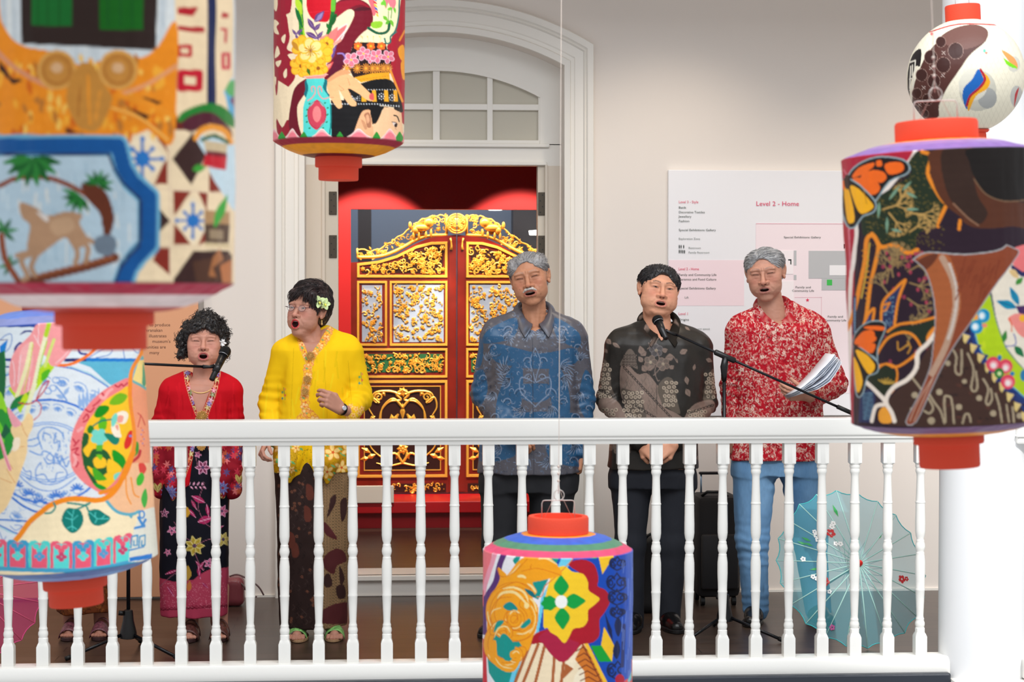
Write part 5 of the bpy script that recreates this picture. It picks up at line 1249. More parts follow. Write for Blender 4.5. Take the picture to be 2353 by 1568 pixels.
lantern('lantern at the top centre painted with a turquoise vase, yellow flowers and a crowned head',780,-150,326,150,0.46,art3(),
[(1.0,(168,30,56)),(.86,(248,158,24)),(.55,(96,8,26))],[(1,(168,30,56))],.36,(50,40),((54,25),(46,30)),0.5,300,560,h_low=0.055,crinkle=0.003)
lantern('lantern at the bottom centre painted with an orange scroll and a red and yellow flower',1281,1262,1700,172,0.46,art4(),
[(1,(200,50,80))],[(1.0,(214,76,112)),(.86,(84,136,106)),(.72,(60,100,196)),(.50,(240,150,50))],.38,(70,42),((60,25),(50,30)),0.3,260,560,h_low=0.050,crinkle=0.004)
lantern('lantern at the right painted with monarch butterflies, dark batik and a brown horn',2166,358,966,218,0.46,art5(),
[(1.0,(124,84,128)),(.78,(240,150,50)),(.5,(140,24,20))],[(1.0,(134,100,164)),(.80,(150,120,170)),(.62,(240,150,60))],.40,(94,50),((80,26),(69,54)),-2.6,340,640,h_low=0.034,crinkle=0.005)
a=np.linspace(0.06,0.94,150)*PI
lantern('round white lantern at the top right with a dark hole-dotted band and marbles',2219,46,305,133,0.44,art6(),
[],[],.40,None,None,-3,150,420,shape=[(math.sin(q),math.cos(q)/math.cos(0.06*PI))for q in a],handle=False,crinkle=0.0015)
def _globe_caps():
 root=[o for o in COL.objects if o.type=='EMPTY' and o.get('label','').startswith('round white lantern')][0]
 k=FPX/(FPX*0.44/(2*133));hh=259/k/2;r=40/k
 b=MB();b.lathe([(r*.9,hh-.008),(r,hh-.004),(r,hh+30/k),(r*.97,hh+33/k),(r*.8,hh+33/k),(r*.78,hh+20/k)],(0,0,0),40);b.build('top_cap',FOAM,root,auto=35)
 b=MB();b.lathe([(r*1.2,-hh+.006),(r*1.1,-hh-.002),(r*.98,-hh-.003)],(0,0,0),40);b.lathe([(r*.98,-hh-.002),(r,-hh-.01),(r,-hh-.04),(r*.9,-hh-.042)],(0,0,0),40);b.build('bottom_cap',FOAM,root,auto=35)
 b=MB();zc=hh+20/k;hw=r*.4;hz=.055
 b.tube([(-hw,0,zc),(-hw,0,zc+hz*.85),(-hw*.7,0,zc+hz),(hw*.7,0,zc+hz),(hw,0,zc+hz*.85),(hw,0,zc)],.0012,8);b.build('wire_handle',WIRE,root,smooth=True)
 b=MB();b.tube([(0,0,zc+hz),(0,0,4.4-root.location.z)],.001,6);b.build('cord',CORD,root,smooth=True)
_globe_caps()
# ================================================================ PEOPLE: shared builders
SKIN=mat('skin',(220,170,140),0.52,vc='Col',sss=0.03,spec=0.35,bump=(900,.05))
HAIRM=mat('hair',(40,34,34),0.42,vc='Col',spec=0.55)
CLOTH=mat('printed_cotton',(200,200,200),0.75,vc='Col',bump=(420,0.05),spec=0.12)
SATIN=mat('printed_satin',(200,200,200),0.38,vc='Col',bump=(300,0.04),spec=0.4)
GOLD=mat('gold_metal',(242,204,130),0.3,0.6)
BLACKP=mat('black_plastic',(16,16,18),0.35)
LEATH=mat('black_leather',(14,13,14),0.28)
def lerpc(C,m,col):
 m=np.clip(m,0,1)[:,None];return C*(1-m)+np.asarray(srgb(col))*m
class Head:
 def __init__(s,t,R,sc=1.0,**k):
  s.t=np.asarray(t,float);s.R=np.asarray(R,float);s.sc=sc;s.k=k
 def ops(s,m):
  k=s.k;g=k.get;S=s.sc
  m.frame(s.R,s.t)
  def v(*a):return tuple(x*S for x in a)
  W=g('w',1.0);J=g('jaw',1.0);mo=g('mouth',.010);fat=g('fat',1.0)
  def EE(c,r,rot=None):return E(v(*c),v(*r),rot)
  def CC(a,b,ra,rb):return RC(v(*a),v(*b),ra*S,rb*S)
  tp=g('top',.081);m.u(EE((0,.018,.030),(.0745*W,.091,tp)),0)
  m.u(EE((0,-.023,-.012),(.068*W,.059,.070)),.025*S)
  m.u(EE((0,-.025,-.068),(.056*J,.053,.046)),.028*S)
  m.u(EE((0,-.062,-.103-mo*.45),(.026*J,.020,.017)),.026*S)
  for q in(-1,1):
   m.u(EE((q*.042*W,-.054,-.024),(.022,.022,.020*fat)),.026*S)
   m.u(EE((q*.038*J,-.043,-.062),(.024*fat,.030,.030)),.026*S)
   m.u(EE((q*.027,-.0745,.0185),(.028,.011,.0085)),.018*S)
   m.s_(EE((q*.030,-.0945,.001),(.017,.0130,.0110)),.018*S)
   m.u(EE((q*.031,-.0675,.000),(.0165,.0140,.0125)),.006*S)
   m.u(EE((q*.032,-.0735,.0062),(.0175,.0085,.0046),rotm(0,q*8,0)),.007*S)
   if g('bags',0):m.u(EE((q*.032,-.0735,-.0115),(.0150,.0075,.0050)),.006*S)
  nl=g('nose',1.0)
  m.u(CC((0,-.078,.010),(0,-.099*nl,-.032),.0070,.0105),.008*S)
  m.u(EE((0,-.1005*nl,-.0355),(.0115,.0105,.0090)),.006*S)
  for q in(-1,1):
   m.u(EE((q*.0150,-.0895,-.0375),(.0086,.0105,.0078)),.006*S)
  m.u(EE((0,-.0725,-.066),(.038,.019,.024)),.020*S)
  zu,zl=-.0600+mo*.25,-.0735-mo*1.25
  mw=g('mw',.024)
  up=[(-mw,-.0820,-.0665-mo*.2),(-mw*.55,-.0890,zu-.0015),(-mw*.2,-.0925,zu+.001),(0,-.0925,zu-.0005),(mw*.2,-.0925,zu+.001),(mw*.55,-.0890,zu-.0015),(mw,-.0820,-.0665-mo*.2)]
  lo=[(-mw,-.0820,-.0665-mo*.2),(-mw*.7,-.0862,zl+mo*.35),(-mw*.3,-.0890,zl),(mw*.3,-.0890,zl),(mw*.7,-.0862,zl+mo*.35),(mw,-.0820,-.0665-mo*.2)]
  for L,r in((up,.0030),(lo,.0038)):
   for a,b in zip(L[:-1],L[1:]):m.u(CC(a,b,r,r),.006*S)
  m.s_(EE((0,-.094,(zu+zl)/2),(mw*.80,.028,max(.0015,(zu-zl)/2-.0035))),.002*S)
  s.mouth=(mw,zu,zl)
  if mo>.004:m.u(EE((0,-.0795,zu-.0045),(mw*.62,.006,.0035)),.001)
  for q in(-1,1):
   m.s_(EE((q*.0068,-.0985*nl,-.0445),(.0042,.0055,.0036)),.0015*S)
   fd=g('fold',.0028)
   m.s_(CC((q*.0185,-.0985,-.040),(q*.0375,-.0865,-.072),fd*.6,fd),.007*S)
   m.u(EE((q*.0750*W,.012,-.006),(.0075,.018,.031),rotm(-8,q*10,q*-22)),.005*S)
   m.u(EE((q*.0740*W,.004,-.030),(.0065,.010,.010)),.004*S)
   m.s_(EE((q*.0825*W,.004,-.002),(.0060,.0085,.016),rotm(-8,0,q*-22)),.003*S)
  if g('furrow',0):
   for q in(-1,1):m.s_(CC((q*.004,-.0885,.012),(q*.0055,-.0865,.027),.0014,.0012),.004*S)
   for zz in(.045,.056,.066):m.s_(CC((-.03,-.078+(zz-.045)*.4,zz),(.03,-.078+(zz-.045)*.4,zz),.0012,.0012),.003*S)
  m.frame()
 def loc(s,P):return((P-s.t.astype(np.float32))@s.R.astype(np.float32))/s.sc
 def wrl(s,p):return s.R@(np.asarray(p,float)*s.sc)+s.t
 def paint(s,P,C):
  Q=s.loc(P);k=s.k;g=k.get
  x,y,z=Q[:,0],Q[:,1],Q[:,2];ax=np.abs(x);front=y<-.045
  gs=lambda cx,cz,rx,rz,X=ax:np.exp(-((X-cx)/rx)**2-((z-cz)/rz)**2)*front
  C=lerpc(C,.35*gs(.042,-.028,.02,.018),g('blush',(206,120,104)))
  C=lerpc(C,.30*gs(0,-.036,.014,.012),g('blush',(206,120,104)))
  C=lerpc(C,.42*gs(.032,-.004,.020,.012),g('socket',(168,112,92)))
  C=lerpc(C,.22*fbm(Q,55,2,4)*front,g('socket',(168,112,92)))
  bt=g('brow_t',.0032);bz=.0215+.005*np.sin(np.clip((ax-.012)/.034,0,1)*2.4)-.002*(ax>.038)+g('browz',0)
  m=np.clip(1.4-np.abs(z-bz)/bt,0,1)*((ax>.012)&(ax<.047)&front)
  C=lerpc(C,m*g('brow_a',.8)*(.75+.25*vnoise(Q,700,3)),g('brow',(40,30,28)))
  eh=g('eye',.0035);ex=(ax-.031)/.0125;zc=z-(-.0008)-.0016*ex
  op=np.clip(1-ex*ex,0,1)
  up,dn=eh*op*1.0+.0002,-eh*op*.75
  ins=(np.abs(ex)<1)&(zc<up)&(zc>dn)&(y<-.06)
  if eh>.0016:
   C=lerpc(C,ins*1.0,(196,178,168));gx=g('gaze',0)
   ir=np.hypot((x-np.sign(x)*.031-gx),zc-.0008);C=lerpc(C,ins*np.clip(1.8-ir/.0050,0,1),(44,28,22))
  ln=(np.abs(ex)<1.08)&(y<-.06)
  C=lerpc(C,ln*np.clip(1.35-np.abs(zc-up)/g('lash',.0012 if eh>.0016 else .0017),0,1)*.92,(36,24,22))
  C=lerpc(C,ln*np.clip(1.2-np.abs(zc-dn)/.0008,0,1)*.45,(90,52,44))
  C=lerpc(C,ln*np.clip(1.2-np.abs(zc-.0062+.003*ex*ex)/.0009,0,1)*.22,(120,74,60))
  mw,zu,zl=s.mouth;zm=(zu+zl)/2;hh=(zu-zl)/2
  e=np.sqrt((x/(mw*1.08))**2+((z-zm)/(hh+.0040))**2);inn=np.sqrt((x/(mw*.84))**2+((z-zm)/max(hh-.0028,.001))**2)
  C=lerpc(C,np.clip((1.05-e)*9,0,1)*(y<-.07)*g('lip_a',.7),g('lip',(172,92,84)))
  inside=(inn<1.02)&(y>-.0885)&(y<-.03)&(np.abs(z-zm)<hh)
  C=lerpc(C,inside*1.0,(58,14,14))
  tooth=(ax<mw*.62)&(np.abs(z-(zu-.0048))<.0026)&(y>-.089)&(y<-.080)
  if g('mouth',.01)>.004:C=lerpc(C,tooth*.85,(214,204,190))
  C=lerpc(C,(np.hypot(ax-.0068,z+.0445)<.0034)*(y<-.09)*.75,(84,40,34))
  if g('spots',0):
   n=vnoise(Q,120,11);C=lerpc(C,np.clip((n-.62)*4,0,1)*.45*front,(136,84,62))
  if g('stubble',0):
   C=lerpc(C,g('stubble')*np.clip((-z-.045)/.03,0,1)*(y<.0),(128,112,106))
  if g('facecol'):C=lerpc(C,.5*front*np.exp(-(ax/.07)**4),g('facecol'))
  return C
def rz_frame(d,n):
 d=np.asarray(d,float);d/=np.linalg.norm(d);n=np.asarray(n,float);n=n-d*np.dot(n,d);n/=np.linalg.norm(n)
 return d,n,np.cross(d,n)
def hand_ops(m,wrist,d,n,thumb=1,curl=(.5,.5,.5,.5),tcurl=.3,sc=1.0,spread=.10):
 """d finger direction, n = direction the palm faces, thumb=+1/-1 chooses the side d x n"""
 d,n,s=rz_frame(d,n);s=s*thumb;w=np.asarray(wrist,float)
 offs=(.027,.009,-.009,-.026);L=(.072,.080,.074,.058);KL=(.083,.086,.082,.074)
 for i in range(4):
  o=offs[i]*sc
  k0=w+s*o*.55+d*.008*sc;kn=w+d*KL[i]*sc+s*o-n*.003*sc
  m.u(RC(k0,kn,.0150*sc,.0112*sc),.008*sc)
  p=kn;dir_=d+s*spread*(offs[i]/.027);dir_/=np.linalg.norm(dir_);c=curl[i];nn=n
  seg=(.44*L[i]*sc,.30*L[i]*sc,.24*L[i]*sc);rad=(.0094,.0086,.0079,.0068)
  if i==3:rad=tuple(r*.88 for r in rad)
  for j in range(3):
   a=c*(1.25,1.35,.9)[j]
   dir_,nn=dir_*math.cos(a)+nn*math.sin(a),nn*math.cos(a)-dir_*math.sin(a)
   q=p+dir_*seg[j];m.u(RC(p,q,rad[j]*sc,rad[j+1]*sc),.0028*sc);p=q
 m.u(E(w+d*.045*sc+n*.004*sc,(.028*sc,.028*sc,.028*sc)),.010*sc)if False else None
 t0=w+s*.020*sc+d*.018*sc+n*.006*sc;t1=w+s*.043*sc+d*.046*sc+n*.014*sc
 m.u(RC(t0,t1,.0155*sc,.0115*sc),.010*sc)
 td=d*.75+s*.45+n*.35;td=td*(1-tcurl)+(d*.6+n*.5-s*.55)*tcurl;td/=np.linalg.norm(td)
 t2=t1+td*.030*sc;t3=t2+(td*.9+n*.25)*.024*sc
 m.u(RC(t1,t2,.0110*sc,.0098*sc),.004*sc);m.u(RC(t2,t3,.0098*sc,.0080*sc),.003*sc)
class Person:
 def __init__(s,label,Y,cxpx,skin,group=None):
  s.Y=Y;p=pt(cxpx,1100,Y);s.o=np.array([p[0],Y,0.0])
  s.root=thing('person',label,'person',tuple(s.o),group=group);s.skin=skin;s.parts=[]
 def L(s,px,py,dy=0.0):
  return pt(px,py,s.Y+dy)-s.o
 def secs(s,rows,depth,cy=0.0):
  """rows of (py, xl, xr[, depth[, cy]]) -> TB sections"""
  out=[]
  for r in rows:
   a,b=s.L(r[1],r[0]),s.L(r[2],r[0])
   out.append((a[2],(a[0]+b[0])/2,r[4]if len(r)>4 else cy,(b[0]-a[0])/2,r[3]if len(r)>3 else depth))
  return out
 def photo(s,V):return project(V+s.o)
 def add_skin(s,model,h,paint=None,smooth=1):
  if paint:model.disp=lambda Q:(fbm(Q,70,2,3)*.0011+vnoise(Q*np.array([30,30,120],dtype=np.float32),1.0,6)*.0006).astype(np.float32)
  V,F=model.mesh(h);V=lapsmooth(V,F,smooth,.5)
  C=np.tile(np.asarray(srgb(s.skin))*np.array([.86,.84,.86]),(len(V),1));C*=(1+.10*fbm(V.astype(np.float32),40,3,8))[:,None]
  if paint:C=paint(V.astype(np.float32),C)
  s.parts.append((V,F,C))
 def finish_body(s):
  V,F,C=join_np(s.parts);return mesh_np('body',V,F,SKIN,s.root,True,C)
 def part(s,name,model,h,m,colour,parent=None,smooth=1,label=None):
  V,F=model.mesh(h)
  if smooth:V=lapsmooth(V,F,smooth,.5)
  if callable(colour):C=colour(V.astype(np.float32))
  elif colour is None:C=None
  else:C=np.tile(np.asarray(srgb(colour)),(len(V),1))
  return mesh_np(name,V,F,m,parent or s.root,True,C,label=label)
 def canvas_col(s,c):return lambda V:c.sample(*s.photo(V))
def folds(amp=.004,seed=0,el=()):
 """cloth relief: long soft vertical folds, small crumples, and ring folds near the given elbow points"""
 def f(P):
  a=vnoise(P*np.array([1,1,.22],dtype=np.float32),16,seed);b=vnoise(P*np.array([1,1,.5],dtype=np.float32),42,seed+3)
  r=amp*(a*1.0+b*.32)
  for c,rad,ax in el:
   d=P-np.asarray(c,dtype=np.float32);t=d@np.asarray(ax,dtype=np.float32)
   q=np.exp(-(d*d).sum(1)/rad**2);r=r+q*.0045*np.sin(t*150+3*a+1.5*vnoise(P,22,seed+9))
  return r.astype(np.float32)
 return f
class WEDGE:
 """neck opening: open V seen from the front (x,z), cut back to y<yb"""
 def __init__(s,apex,tl,tr,yb=0.03):
  s.ap=np.array(apex,float);s.yb=yb
  def pl(a,b,sg):
   d=np.array(b,float)-np.array(a,float);n=np.array([d[1],-d[0]]);n/=np.linalg.norm(n);return n*sg
  s.nl=pl(apex,tl,-1);s.nr=pl(apex,tr,1)
  s.bc=np.array([apex[0],0,apex[1]+.06]);s.br=.25
 def __call__(s,P):
  X,Zz=P[:,0]-s.ap[0],P[:,2]-s.ap[1]
  return np.maximum(np.maximum(X*s.nl[0]+Zz*s.nl[1],X*s.nr[0]+Zz*s.nr[1]),P[:,1]-s.yb)
def make_collar(P,name,c,rx,ry,z0,col,m,drop=.05,tip=.07,front=14,tilt=.05,stand=.03,flare=.020):
 """turned-down shirt collar: two leaves running round the neck"""
 obs=None;b=MB();VV=[];FF=[]
 n=26
 V=[]
 for sg in(-1,1):
  base=len(V)
  for i in range(n):
   u=i/(n-1);ph=math.radians(180-(180-front)*u)
   fr=(1+math.cos(ph))/2
   top=np.array([c[0]+sg*rx*math.sin(ph),c[1]-ry*math.cos(ph),z0+stand-tilt*fr*fr])
   tp=max(0,(u-.55)/.45)
   dr=drop+(tip-drop)*tp**1.6
   fx,fyy=flare+.014,flare+.064*fr*fr
   mid=top+np.array([sg*math.sin(ph)*fx*.6,-math.cos(ph)*fyy*.6,-dr*.22])
   bot=top+np.array([sg*math.sin(ph)*fx+sg*.034*tp**2,-math.cos(ph)*fyy,-dr])
   inn=top+np.array([0,0,-.035])
   V+=[inn,top,(top+mid)/2+np.array([0,0,.003]),mid,(mid+bot)/2+np.array([sg*math.sin(ph)*.003,-.002,0]),bot]
  for i in range(n-1):
   for j in range(5):
    a=base+i*6+j;q=(a,a+1,a+7,a+6);FF.append(q if sg>0 else q[::-1])
 V=np.array(V);o=mesh_np(name,V,np.array(FF),m,P.root,True,col(V.astype(np.float32))if callable(col)else None)
 md=o.modifiers.new('thickness','SOLIDIFY');md.thickness=.0025;md.offset=0
 sd=o.modifiers.new('smooth','SUBSURF');sd.levels=1;sd.render_levels=1
 return o
def shoe(P,ankle_px,toe_px,dyh=0.0,width=.048,m=None,name='shoe',h=.11):
 a=P.L(ankle_px[0],ankle_px[1],dyh);a[2]=0
 t=np.array([P.L(toe_px[0],toe_px[1],dyh)[0],dyh-.17,0.0])
 d=t-a;d[2]=0;Lh=np.linalg.norm(d);d/=Lh;mm=Model()
 R=np.array([[d[1],d[0],0],[-d[0],d[1],0],[0,0,1]]).astype(float)
 hp=a-d*.03
 mm.u(RC(hp+[0,0,.038],a+d*.05+[0,0,.04],.040,.042),.0);mm.u(RC(a+d*.03+[0,0,.036],t+[0,0,.026],.042,.030),.02)
 mm.u(RC(a+[0,0,.04],a+[0,0,h],.045,.042),.02)
 mm.s_(BX((a+d*.06)+np.array([0,0,-.05]),(.3,.3,.052),.001),.002)
 o=P.part(name,mm,.005,m or LEATH,None)
 b=MB();ang=np.linspace(0,2*PI,28,endpoint=False);c=(hp+t)/2;rl=np.linalg.norm(t-hp)/2+.036
 s_=np.array([-d[1],d[0],0])
 rings=[np.array([c+d*rl*k*math.cos(q)+s_*width*k*math.sin(q)*(1+.12*math.cos(q)*np.dot(d,d))+np.array([0,0,z])for q in ang])for z,k in((.001,.97),(.004,1),(.016,1),(.019,.97))]
 b.ring_loft(rings);b.build('sole',BK,o,smooth=False)
 return o
# ================================================================ PEOPLE
RP=np.random.default_rng(11)
def headmat(yaw=0,roll=0,pitch=0):return rotm(0,roll,0)@rotm(0,0,yaw)@rotm(pitch,0,0)
def place_head(P,px,py,dy,R,sc,**k):
 t=P.L(px,py,dy)-R@np.array([0,-.078*sc,0]);return Head(t,R,sc,**k)
def hair_shell(P,H,hz=.055,thick=.010,cut=(),add=(),strand=(150,30,150),amp=.0022,nape=-.075,side=1.0,h=.0024,c0=(30,26,26),c1=(60,54,54),cs=(260,26,120),name='hair',seed=1,curly=False,facew=.064,ears=True):
 m=Model();S=H.sc;m.frame(H.R,H.t);W=H.k.get('w',1.0)
 def v(a):return tuple(x*S for x in a)
 m.u(E(v((0,.020,.034)),v(((.0745*W+thick),.0925+thick,H.k.get('top',.081)+thick*1.15))),0)
 m.u(E(v((0,.050,-.010)),v((.066*W*side+thick*.5,.058+thick*.5,.070))),.02*S)
 for c,r in add:m.u(E(v(c),v(r)),.012*S)
 m.s_(E(v((0,-.092,hz-.093)),v((facew*W,.072,.093))),.006*S)
 for q in(-1,1):
  m.s_(E(v((q*.038,-.078,hz-.084)),v((.026,.046,.050))),.006*S)
  if ears:m.s_(E(v((q*.082*W,.006,-.016)),v((.016,.024,.036))),.006*S);m.s_(E(v((q*.07,-.035,-.070)),v((.04,.05,.055))),.006*S)
 m.s_(BX(v((0,0,nape-.10)),v((.2,.2,.10)),.001),.012*S)
 for c,r in cut:m.s_(E(v(c),v(r)),.006*S)
 m.frame()
 st=np.array(strand,dtype=np.float32)
 def disp(Pp):
  Q=H.loc(Pp)
  if curly:return(vnoise(Q,62,seed)*.0075+vnoise(Q,130,seed+2)*.004).astype(np.float32)
  return(vnoise(Q*st,1.0,seed)*amp+vnoise(Q*st*2.3,1.0,seed+5)*amp*.5).astype(np.float32)
 m.disp=disp
 V,F=m.mesh(h);Q=H.loc(V);n=np.clip(.5+.5*vnoise(Q*np.array(cs,dtype=np.float32),1.0,seed+7)+.3*vnoise(Q,40,seed),0,1)[:,None]
 C=np.asarray(srgb(c0))*(1-n)+np.asarray(srgb(c1))*n
 return mesh_np(name,V,F,HAIRM,P.root,True,C)
def strands(P,H,n,pts_fn,r,col,name='stray_hair'):
 b=MB()
 for i in range(n):
  pts=[H.wrl(p)for p in pts_fn(i)];b.tube(spline(pts,4,False),[r*(1-.75*j/(len(spline(pts,4,False))-1))for j in range(len(spline(pts,4,False)))],5)
 return b.build(name,mat('hair_'+str(col),col,.4),P.root,smooth=True)
def comb(P,H,ob,n,field,length,lift,cols,r0=.0010,seed=1):
 """fine strands rooted on the hair surface, following a combing direction"""
 r=np.random.default_rng(seed);V=np.empty(len(ob.data.vertices)*3,dtype=np.float32);ob.data.vertices.foreach_get('co',V);Q=H.loc(V.reshape(-1,3))
 W=H.k.get('w',1.0);c=np.array([0,.020,.034]);rad=np.array([.0745*W+.008,.1005,H.k.get('top',.081)+.009])
 bs=[MB()for _ in cols];idx=r.integers(0,len(Q),n)
 for i,q in enumerate(idx):
  p=Q[q].astype(float);e=(p-c)/rad;lv=np.linalg.norm(e)
  if p[1]>.10:continue
  L_=length*r.uniform(.6,1.3);pts=[];lf=lift*r.uniform(.3,1.2)
  for t in range(6):
   u=t/5;pts.append(H.wrl(c+(p-c)*(1+lf*math.sin(PI*min(u*.8,1))/.09)))
   e=(p-c)/rad;nr=e/rad;nr/=np.linalg.norm(nr);d=np.array(field(p),float)+r.normal(0,.10,3);d-=nr*np.dot(d,nr);d/=np.linalg.norm(d)+1e-9
   p=p+d*L_/5;p=c+(p-c)*lv/np.linalg.norm((p-c)/rad)
  bs[i%len(cols)].tube(pts,[r0*.7,r0,r0,r0*.9,r0*.7,r0*.25],4)
 for b,q in zip(bs,cols):b.build('hair_strands',mat('hair_strand_%d_%d_%d'%q,q,.5),P.root,smooth=True)
def neck_torso(P,H,m,chest,rn=.054,sh=None):
 base=H.wrl((0,.020,-.070));m.u(RC(base,chest,rn*.96,rn*1.06),.012)
def limb(m,pts,rad,k=.02):
 for(a,b),(ra,rb)in zip(zip(pts[:-1],pts[1:]),zip(rad[:-1],rad[1:])):m.u(RC(a,b,ra,rb),k)
def shirt_model(P,rows,depth,shoulders,arms,seed,amp=.0045,inset=0.0,hem=None,k=.03,n=2.4,els=True):
 """rows torso, shoulders [(neck pt),(tip pt)] per side, arms list of (pts, radii)"""
 m=Model();S=[(z,cx,cy,rx-inset,ry-inset)for z,cx,cy,rx,ry in P.secs(rows,depth)]
 m.u(TB(S,n,.04 if inset==0 else .02),0)
 for a,b,ra,rb in shoulders:m.u(RC(a,b,ra-inset,rb-inset),k*2.2)
 el=[]
 for pts,rad in arms:
  limb(m,pts,[r-inset for r in rad],k*.8)
  if els:el.append((pts[1],.10,(pts[2]-pts[0])/np.linalg.norm(pts[2]-pts[0])));el.append((pts[2],.07,(pts[2]-pts[1])/np.linalg.norm(pts[2]-pts[1])))
 if inset==0:m.disp=folds(amp,seed,el)
 return m
def man_blue():
 P=Person('white-haired man with a moustache in a shiny blue and grey patterned shirt',.95,1218,(196,138,104))
 L=P.L
 H=place_head(P,1211.5,638,-.10,headmat(-12,-12,-2),1.09,w=1.06,jaw=1.08,top=.070,mouth=.0050,mw=.0265,eye=.0012,bags=1,furrow=1,spots=1,fold=.0034,brow=(150,140,132),brow_a=.45,brow_t=.0032,lip=(150,74,66),socket=(138,84,66),nose=1.02,blush=(190,104,82))
 m=Model();H.ops(m);chest=L(1228,765,.0)
 neck_torso(P,H,m,chest,.056);m.u(E(L(1228,787,.0),(.09,.065,.05)),.03)
 m.mir('u',lambda q:RC(H.wrl((q*.018,-.02,-.11)),L(1229+q*5,752,-.055),.006,.005),.012)
 P.add_skin(m,.0017,H.paint)
 hl={}
 rows=[(752,1165,1290,.10),(772,1128,1326,.115),(800,1119,1328,.125),(860,1122,1324,.135),(920,1118,1326,.145),(965,1112,1329,.150),(1020,1104,1331,.152),(1087,1098,1336,.150)]
 sh=[(L(1196,733,.015),L(1140,761,.01),.050,.064),(L(1262,735,.015),L(1312,764,.01),.050,.064)]
 arms=[([L(1136,778),L(1112,905,.03),L(1168,985,-.15)],[.068,.058,.044]),([L(1317,778),L(1336,920,.03),L(1335,1040,-.02)],[.068,.060,.046])]
 body=shirt_model(P,rows,.13,sh,arms,3,inset=.012)
 for a,b in((L(1152,1080),L(1150,1430)),(L(1268,1080),L(1266,1430))):limb(body,[a,b],[.070,.035])
 P.add_skin(body,.010,None,0)
 hm=Model();w=L(1336,1042,-.02);hm.u(RC(L(1335,1020,-.02),w,.030,.026),.01)
 hand_ops(hm,w,L(1329,1090,-.03)-w,(-1,.15,0),1,(.45,.5,.55,.6),.2,1.0,.03)
 w=L(1170,1000,-.17);hm.u(RC(L(1166,985,-.15),w,.030,.026),.01);hand_ops(hm,w,(.9,-.15,-.35),(0,.6,-.6),1,(.4,.45,.5,.55),.3)
 P.add_skin(hm,.0024);P.finish_body()
 c=Canvas(1070,690,1375,1095,1.5,(92,90,98))
 BLU,LT,DK_,GRY=(40,90,130),(128,146,172),(28,34,48),(86,86,96)
 for Pp in([(1136,790),(1240,812),(1320,800),(1322,835),(1240,848),(1140,832)],[(1185,730),(1120,760),(1112,790),(1180,775)],[(1275,730),(1330,765),(1328,800),(1280,775)],[(1170,850),(1200,840),(1195,940),(1150,1000),(1140,930)],[(1290,850),(1262,845),(1270,940),(1300,990),(1310,920)],[(1195,885),(1270,885),(1262,915),(1230,925),(1200,915)],[(1150,955),(1320,950),(1325,1000),(1230,975),(1140,1005)],[(1085,870),(1110,850),(1120,900),(1095,940)],[(1345,850),(1370,900),(1360,970),(1330,930)],[(1105,1010),(1180,1010),(1180,1050),(1100,1060)],[(1260,1015),(1340,1010),(1345,1070),(1270,1060)],[(1090,770),(1110,790),(1105,840),(1085,840)]):c.blob(Pp,BLU,4)
 for i in range(900):
  x,y=RP.uniform(1075,1372),RP.uniform(700,1092);c.ell(x,y,.8,.8,[(60,70,92),(110,130,158)][i%2])
 def fan(x,y,r,a0,n,w_,col):
  for k in range(n):
   a=math.radians(a0+(k-(n-1)/2)*19);c.line(spline([(x,y),(x+r*.5*math.cos(a-.2),y+r*.5*math.sin(a-.2)),(x+r*math.cos(a+.25),y+r*math.sin(a+.25))],4,False),w_,col,taper=True)
 def swirl(x,y,r,sg,col,w_):
  t=np.linspace(0,4.6,18);c.line(np.stack([x+sg*r*(1-t/6)*np.cos(t),y-r*(1-t/6)*np.sin(t)],1),w_,col)
 for sg in(-1,1):
  X0=1230
  for(dx,y,r,a)in((30,935,26,60),(58,850,34,-20),(58,870,30,25),(22,762,22,140),(40,985,28,120),(72,780,24,200),(84,1020,26,60),(26,1050,28,90),(100,900,22,90),(104,830,22,-80)):fan(X0+sg*dx,y,r,a if sg>0 else 180-a,6,2.6,LT);fan(X0+sg*dx,y,r*.7,a if sg>0 else 180-a,5,1.4,DK_)
  for(dx,y,r)in((16,830,11),(14,868,10),(32,905,16),(20,1000,10),(62,925,12),(60,760,13),(48,1000,12),(90,960,12),(96,800,11),(86,1060,12),(30,1030,10),(118,870,10),(122,940,10)):swirl(X0+sg*dx,y,r,sg,LT,2.2);swirl(X0+sg*dx,y+2,r*.8,sg,DK_,1)
  c.line(spline([(X0,880),(X0+sg*32,868),(X0+sg*34,900),(X0+sg*10,925),(X0,935)],5,False),2.6,LT);c.line(spline([(X0,800),(X0+sg*12,830),(X0+sg*4,860),(X0,880)],5,False),2,LT)
  for k in range(26):c.ell(X0+sg*RP.uniform(8,60),RP.uniform(935,1000),2.2,1.8,(128,136,150),30);c.ell(X0+sg*RP.uniform(10,90),RP.uniform(745,798),2.2,1.6,(134,140,154),30)
 for i in range(520):
  x,y=RP.uniform(1075,1372),RP.uniform(700,1092);r=RP.uniform(3,7);a=RP.uniform(0,6.3);t=np.linspace(0,RP.uniform(1.5,3.6),8);c.line(np.stack([x+r*(1-t/6)*np.cos(a+t),y+r*(1-t/6)*np.sin(a+t)],1),RP.uniform(.8,1.5),[(112,128,152),(52,62,82),(96,112,140),(140,156,180)][i%4])
 c.line([(1224,775),(1226,1090)],1.2,(34,40,56))
 c.speckle(.03);c.a*=.78
 col=P.canvas_col(c)
 m=shirt_model(P,rows,.13,sh,arms,3,.0050)
 ap=L(1226,760);tl=L(1196,715);tr=L(1262,712);m.s_(WEDGE((ap[0],ap[2]),(tl[0],tl[2]),(tr[0],tr[2]),.0),.004)
 P.part('shirt',m,.0036,SATIN,col,smooth=4)
 cb=L(1228,690,.018);make_collar(P,'collar',cb,.064,.068,cb[2]-.03,col,SATIN,.030,.070,12,.110,.03,.022)
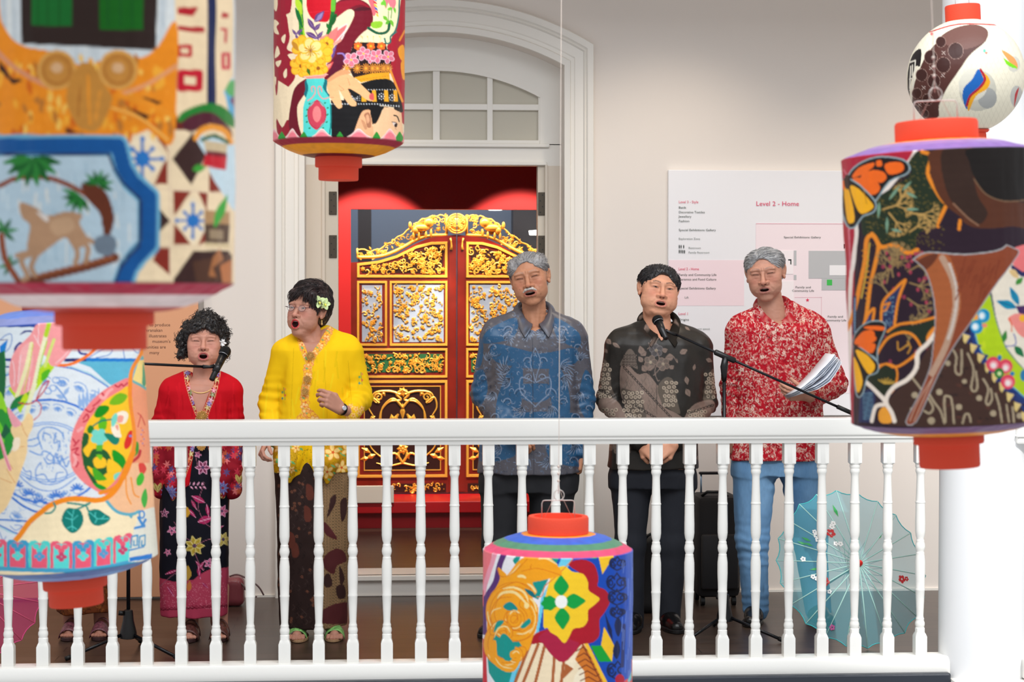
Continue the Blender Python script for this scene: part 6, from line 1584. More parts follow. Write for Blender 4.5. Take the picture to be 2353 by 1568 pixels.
 tr_=Model();tr_.u(TB(P.secs([(1040,1112,1326,.12),(1090,1104,1330,.125),(1130,1106,1326,.115)],.12),2.4),0)
 limb(tr_,[L(1152,1110),L(1148,1250),L(1150,1448)],[.098,.080,.062],.03);limb(tr_,[L(1268,1110),L(1262,1250),L(1262,1448)],[.110,.088,.064],.03)
 tr_.disp=folds(.005,9);P.part('trousers',tr_,.007,mat('black_trouser_cloth',(22,23,28),.8,bump=(300,.05)),None)
 shoe(P,(1140,0),(1108,0),0);shoe(P,(1262,0),(1275,0),0)
 ob=hair_shell(P,H,.074,.006,strand=(120,30,90),c0=(104,102,104),c1=(156,154,154),nape=-.062,seed=4,facew=.058,add=(((.05,.0,.058),(.035,.05,.035)),((-.05,.0,.055),(.035,.055,.04))))
 comb(P,H,ob,2200,lambda p:(.25*(1 if p[0]>-.01 else-1),1,.15 if p[2]>.05 else-.45),.034,.0035,((150,148,148),(176,174,174),(118,116,118)),.0009)
 mu=Model();mu.frame(H.R,H.t)
 for q in(-1,1):
  mu.u(RC((q*.002,-.1000*1.06,-.0535),(q*.017,-.0965*1.06,-.0555),.0065,.0060),.003);mu.u(RC((q*.017,-.0965*1.06,-.0555),(q*.031,-.0870*1.06,-.0650),.0060,.0030),.003)
 mu.frame();mu.disp=lambda Q:(vnoise(H.loc(Q)*np.array([500,200,90],dtype=np.float32),1.,3)*.0012).astype(np.float32)
 P.part('moustache',mu,.0015,HAIRM,(196,188,182),smooth=0)
man_blue()
def man_black():
 P=Person('dark-haired man in a black batik shirt with taupe flowers singing into the microphone',1.0,1504,(226,164,130))
 L=P.L
 H=place_head(P,1522.5,662,-.09,headmat(3,9,-4),1.07,w=1.13,jaw=1.24,top=.067,mouth=.0070,mw=.0255,eye=.0029,fat=1.3,brow=(38,30,28),brow_t=.0036,brow_a=.9,lip=(196,112,100),socket=(190,126,100),blush=(226,130,110),bags=1,nose=1.0)
 m=Model();H.ops(m);neck_torso(P,H,m,L(1512,772,0),.064);m.u(E(L(1512,794,.0),(.10,.065,.05)),.03)
 m.u(RC(H.wrl((-.03,-.03,-.10)),H.wrl((.03,-.03,-.10)),.028,.028),.02)
 P.add_skin(m,.0017,H.paint)
 rows=[(768,1445,1580,.10),(792,1414,1612,.12),(830,1412,1616,.135),(880,1416,1614,.15),(930,1412,1612,.16),(1000,1404,1600,.165),(1076,1396,1604,.155)]
 sh=[(L(1482,758,.015),L(1428,788,.01),.052,.066),(L(1550,762,.015),L(1598,790,.01),.052,.066)]
 arms=[([L(1424,800),L(1402,920,.03),L(1468,1012,-.17)],[.070,.060,.046]),([L(1604,802),L(1618,925,.03),L(1556,1014,-.17)],[.070,.060,.046])]
 body=shirt_model(P,rows,.13,sh,arms,5,inset=.012)
 for x,x2 in((1450,1452),(1548,1536)):limb(body,[L(x,1080),L(x2,1395)],[.07,.035])
 P.add_skin(body,.010,None,0)
 hm=Model();w1=L(1474,1020,-.185);w2=L(1548,1022,-.20)
 hm.u(RC(L(1464,1008,-.17),w1,.029,.026),.01);hm.u(RC(L(1560,1008,-.17),w2,.029,.026),.01)
 hand_ops(hm,w1,(.75,-.05,-.62),(.25,.8,-.3),-1,(.45,.5,.5,.5),.4,.98,.02)
 hand_ops(hm,w2,(-.85,-.12,-.48),(-.2,.8,-.4),1,(.55,.6,.6,.6),.5,.98,.02)
 P.add_skin(hm,.0024);P.finish_body()
 c=Canvas(1355,700,1660,1090,1.6,(37,32,27)).crop(1350,550,3.485)
 T,T2,D_=(138,116,104),(108,94,84),(26,23,20)
 for i in range(700):x,y=RP.uniform(60,1020),RP.uniform(550,1500);c.ell(x,y,2,2,(58,50,42))
 c.blob([(265,1030),(310,990),(400,1080),(480,1075),(560,1170),(590,1200),(600,1330),(720,1400),(760,1460),(400,1460),(300,1330),(262,1200)],T,4)
 for k in range(60):x=RP.uniform(280,560);y=RP.uniform(1060,1380);c.line(spline([(x,y),(x+14,y+24),(x-2,y+54),(x+16,y+90)],3,False),3,T2)
 c.blob([(262,1010),(290,940),(320,890),(350,880),(385,930),(395,1000),(400,1040),(330,1010)],T2,4)
 for i in range(5):
  for j in range(4):c.ell(295+i*24-j*2,930+j*27,9,9,D_);c.ell(295+i*24-j*2,930+j*27,4,4,T)
 c.blob([(560,1190),(620,1110),(680,1120),(700,1200),(720,1300),(740,1400),(640,1350),(590,1300)],(96,84,72),4)
 c.blob([(270,1200),(340,1210),(420,1240),(450,1330),(470,1450),(380,1450),(300,1320)],(92,80,70),4)
 c.blob([(1000,1040),(1040,1100),(1010,1280),(930,1300),(940,1180)],(96,84,72),4);c.blob([(80,1040),(130,960),(180,1040),(190,1180),(230,1290),(100,1290),(60,1180)],(92,80,70),4)
 c.blob([(90,1290),(230,1290),(320,1440),(330,1500),(140,1500)],T,4);c.blob([(780,1420),(860,1320),(1000,1290),(1010,1380),(900,1480),(780,1500)],T,4)
 def scales(x0,y0,x1,y1,step=36):
  for y in np.arange(y0,y1,step):
   for x in np.arange(x0+(y/step%2)*step/2,x1,step):
    xx,yy=x+RP.uniform(-5,5),y+RP.uniform(-5,5);c.ell(xx,yy,15,14,(190,172,150),RP.uniform(0,90));c.ell(xx,yy,8,7,D_,RP.uniform(0,90));c.ell(xx,yy,5,4,T)
 scales(600,1150,720,1340);scales(290,1230,450,1440);scales(950,1080,1030,1280);scales(85,1010,185,1280);scales(800,1380,960,1470,34);scales(120,1370,240,1470,34)
 for P0,P1 in(((300,1035),(680,1440)),((1000,1330),(790,1400)),((85,1200),(300,1300)),((380,1330),(560,1440))):
  n=int(math.hypot(P1[0]-P0[0],P1[1]-P0[1])/26);a=math.degrees(math.atan2(P1[1]-P0[1],P1[0]-P0[0]))
  for k in range(n):c.ring(P0[0]+(P1[0]-P0[0])*k/n,P0[1]+(P1[1]-P0[1])*k/n,15,7,5,(22,18,16),rot=a)
 for(x,y,q)in((550,890,(100,92,92)),(505,985,T),(605,1000,T)):c.flower(x,y,54,5,T2 if q==T else(84,78,78),12,x,.95,(176,160,136),T if q==T else(120,112,112))
 for a in((440,925,420,855,50),(470,900,425,930,50),(440,985,410,940,40),(470,1060,440,1010,50),(480,1050,530,1010,40),(690,940,625,950,56),(740,915,800,885,44),(660,1040,690,1010,36),(600,900,640,880,40),(790,1100,800,1165,36),(790,1200,820,1260,44),(850,1050,860,1000,24),(520,800,530,850,40),(150,800,190,840,40),(200,830,260,870,30),(130,880,160,910,30),(950,960,1000,980,34),(470,680,490,750,50),(420,640,440,600,24),(700,640,720,690,24),(780,700,820,730,20)):c.leaf(*a,T,T2)
 for Pp in([(550,890),(575,960),(540,1050),(560,1130),(575,1130)],[(690,940),(720,990),(715,960)],[(490,830),(500,860),(480,880)],[(545,840),(560,800),(620,760)],[(605,1000),(560,1060),(530,1090)]):c.line(Pp,6,T,4)
 for k in range(14):x,y=[(RP.uniform(1370,1640)-1350)*3.485,(RP.uniform(1020,1075)-550)*3.485];c.flower(x,y,36,5,T2,8,k*20,.9,(170,150,130),T)
 c.line([(540,760),(560,1500)],3,(20,18,16));c.speckle(.03);c.a*=.85
 col=P.canvas_col(c)
 m=shirt_model(P,rows,.13,sh,arms,5,.0048);ap,tl,tr=L(1513,782),L(1488,735),L(1545,742);m.s_(WEDGE((ap[0],ap[2]),(tl[0],tl[2]),(tr[0],tr[2]),.0),.004)
 P.part('shirt',m,.0036,mat('batik_sateen',(200,200,200),.45,vc='Col',bump=(300,.04),spec=.4),col,smooth=4)
 cb=L(1514,712,.018);make_collar(P,'collar',cb,.068,.070,cb[2]-.03,col,CLOTH,.030,.066,12,.115,.03,.022)
 t=Model();t.u(TB(P.secs([(1040,1408,1590,.13),(1090,1400,1600,.135),(1120,1402,1596,.12)],.12),2.4),0)
 limb(t,[L(1450,1110),L(1448,1250),L(1452,1440)],[.098,.070,.055],.03);limb(t,[L(1548,1110),L(1545,1250),L(1536,1440)],[.100,.072,.055],.03)
 t.disp=folds(.005,12);P.part('trousers',t,.007,mat('navy_trouser_cloth',(24,27,36),.85,bump=(300,.05)),None)
 shoe(P,(1455,0),(1440,0),0);shoe(P,(1538,0),(1545,0),0)
 ob=hair_shell(P,H,.067,.008,strand=(150,60,200),amp=.002,c0=(20,18,20),c1=(40,38,40),nape=-.055,seed=9,facew=.056,cs=(300,60,300),add=(((.0,-.040,.072),(.050,.035,.020)),))
 comb(P,H,ob,2200,lambda p:(.30,.5,.9)if p[1]<.0 and abs(p[0])<.062 and p[2]>.03 else(.1,.5,-.6),.020,.0045,((26,24,26),(46,44,48),(18,16,18)),.0010)
man_black()
def man_red():
 P=Person('grey-haired man in a red and cream batik shirt and blue jeans holding song sheets',1.15,1782,(206,150,124))
 L=P.L
 H=place_head(P,1753,630,-.10,headmat(-19,-7,5),1.10,w=1.08,jaw=1.06,top=.063,mouth=.0052,mw=.0245,eye=.0014,fold=.0030,brow=(118,104,98),brow_t=.0034,brow_a=.6,lip=(168,96,88),socket=(150,98,82),blush=(206,122,104),nose=1.06,stubble=.12,furrow=1,bags=1)
 m=Model();H.ops(m);neck_torso(P,H,m,L(1780,745,0),.060);m.u(E(L(1780,768,.0),(.09,.065,.05)),.03)
 P.add_skin(m,.0017,H.paint)
 rows=[(738,1712,1852,.10),(760,1690,1885,.12),(800,1684,1890,.13),(860,1686,1886,.14),(920,1690,1886,.145),(1000,1684,1892,.15),(1056,1676,1898,.145)]
 sh=[(L(1748,722,.015),L(1706,752,.01),.050,.064),(L(1816,716,.015),L(1868,752,.01),.052,.068)]
 arms=[([L(1702,765),L(1684,885,.03),L(1680,990,.0)],[.066,.058,.045]),([L(1874,768),L(1915,882,.0),L(1868,915,-.17)],[.072,.064,.050])]
 body=shirt_model(P,rows,.13,sh,arms,7,inset=.012)
 for a,b in((L(1732,1070),L(1736,1390)),(L(1842,1070),L(1878,1400,.02))):limb(body,[a,b],[.07,.035])
 P.add_skin(body,.010,None,0)
 hm=Model();w=L(1850,909,-.23);hm.u(RC(L(1868,913,-.18),w,.030,.027),.01)
 hand_ops(hm,w,L(1808,905,-.27)-w,(.0,.75,.35),-1,(.35,.45,.55,.6),.1,.95,.03)
 w=L(1682,1000,-.01);hm.u(RC(L(1680,985),w,.03,.026),.01);hand_ops(hm,w,(.06,-.1,-1),(.9,.3,0),-1,(.4,.45,.5,.5),.3,.95,.02)
 P.add_skin(hm,.0024);P.finish_body()
 c=Canvas(1635,660,1962,1070,1.7,(190,22,40))
 cols=[(240,208,190),(226,150,140),(236,186,170),(214,96,96),(150,20,36),(246,226,212)]
 for i in range(8000):
  x,y=RP.uniform(1640,1958),RP.uniform(668,1068);a=RP.uniform(0,2*PI);r=RP.uniform(2.4,6.5);bend=RP.uniform(.8,2.2)*RP.choice([-1,1]);q=cols[i%6]
  if(i//60)%3==2 and q[1]>180:q=(196,60,66)
  t=np.linspace(0,1,6);c.line(np.stack([x+r*np.cos(a+bend*t)*t*1.3,y+r*np.sin(a+bend*t)*t*1.6],1),RP.uniform(1.0,1.9),q,taper=True)
 for i in range(90):x,y=RP.uniform(1640,1958),RP.uniform(668,1068);c.flower(x,y,4,5,(244,214,196),1.2,i*13,.8,(190,40,50))
 c.line([(1785,745),(1784,1066)],1.0,(140,20,34));c.a*=.84;col=P.canvas_col(c)
 m=shirt_model(P,rows,.13,sh,arms,7,.0050);ap,tl,tr=L(1783,752),L(1750,700),L(1812,694);m.s_(WEDGE((ap[0],ap[2]),(tl[0],tl[2]),(tr[0],tr[2]),.0),.004)
 P.part('shirt',m,.0034,CLOTH,col,smooth=4)
 cb=L(1779,678,.018);make_collar(P,'collar',cb,.066,.070,cb[2]-.03,col,CLOTH,.034,.088,12,.125,.03,.022)
 t=Model();t.u(TB(P.secs([(1030,1688,1890,.12),(1060,1680,1896,.125),(1092,1684,1892,.11)],.12),2.4),0)
 limb(t,[L(1732,1085),L(1728,1240,-.01),L(1737,1398)],[.104,.080,.062],.025);limb(t,[L(1840,1085),L(1862,1240,.02),L(1880,1402,.02)],[.104,.080,.062],.025)
 fo=folds(.006,21,[(L(1728,1250),.10,(0,0,1)),(L(1736,1380),.07,(0,0,1)),(L(1790,1110),.08,(.7,0,.7))]);t.disp=fo
 def jc(V):
  n=fbm(V*np.array([1,1,.4],dtype=np.float32),12,3,5);k=np.clip(.5+.45*n,0,1)[:,None];C=np.asarray(srgb((70,116,160)))*(1-k)+np.asarray(srgb((124,164,200)))*k
  return C*(1+.08*vnoise(V*np.array([300,300,60],dtype=np.float32),1.,2))[:,None]
 P.part('jeans',t,.005,mat('denim',(100,140,180),.85,vc='Col',bump=(500,.06)),jc)
 shoe(P,(1738,0),(1712,0),0,h=.09);shoe(P,(1880,0),(1890,0),.02,h=.09)
 ob=hair_shell(P,H,.071,.007,strand=(110,40,90),c0=(116,116,118),c1=(164,164,166),nape=-.05,seed=14,facew=.056,add=(((-.01,-.03,.068),(.05,.04,.03)),((.045,.0,.05),(.035,.05,.04))))
 comb(P,H,ob,2200,lambda p:(.75 if p[0]>-.02 else-.8,.7,-.1 if p[2]>.05 else-.7),.030,.0035,((164,164,166),(186,186,186),(132,132,134)),.0009)
 return P
PE=man_red()
def woman_yellow():
 P=Person('bespectacled woman in a yellow kebaya with a pale green orchid in her hair',.88,716,(200,144,120))
 L=P.L
 H=place_head(P,685.5,708,-.085,headmat(-33,3,-5),1.01,w=1.0,jaw=1.06,mouth=.0155,mw=.0215,eye=.0034,fold=.0032,gaze=-.002,brow=(110,84,72),brow_t=.0018,brow_a=.5,lip=(196,52,60),lip_a=.9,socket=(170,116,100),blush=(206,124,112),bags=1,fat=1.1,nose=1.0)
 m=Model();H.ops(m);neck_torso(P,H,m,L(722,800,.0),.049);m.u(E(L(722,815,-.01),(.11,.075,.06)),.03)
 m.u(RC(H.wrl((0,-.045,-.105)),L(716,790,-.05),.022,.018),.03)
 P.add_skin(m,.0017,H.paint)
 rows=[(785,672,792,.095),(805,652,812,.11),(840,648,812,.125),(880,646,808,.14),(930,640,806,.145),(980,632,808,.15),(1040,628,814,.16),(1085,630,812,.155)]
 sh=[(L(702,778,.015),L(660,805,.01),.045,.058),(L(752,770,.015),L(798,802,.01),.045,.060)]
 arms=[([L(656,815),L(622,925,.02),L(620,1000,-.06)],[.062,.056,.045]),([L(802,815),L(826,915,.0),L(805,948,-.17)],[.064,.056,.046])]
 body=shirt_model(P,rows,.13,sh,arms,11,inset=.012)
 for x,x2 in((690,690),(762,762)):limb(body,[L(x,1060),L(x2,1250),L(x2,1440)],[.07,.055,.035])
 P.add_skin(body,.010,None,0)
 hm=Model();w=L(783,940,-.24);hm.u(RC(L(808,948,-.17),w,.026,.023),.01)
 hand_ops(hm,w,L(733,905,-.30)-w,(-.3,.9,-.25),-1,(.5,.62,.75,.8),.5,1.02,.05)
 w=L(613,1016,-.10);hm.u(RC(L(619,1000,-.06),w,.026,.023),.01);hand_ops(hm,w,L(600,1045,-.15)-w,(.9,.4,0),1,(.5,.6,.7,.7),.4,.85,.03)
 for(x,xt)in((690,682),(762,768)):
  a=L(x,0,0);a[2]=.055;t=np.array([L(xt,0)[0],-.15,.028]);hm.u(RC(a+[0,.02,.05],a,.033,.030),.01);hm.u(RC(a+[0,.03,-.018],t,.028,.021),.015)
  for k in range(5):hm.u(RC(t+[(k-2)*.014,.0,-.004],t+[(k-2)*.015,-.028+abs(k-2)*.005-.006*(k==1),-.010],.0105,.0085),.003)
 P.add_skin(hm,.0024);P.finish_body()
 c=Canvas(570,730,870,1130,1.7,(244,196,18))
 YL_,OR_,CR_,GN=(240,200,20),(236,150,60),(250,214,150),(110,180,110)
 for i in range(60):x=RP.uniform(575,860);y=RP.uniform(780,1060);c.line([(x,y),(x+RP.uniform(-8,8),y+RP.uniform(20,60))],4,[(242,204,26),(232,190,14)][i%2])
 def trim(pts,wd,n):
  s=spline(pts,12,False);L_=len(s)
  c.line(s,wd,(240,190,70))
  for k in range(n):
   x,y=s[int(k*(L_-1)/max(n-1,1))];j=k%3
   c.flower(x+RP.uniform(-2,2),y,wd*.50,5,[(250,206,130),(244,170,90),(250,190,60)][j],1.8,k*33,.85,(222,96,50),(226,130,50))
   if k%3==1:c.leaf(x-wd*.3,y-5,x+wd*.3,y+6,5,GN)
 trim([(757,758),(748,778),(735,796),(722,812),(712,832),(708,850)],18,16);trim([(690,772),(692,790),(700,812),(708,832)],14,9)
 trim([(708,845),(706,870),(702,895),(700,920),(702,950),(704,972)],20,18)
 trim([(704,950),(690,968),(665,1000),(640,1040),(630,1080)],24,10);trim([(706,950),(722,966),(745,1000),(760,1040),(750,1090)],26,12)
 lace=c.mask([(600,1015),(850,1015),(850,1130),(600,1130)])
 c.poly([(715,1010),(860,1010),(860,1130),(740,1130)],(196,146,20));c.poly([(600,1010),(690,1010),(672,1130),(600,1130)],(206,160,24))
 for i in range(600):x,y=RP.uniform(605,850),RP.uniform(1015,1125);c.ell(x,y,.9,.9,(120,84,20),clip=lace)
 for(x,y,r)in((640,1030,12),(655,1060,16),(648,1092,13),(680,1030,11),(765,1040,20),(785,1075,17),(752,1085,16),(800,1035,16),(828,1040,12),(740,1045,11),(770,1105,12),(625,1060,10),(670,1080,9)):c.flower(x,y,r,5,(250,214,130),r*.16,x,.6,(216,90,40),(230,150,60));c.leaf(x+r*.8,y,x+r*1.5,y+r*.5,5,GN);c.leaf(x-r*.8,y,x-r*1.5,y-r*.4,5,(130,190,120))
 for(x,y)in((803,945),(812,955),(800,962),(818,940),(806,934),(826,950),(795,952),(820,965),(832,940)):c.flower(x,y,7,5,(250,206,110),1.2,x,.7,(220,100,40),(226,140,60))
 for(x,y)in((829,870),(652,905),(600,1000)):
  c.line([(x,y-14),(x+3,y+14)],1.5,(120,160,70))
  for k in range(4):c.ell(x+((-1)**k)*3,y-10+k*7,2.4,3,[(230,150,60),(120,170,100),(226,120,60),(100,150,120)][k])
 c.line([(675,800),(668,960)],1,(214,172,10));c.line([(745,830),(752,960)],1,(214,172,10));c.line([(800,830),(808,930)],1,(206,164,10))
 col=P.canvas_col(c)
 m=shirt_model(P,rows,.13,sh,arms,11,.0042);ap,tl,tr=L(712,822),L(694,765),L(752,752);m.s_(WEDGE((ap[0],ap[2]),(tl[0],tl[2]),(tr[0],tr[2]),.0),.004)
 for pts in([L(690,1000,-.150),L(662,1060,-.155),L(664,1105,-.150)],[L(735,1000,-.150),L(752,1060,-.158),L(752,1108,-.152)]):limb(m,pts,[.03,.05,.012],.03)
 q=L(700,1110);m.s_(WEDGE((q[0],L(700,985)[2]),(L(681,1110)[0],L(700,1110)[2]),(L(724,1110)[0],L(700,1110)[2]),.0),.004)if False else None
 m.s_(RC(L(706,1120,-.17),L(704,1040,-.17),.055,.012),.008)
 P.part('kebaya_blouse',m,.0034,CLOTH,col,smooth=4)
 s=Canvas(620,1060,815,1450,1.6,(48,34,32))
 for i in range(300):x,y=RP.uniform(622,812),RP.uniform(1070,1446);s.line(spline([(x,y),(x+4,y+6),(x-2,y+12)],3,False),1.2,[(72,56,52),(34,24,24)][i%2])
 for i in range(60):x,y=RP.uniform(622,742),RP.uniform(1070,1440);s.flower(x,y,3.5,5,(112,70,54),1,i,.8,(60,40,36))
 for x,y in((668,1240),(676,1262),(705,1180),(710,1130)):s.blob([(x-6,y-16),(x+8,y-10),(x+10,y+16),(x-4,y+18)],(96,50,40),4)
 M=s.mask([(742,1050),(820,1050),(820,1450),(734,1450)]);s.poly([(742,1050),(820,1050),(820,1450),(734,1450)],(150,118,84))
 for iy in range(58):
  for ix in range(13):x,y=738+ix*6.8,1062+iy*6.8;s.ell(x,y,2.5,2.5,(92,74,52),clip=M);s.ell(x,y,1.1,1.1,(160,130,96),clip=M);s.ell(x+3.4,y+3.4,.9,.9,(96,76,52),clip=M)
 for Pp in([(760,1145),(772,1138),(770,1160),(752,1190),(756,1165)],[(745,1200),(760,1215),(775,1240),(752,1232),(742,1215)],[(782,1155),(796,1145),(796,1180),(785,1200)],[(745,1280),(770,1262),(790,1268),(796,1290),(775,1300),(766,1320),(745,1305)],[(780,1300),(792,1330),(782,1345)],[(745,1400),(800,1385),(805,1430),(740,1432)],[(742,1330),(756,1318),(764,1345),(748,1350)],[(772,1350),(790,1345),(794,1372),(778,1376)]):s.blob(Pp,[(58,36,34),(84,38,40)][int(Pp[0][0])%2],4)
 s.line([(742,1060),(736,1448)],3,(40,28,26))
 k=Model();k.u(TB(P.secs([(1020,640,800,.14),(1080,632,806,.15),(1140,634,804,.15),(1250,638,802,.145),(1350,640,800,.14),(1436,644,795,.135)],.14),2.5,.01),0);k.disp=folds(.006,33)
 P.part('batik_skirt',k,.0045,CLOTH,P.canvas_col(s))
 ob=hair_shell(P,H,.068,.017,strand=(110,40,60),amp=.0035,c0=(30,20,22),c1=(66,46,44),nape=-.088,seed=23,facew=.060,ears=False,cs=(220,40,50),cut=(((.084,-.004,-.010),(.030,.024,.040)),((.074,-.040,-.060),(.032,.048,.052)),((-.05,-.05,-.05),(.06,.07,.07))),add=(((.035,-.058,.066),(.040,.028,.028)),((-.03,-.055,.072),(.035,.025,.02)),((.0,.075,.03),(.06,.04,.07)),((.02,.0,.108),(.06,.07,.028))))
 comb(P,H,ob,2200,lambda p:(-.7,-.1,-.5)if p[2]>.07 and p[1]<.03 else(-.2 if p[1]<0 else .2,.25,-1),.040,.0035,((34,24,26),(58,42,40),(24,16,18)),.0011)
 def bang(i):
  r=np.random.default_rng(i+200);x=r.uniform(-.045,.055);return[(x+.01,-.045,.106),(x,-.082,.080),(x-.012,-.093,.052+r.uniform(-.008,.004))]
 strands(P,H,30,bang,.0022,(40,28,28),'fringe')
 b=MB();G=mat('thin_purple_metal',(96,66,84),.3,.8)
 for q in(-1,1):
  b.tube([H.wrl((q*.031+.0185*math.cos(a),-.0955+.004*abs(math.cos(a)),-.003+.0135*math.sin(a)))for a in np.linspace(0,2*PI,26)],.0009,6,False)
  b.tube([H.wrl(p)for p in((q*.050,-.093,.003),(q*.072,-.080,.004),(q*.079,-.030,.002),(q*.080,.005,.0))],.0011,6)
 b.tube([H.wrl(p)for p in((-.0125,-.096,.0),(0,-.099,.003),(.0125,-.096,.0))],.0009,6)
 g=b.build('glasses',G,P.root,smooth=True)
 b=MB()
 for q in(-1,1):b.add([H.wrl((q*.031+.018*math.cos(a),-.0955,-.003+.013*math.sin(a)))for a in np.linspace(0,2*PI,24,endpoint=False)],[tuple(range(24))])
 LN=mat('spectacle_lens',(255,255,255),.02,alpha=.12,spec=.8);b.build('lens',LN,g)
 b=MB();e=H.wrl((.081,.0,-.045));b.lathe([(.0005,.006),(.003,.003),(.0015,-.003),(.0035,-.008),(.0035,-.014),(.0005,-.018)],tuple(e+np.array([0,-.004,-.004])),10);b.build('earring',GOLD,P.root,smooth=True)
 w=L(783,940,-.24);d0=L(808,948,-.17)-w;d0/=np.linalg.norm(d0);pr,n1,n2=rz_frame(d0,(0,-1,.3))
 b=MB();c0=w+d0*.006
 b.ring_loft([np.array([c0+d0*s+r_*(n1*math.cos(a)+n2*math.sin(a))for a in np.linspace(0,2*PI,28,endpoint=False)])for s,r_ in((-.006,.0265),(-.006,.0285),(.006,.0290),(.006,.0270))],True,False)
 wt=b.build('watch',LEATH,P.root,smooth=False,label='wrist watch with a dark strap')
 b=MB();cc=c0+(n1*.6+n2*(-.75 if n2[0]<0 else .75))*.0295;cc=c0+np.array([.45,-.85,.2])/1.0*.0285
 nd=np.array([.45,-.85,.2]);nd/=np.linalg.norm(nd);_,u1,u2=rz_frame(nd,d0)
 b.ring_loft([np.array([cc+nd*s+r_*(u1*math.cos(a)+u2*math.sin(a))for a in np.linspace(0,2*PI,20,endpoint=False)])for s,r_ in((-.003,.011),(.003,.011),(.004,.009))]);b.build('watch_face',mat('silver',(220,220,224),.2,.8),wt)
 for i,(x,y,r)in enumerate(((713,818,.021),(706,872,.018),(701,900,.017))):
  o=L(x,y,-.150 if i else-.128);b=MB()
  b.lathe([(.0005,.002),(r*.8,.001),(r*.8,-.001)],(0,0,0),18)
  for k in range(44):a=k*2.4;q_=r*math.sqrt((k+.5)/44);b.lathe([(.0002,.0035),(.0030,0),(.0002,-.003)],(q_*math.cos(a),q_*math.sin(a),.003),6)
  for V in b.V:V[:]=np.stack([V[:,0]+o[0],-V[:,2]+o[1],V[:,1]+o[2]],1)
  b.build('brooch',GOLD,P.root,smooth=True)
 OC=mat('pale_green_petal',(222,240,176),.5,sss=.1);OY=mat('orchid_throat',(226,226,96),.5);fl=None
 for cpos,sc,rot in(((.074,-.030,.036),1.0,0),((.088,-.004,.030),.95,40)):
  b=MB();ctr=H.wrl(cpos);nrm=H.R@np.array([.75,-.65,.0]);nrm/=np.linalg.norm(nrm);_,u1,u2=rz_frame(nrm,(0,0,1))
  for k in range(5):
   a=math.radians(rot+72*k+18);dr=u1*math.cos(a)+u2*math.sin(a);sd=np.cross(nrm,dr);Ln,Wd=.030*sc,.011*sc
   rg=[]
   for t in np.linspace(0,1,7):
    wv=Wd*math.sin(PI*min(1,t*.9+.08))**.7;cu=nrm*(.006+.010*t-.014*t*t*(1 if k%2 else .3))
    rg.append(np.array([ctr+dr*Ln*t+sd*wv*u+cu+nrm*(.002*abs(u)+.0015*math.sin(u*5))for u in(-1,-.5,0,.5,1)]))
   b.ring_loft(rg,False,False)
  o=b.build('hair_flower',OC,P.root,smooth=True);md=o.modifiers.new('t','SOLIDIFY');md.thickness=.0012
  b=MB();V0=ctr+nrm*.010;b.tube([V0,V0+nrm*.010+u1*-.004,V0+nrm*.014+u1*-.010],[.003,.0055,.004],8);b.build('flower_throat',OY,o,smooth=True)
 for(x,xt)in((690,682),(762,768)):
  a=L(x,0,0);t=np.array([L(xt,0)[0],-.175,0.0]);b=MB();cc=(a*[1,1,0]+[0,.05,0]+t)/2;Ln=.135
  an=np.linspace(0,2*PI,26,endpoint=False);rg=[np.array([cc+np.array([.044*k_*math.sin(q)*(1+.1*math.cos(q)),-Ln*k_*math.cos(q),z])for q in an])for z,k_ in((.001,.96),(.004,1),(.013,1),(.014,.97))]
  b.ring_loft(rg);so=b.build('sandal',mat('tan_sole',(176,140,104),.6),P.root)
  b=MB();rg=[]
  for s_ in np.linspace(0,1,6):
   rg.append(np.array([np.array([t[0]+.046*math.cos(q),t[1]+.030+.052*s_,.008+(.043+.020*s_)*math.sin(q)])for q in np.linspace(0,PI,12)]))
  b.ring_loft(rg,False,False);o=b.build('strap',mat('green_beaded_strap',(120,176,96),.5,var=(60,.5)),so,smooth=True);md=o.modifiers.new('t','SOLIDIFY');md.thickness=.003
woman_yellow()
def sandal(P,x,dy,hue,strapcol):
 a=P.L(x,0,dy);b=MB();cc=np.array([a[0],dy-.065,0]);an=np.linspace(0,2*PI,26,endpoint=False)
 b.ring_loft([np.array([cc+np.array([.042*k_*math.sin(q)*(1+.1*math.cos(q)),-.125*k_*math.cos(q),z])for q in an])for z,k_ in((.001,.96),(.004,1),(.016,1),(.018,.97))])
 so=b.build('sandal',mat('dark_sole_'+hue,(60,34,34),.6),P.root)
 for y0,y1,nm in((-.155,-.100,'toe_strap'),(-.055,-.030,'ankle_strap')):
  b=MB();b.ring_loft([np.array([np.array([a[0]+.044*math.cos(q),dy+y0+(y1-y0)*s_,.010+(.040+.030*(s_ if y0<-.1 else 1.2))*math.sin(q)])for q in np.linspace(0,PI,12)])for s_ in np.linspace(0,1,5)],False,False)
  o=b.build(nm,mat('beaded_strap_'+hue,strapcol,.45,var=(90,.6)),so,smooth=True);md=o.modifiers.new('t','SOLIDIFY');md.thickness=.003
def feet(P,hm,xs,dy=0.0):
 for x in xs:
  a=P.L(x,0,dy);a[2]=.06;t=np.array([a[0],dy-.135,.030]);hm.u(RC(a+[0,.015,.16],a,.036,.030),.01);hm.u(RC(a+[0,.03,-.018],t,.028,.021),.015)
  for k in range(5):hm.u(RC(t+[(k-2)*.013,.0,-.004],t+[(k-2)*.014,-.028+abs(k-2)*.005,-.008],.0105,.0085),.003)
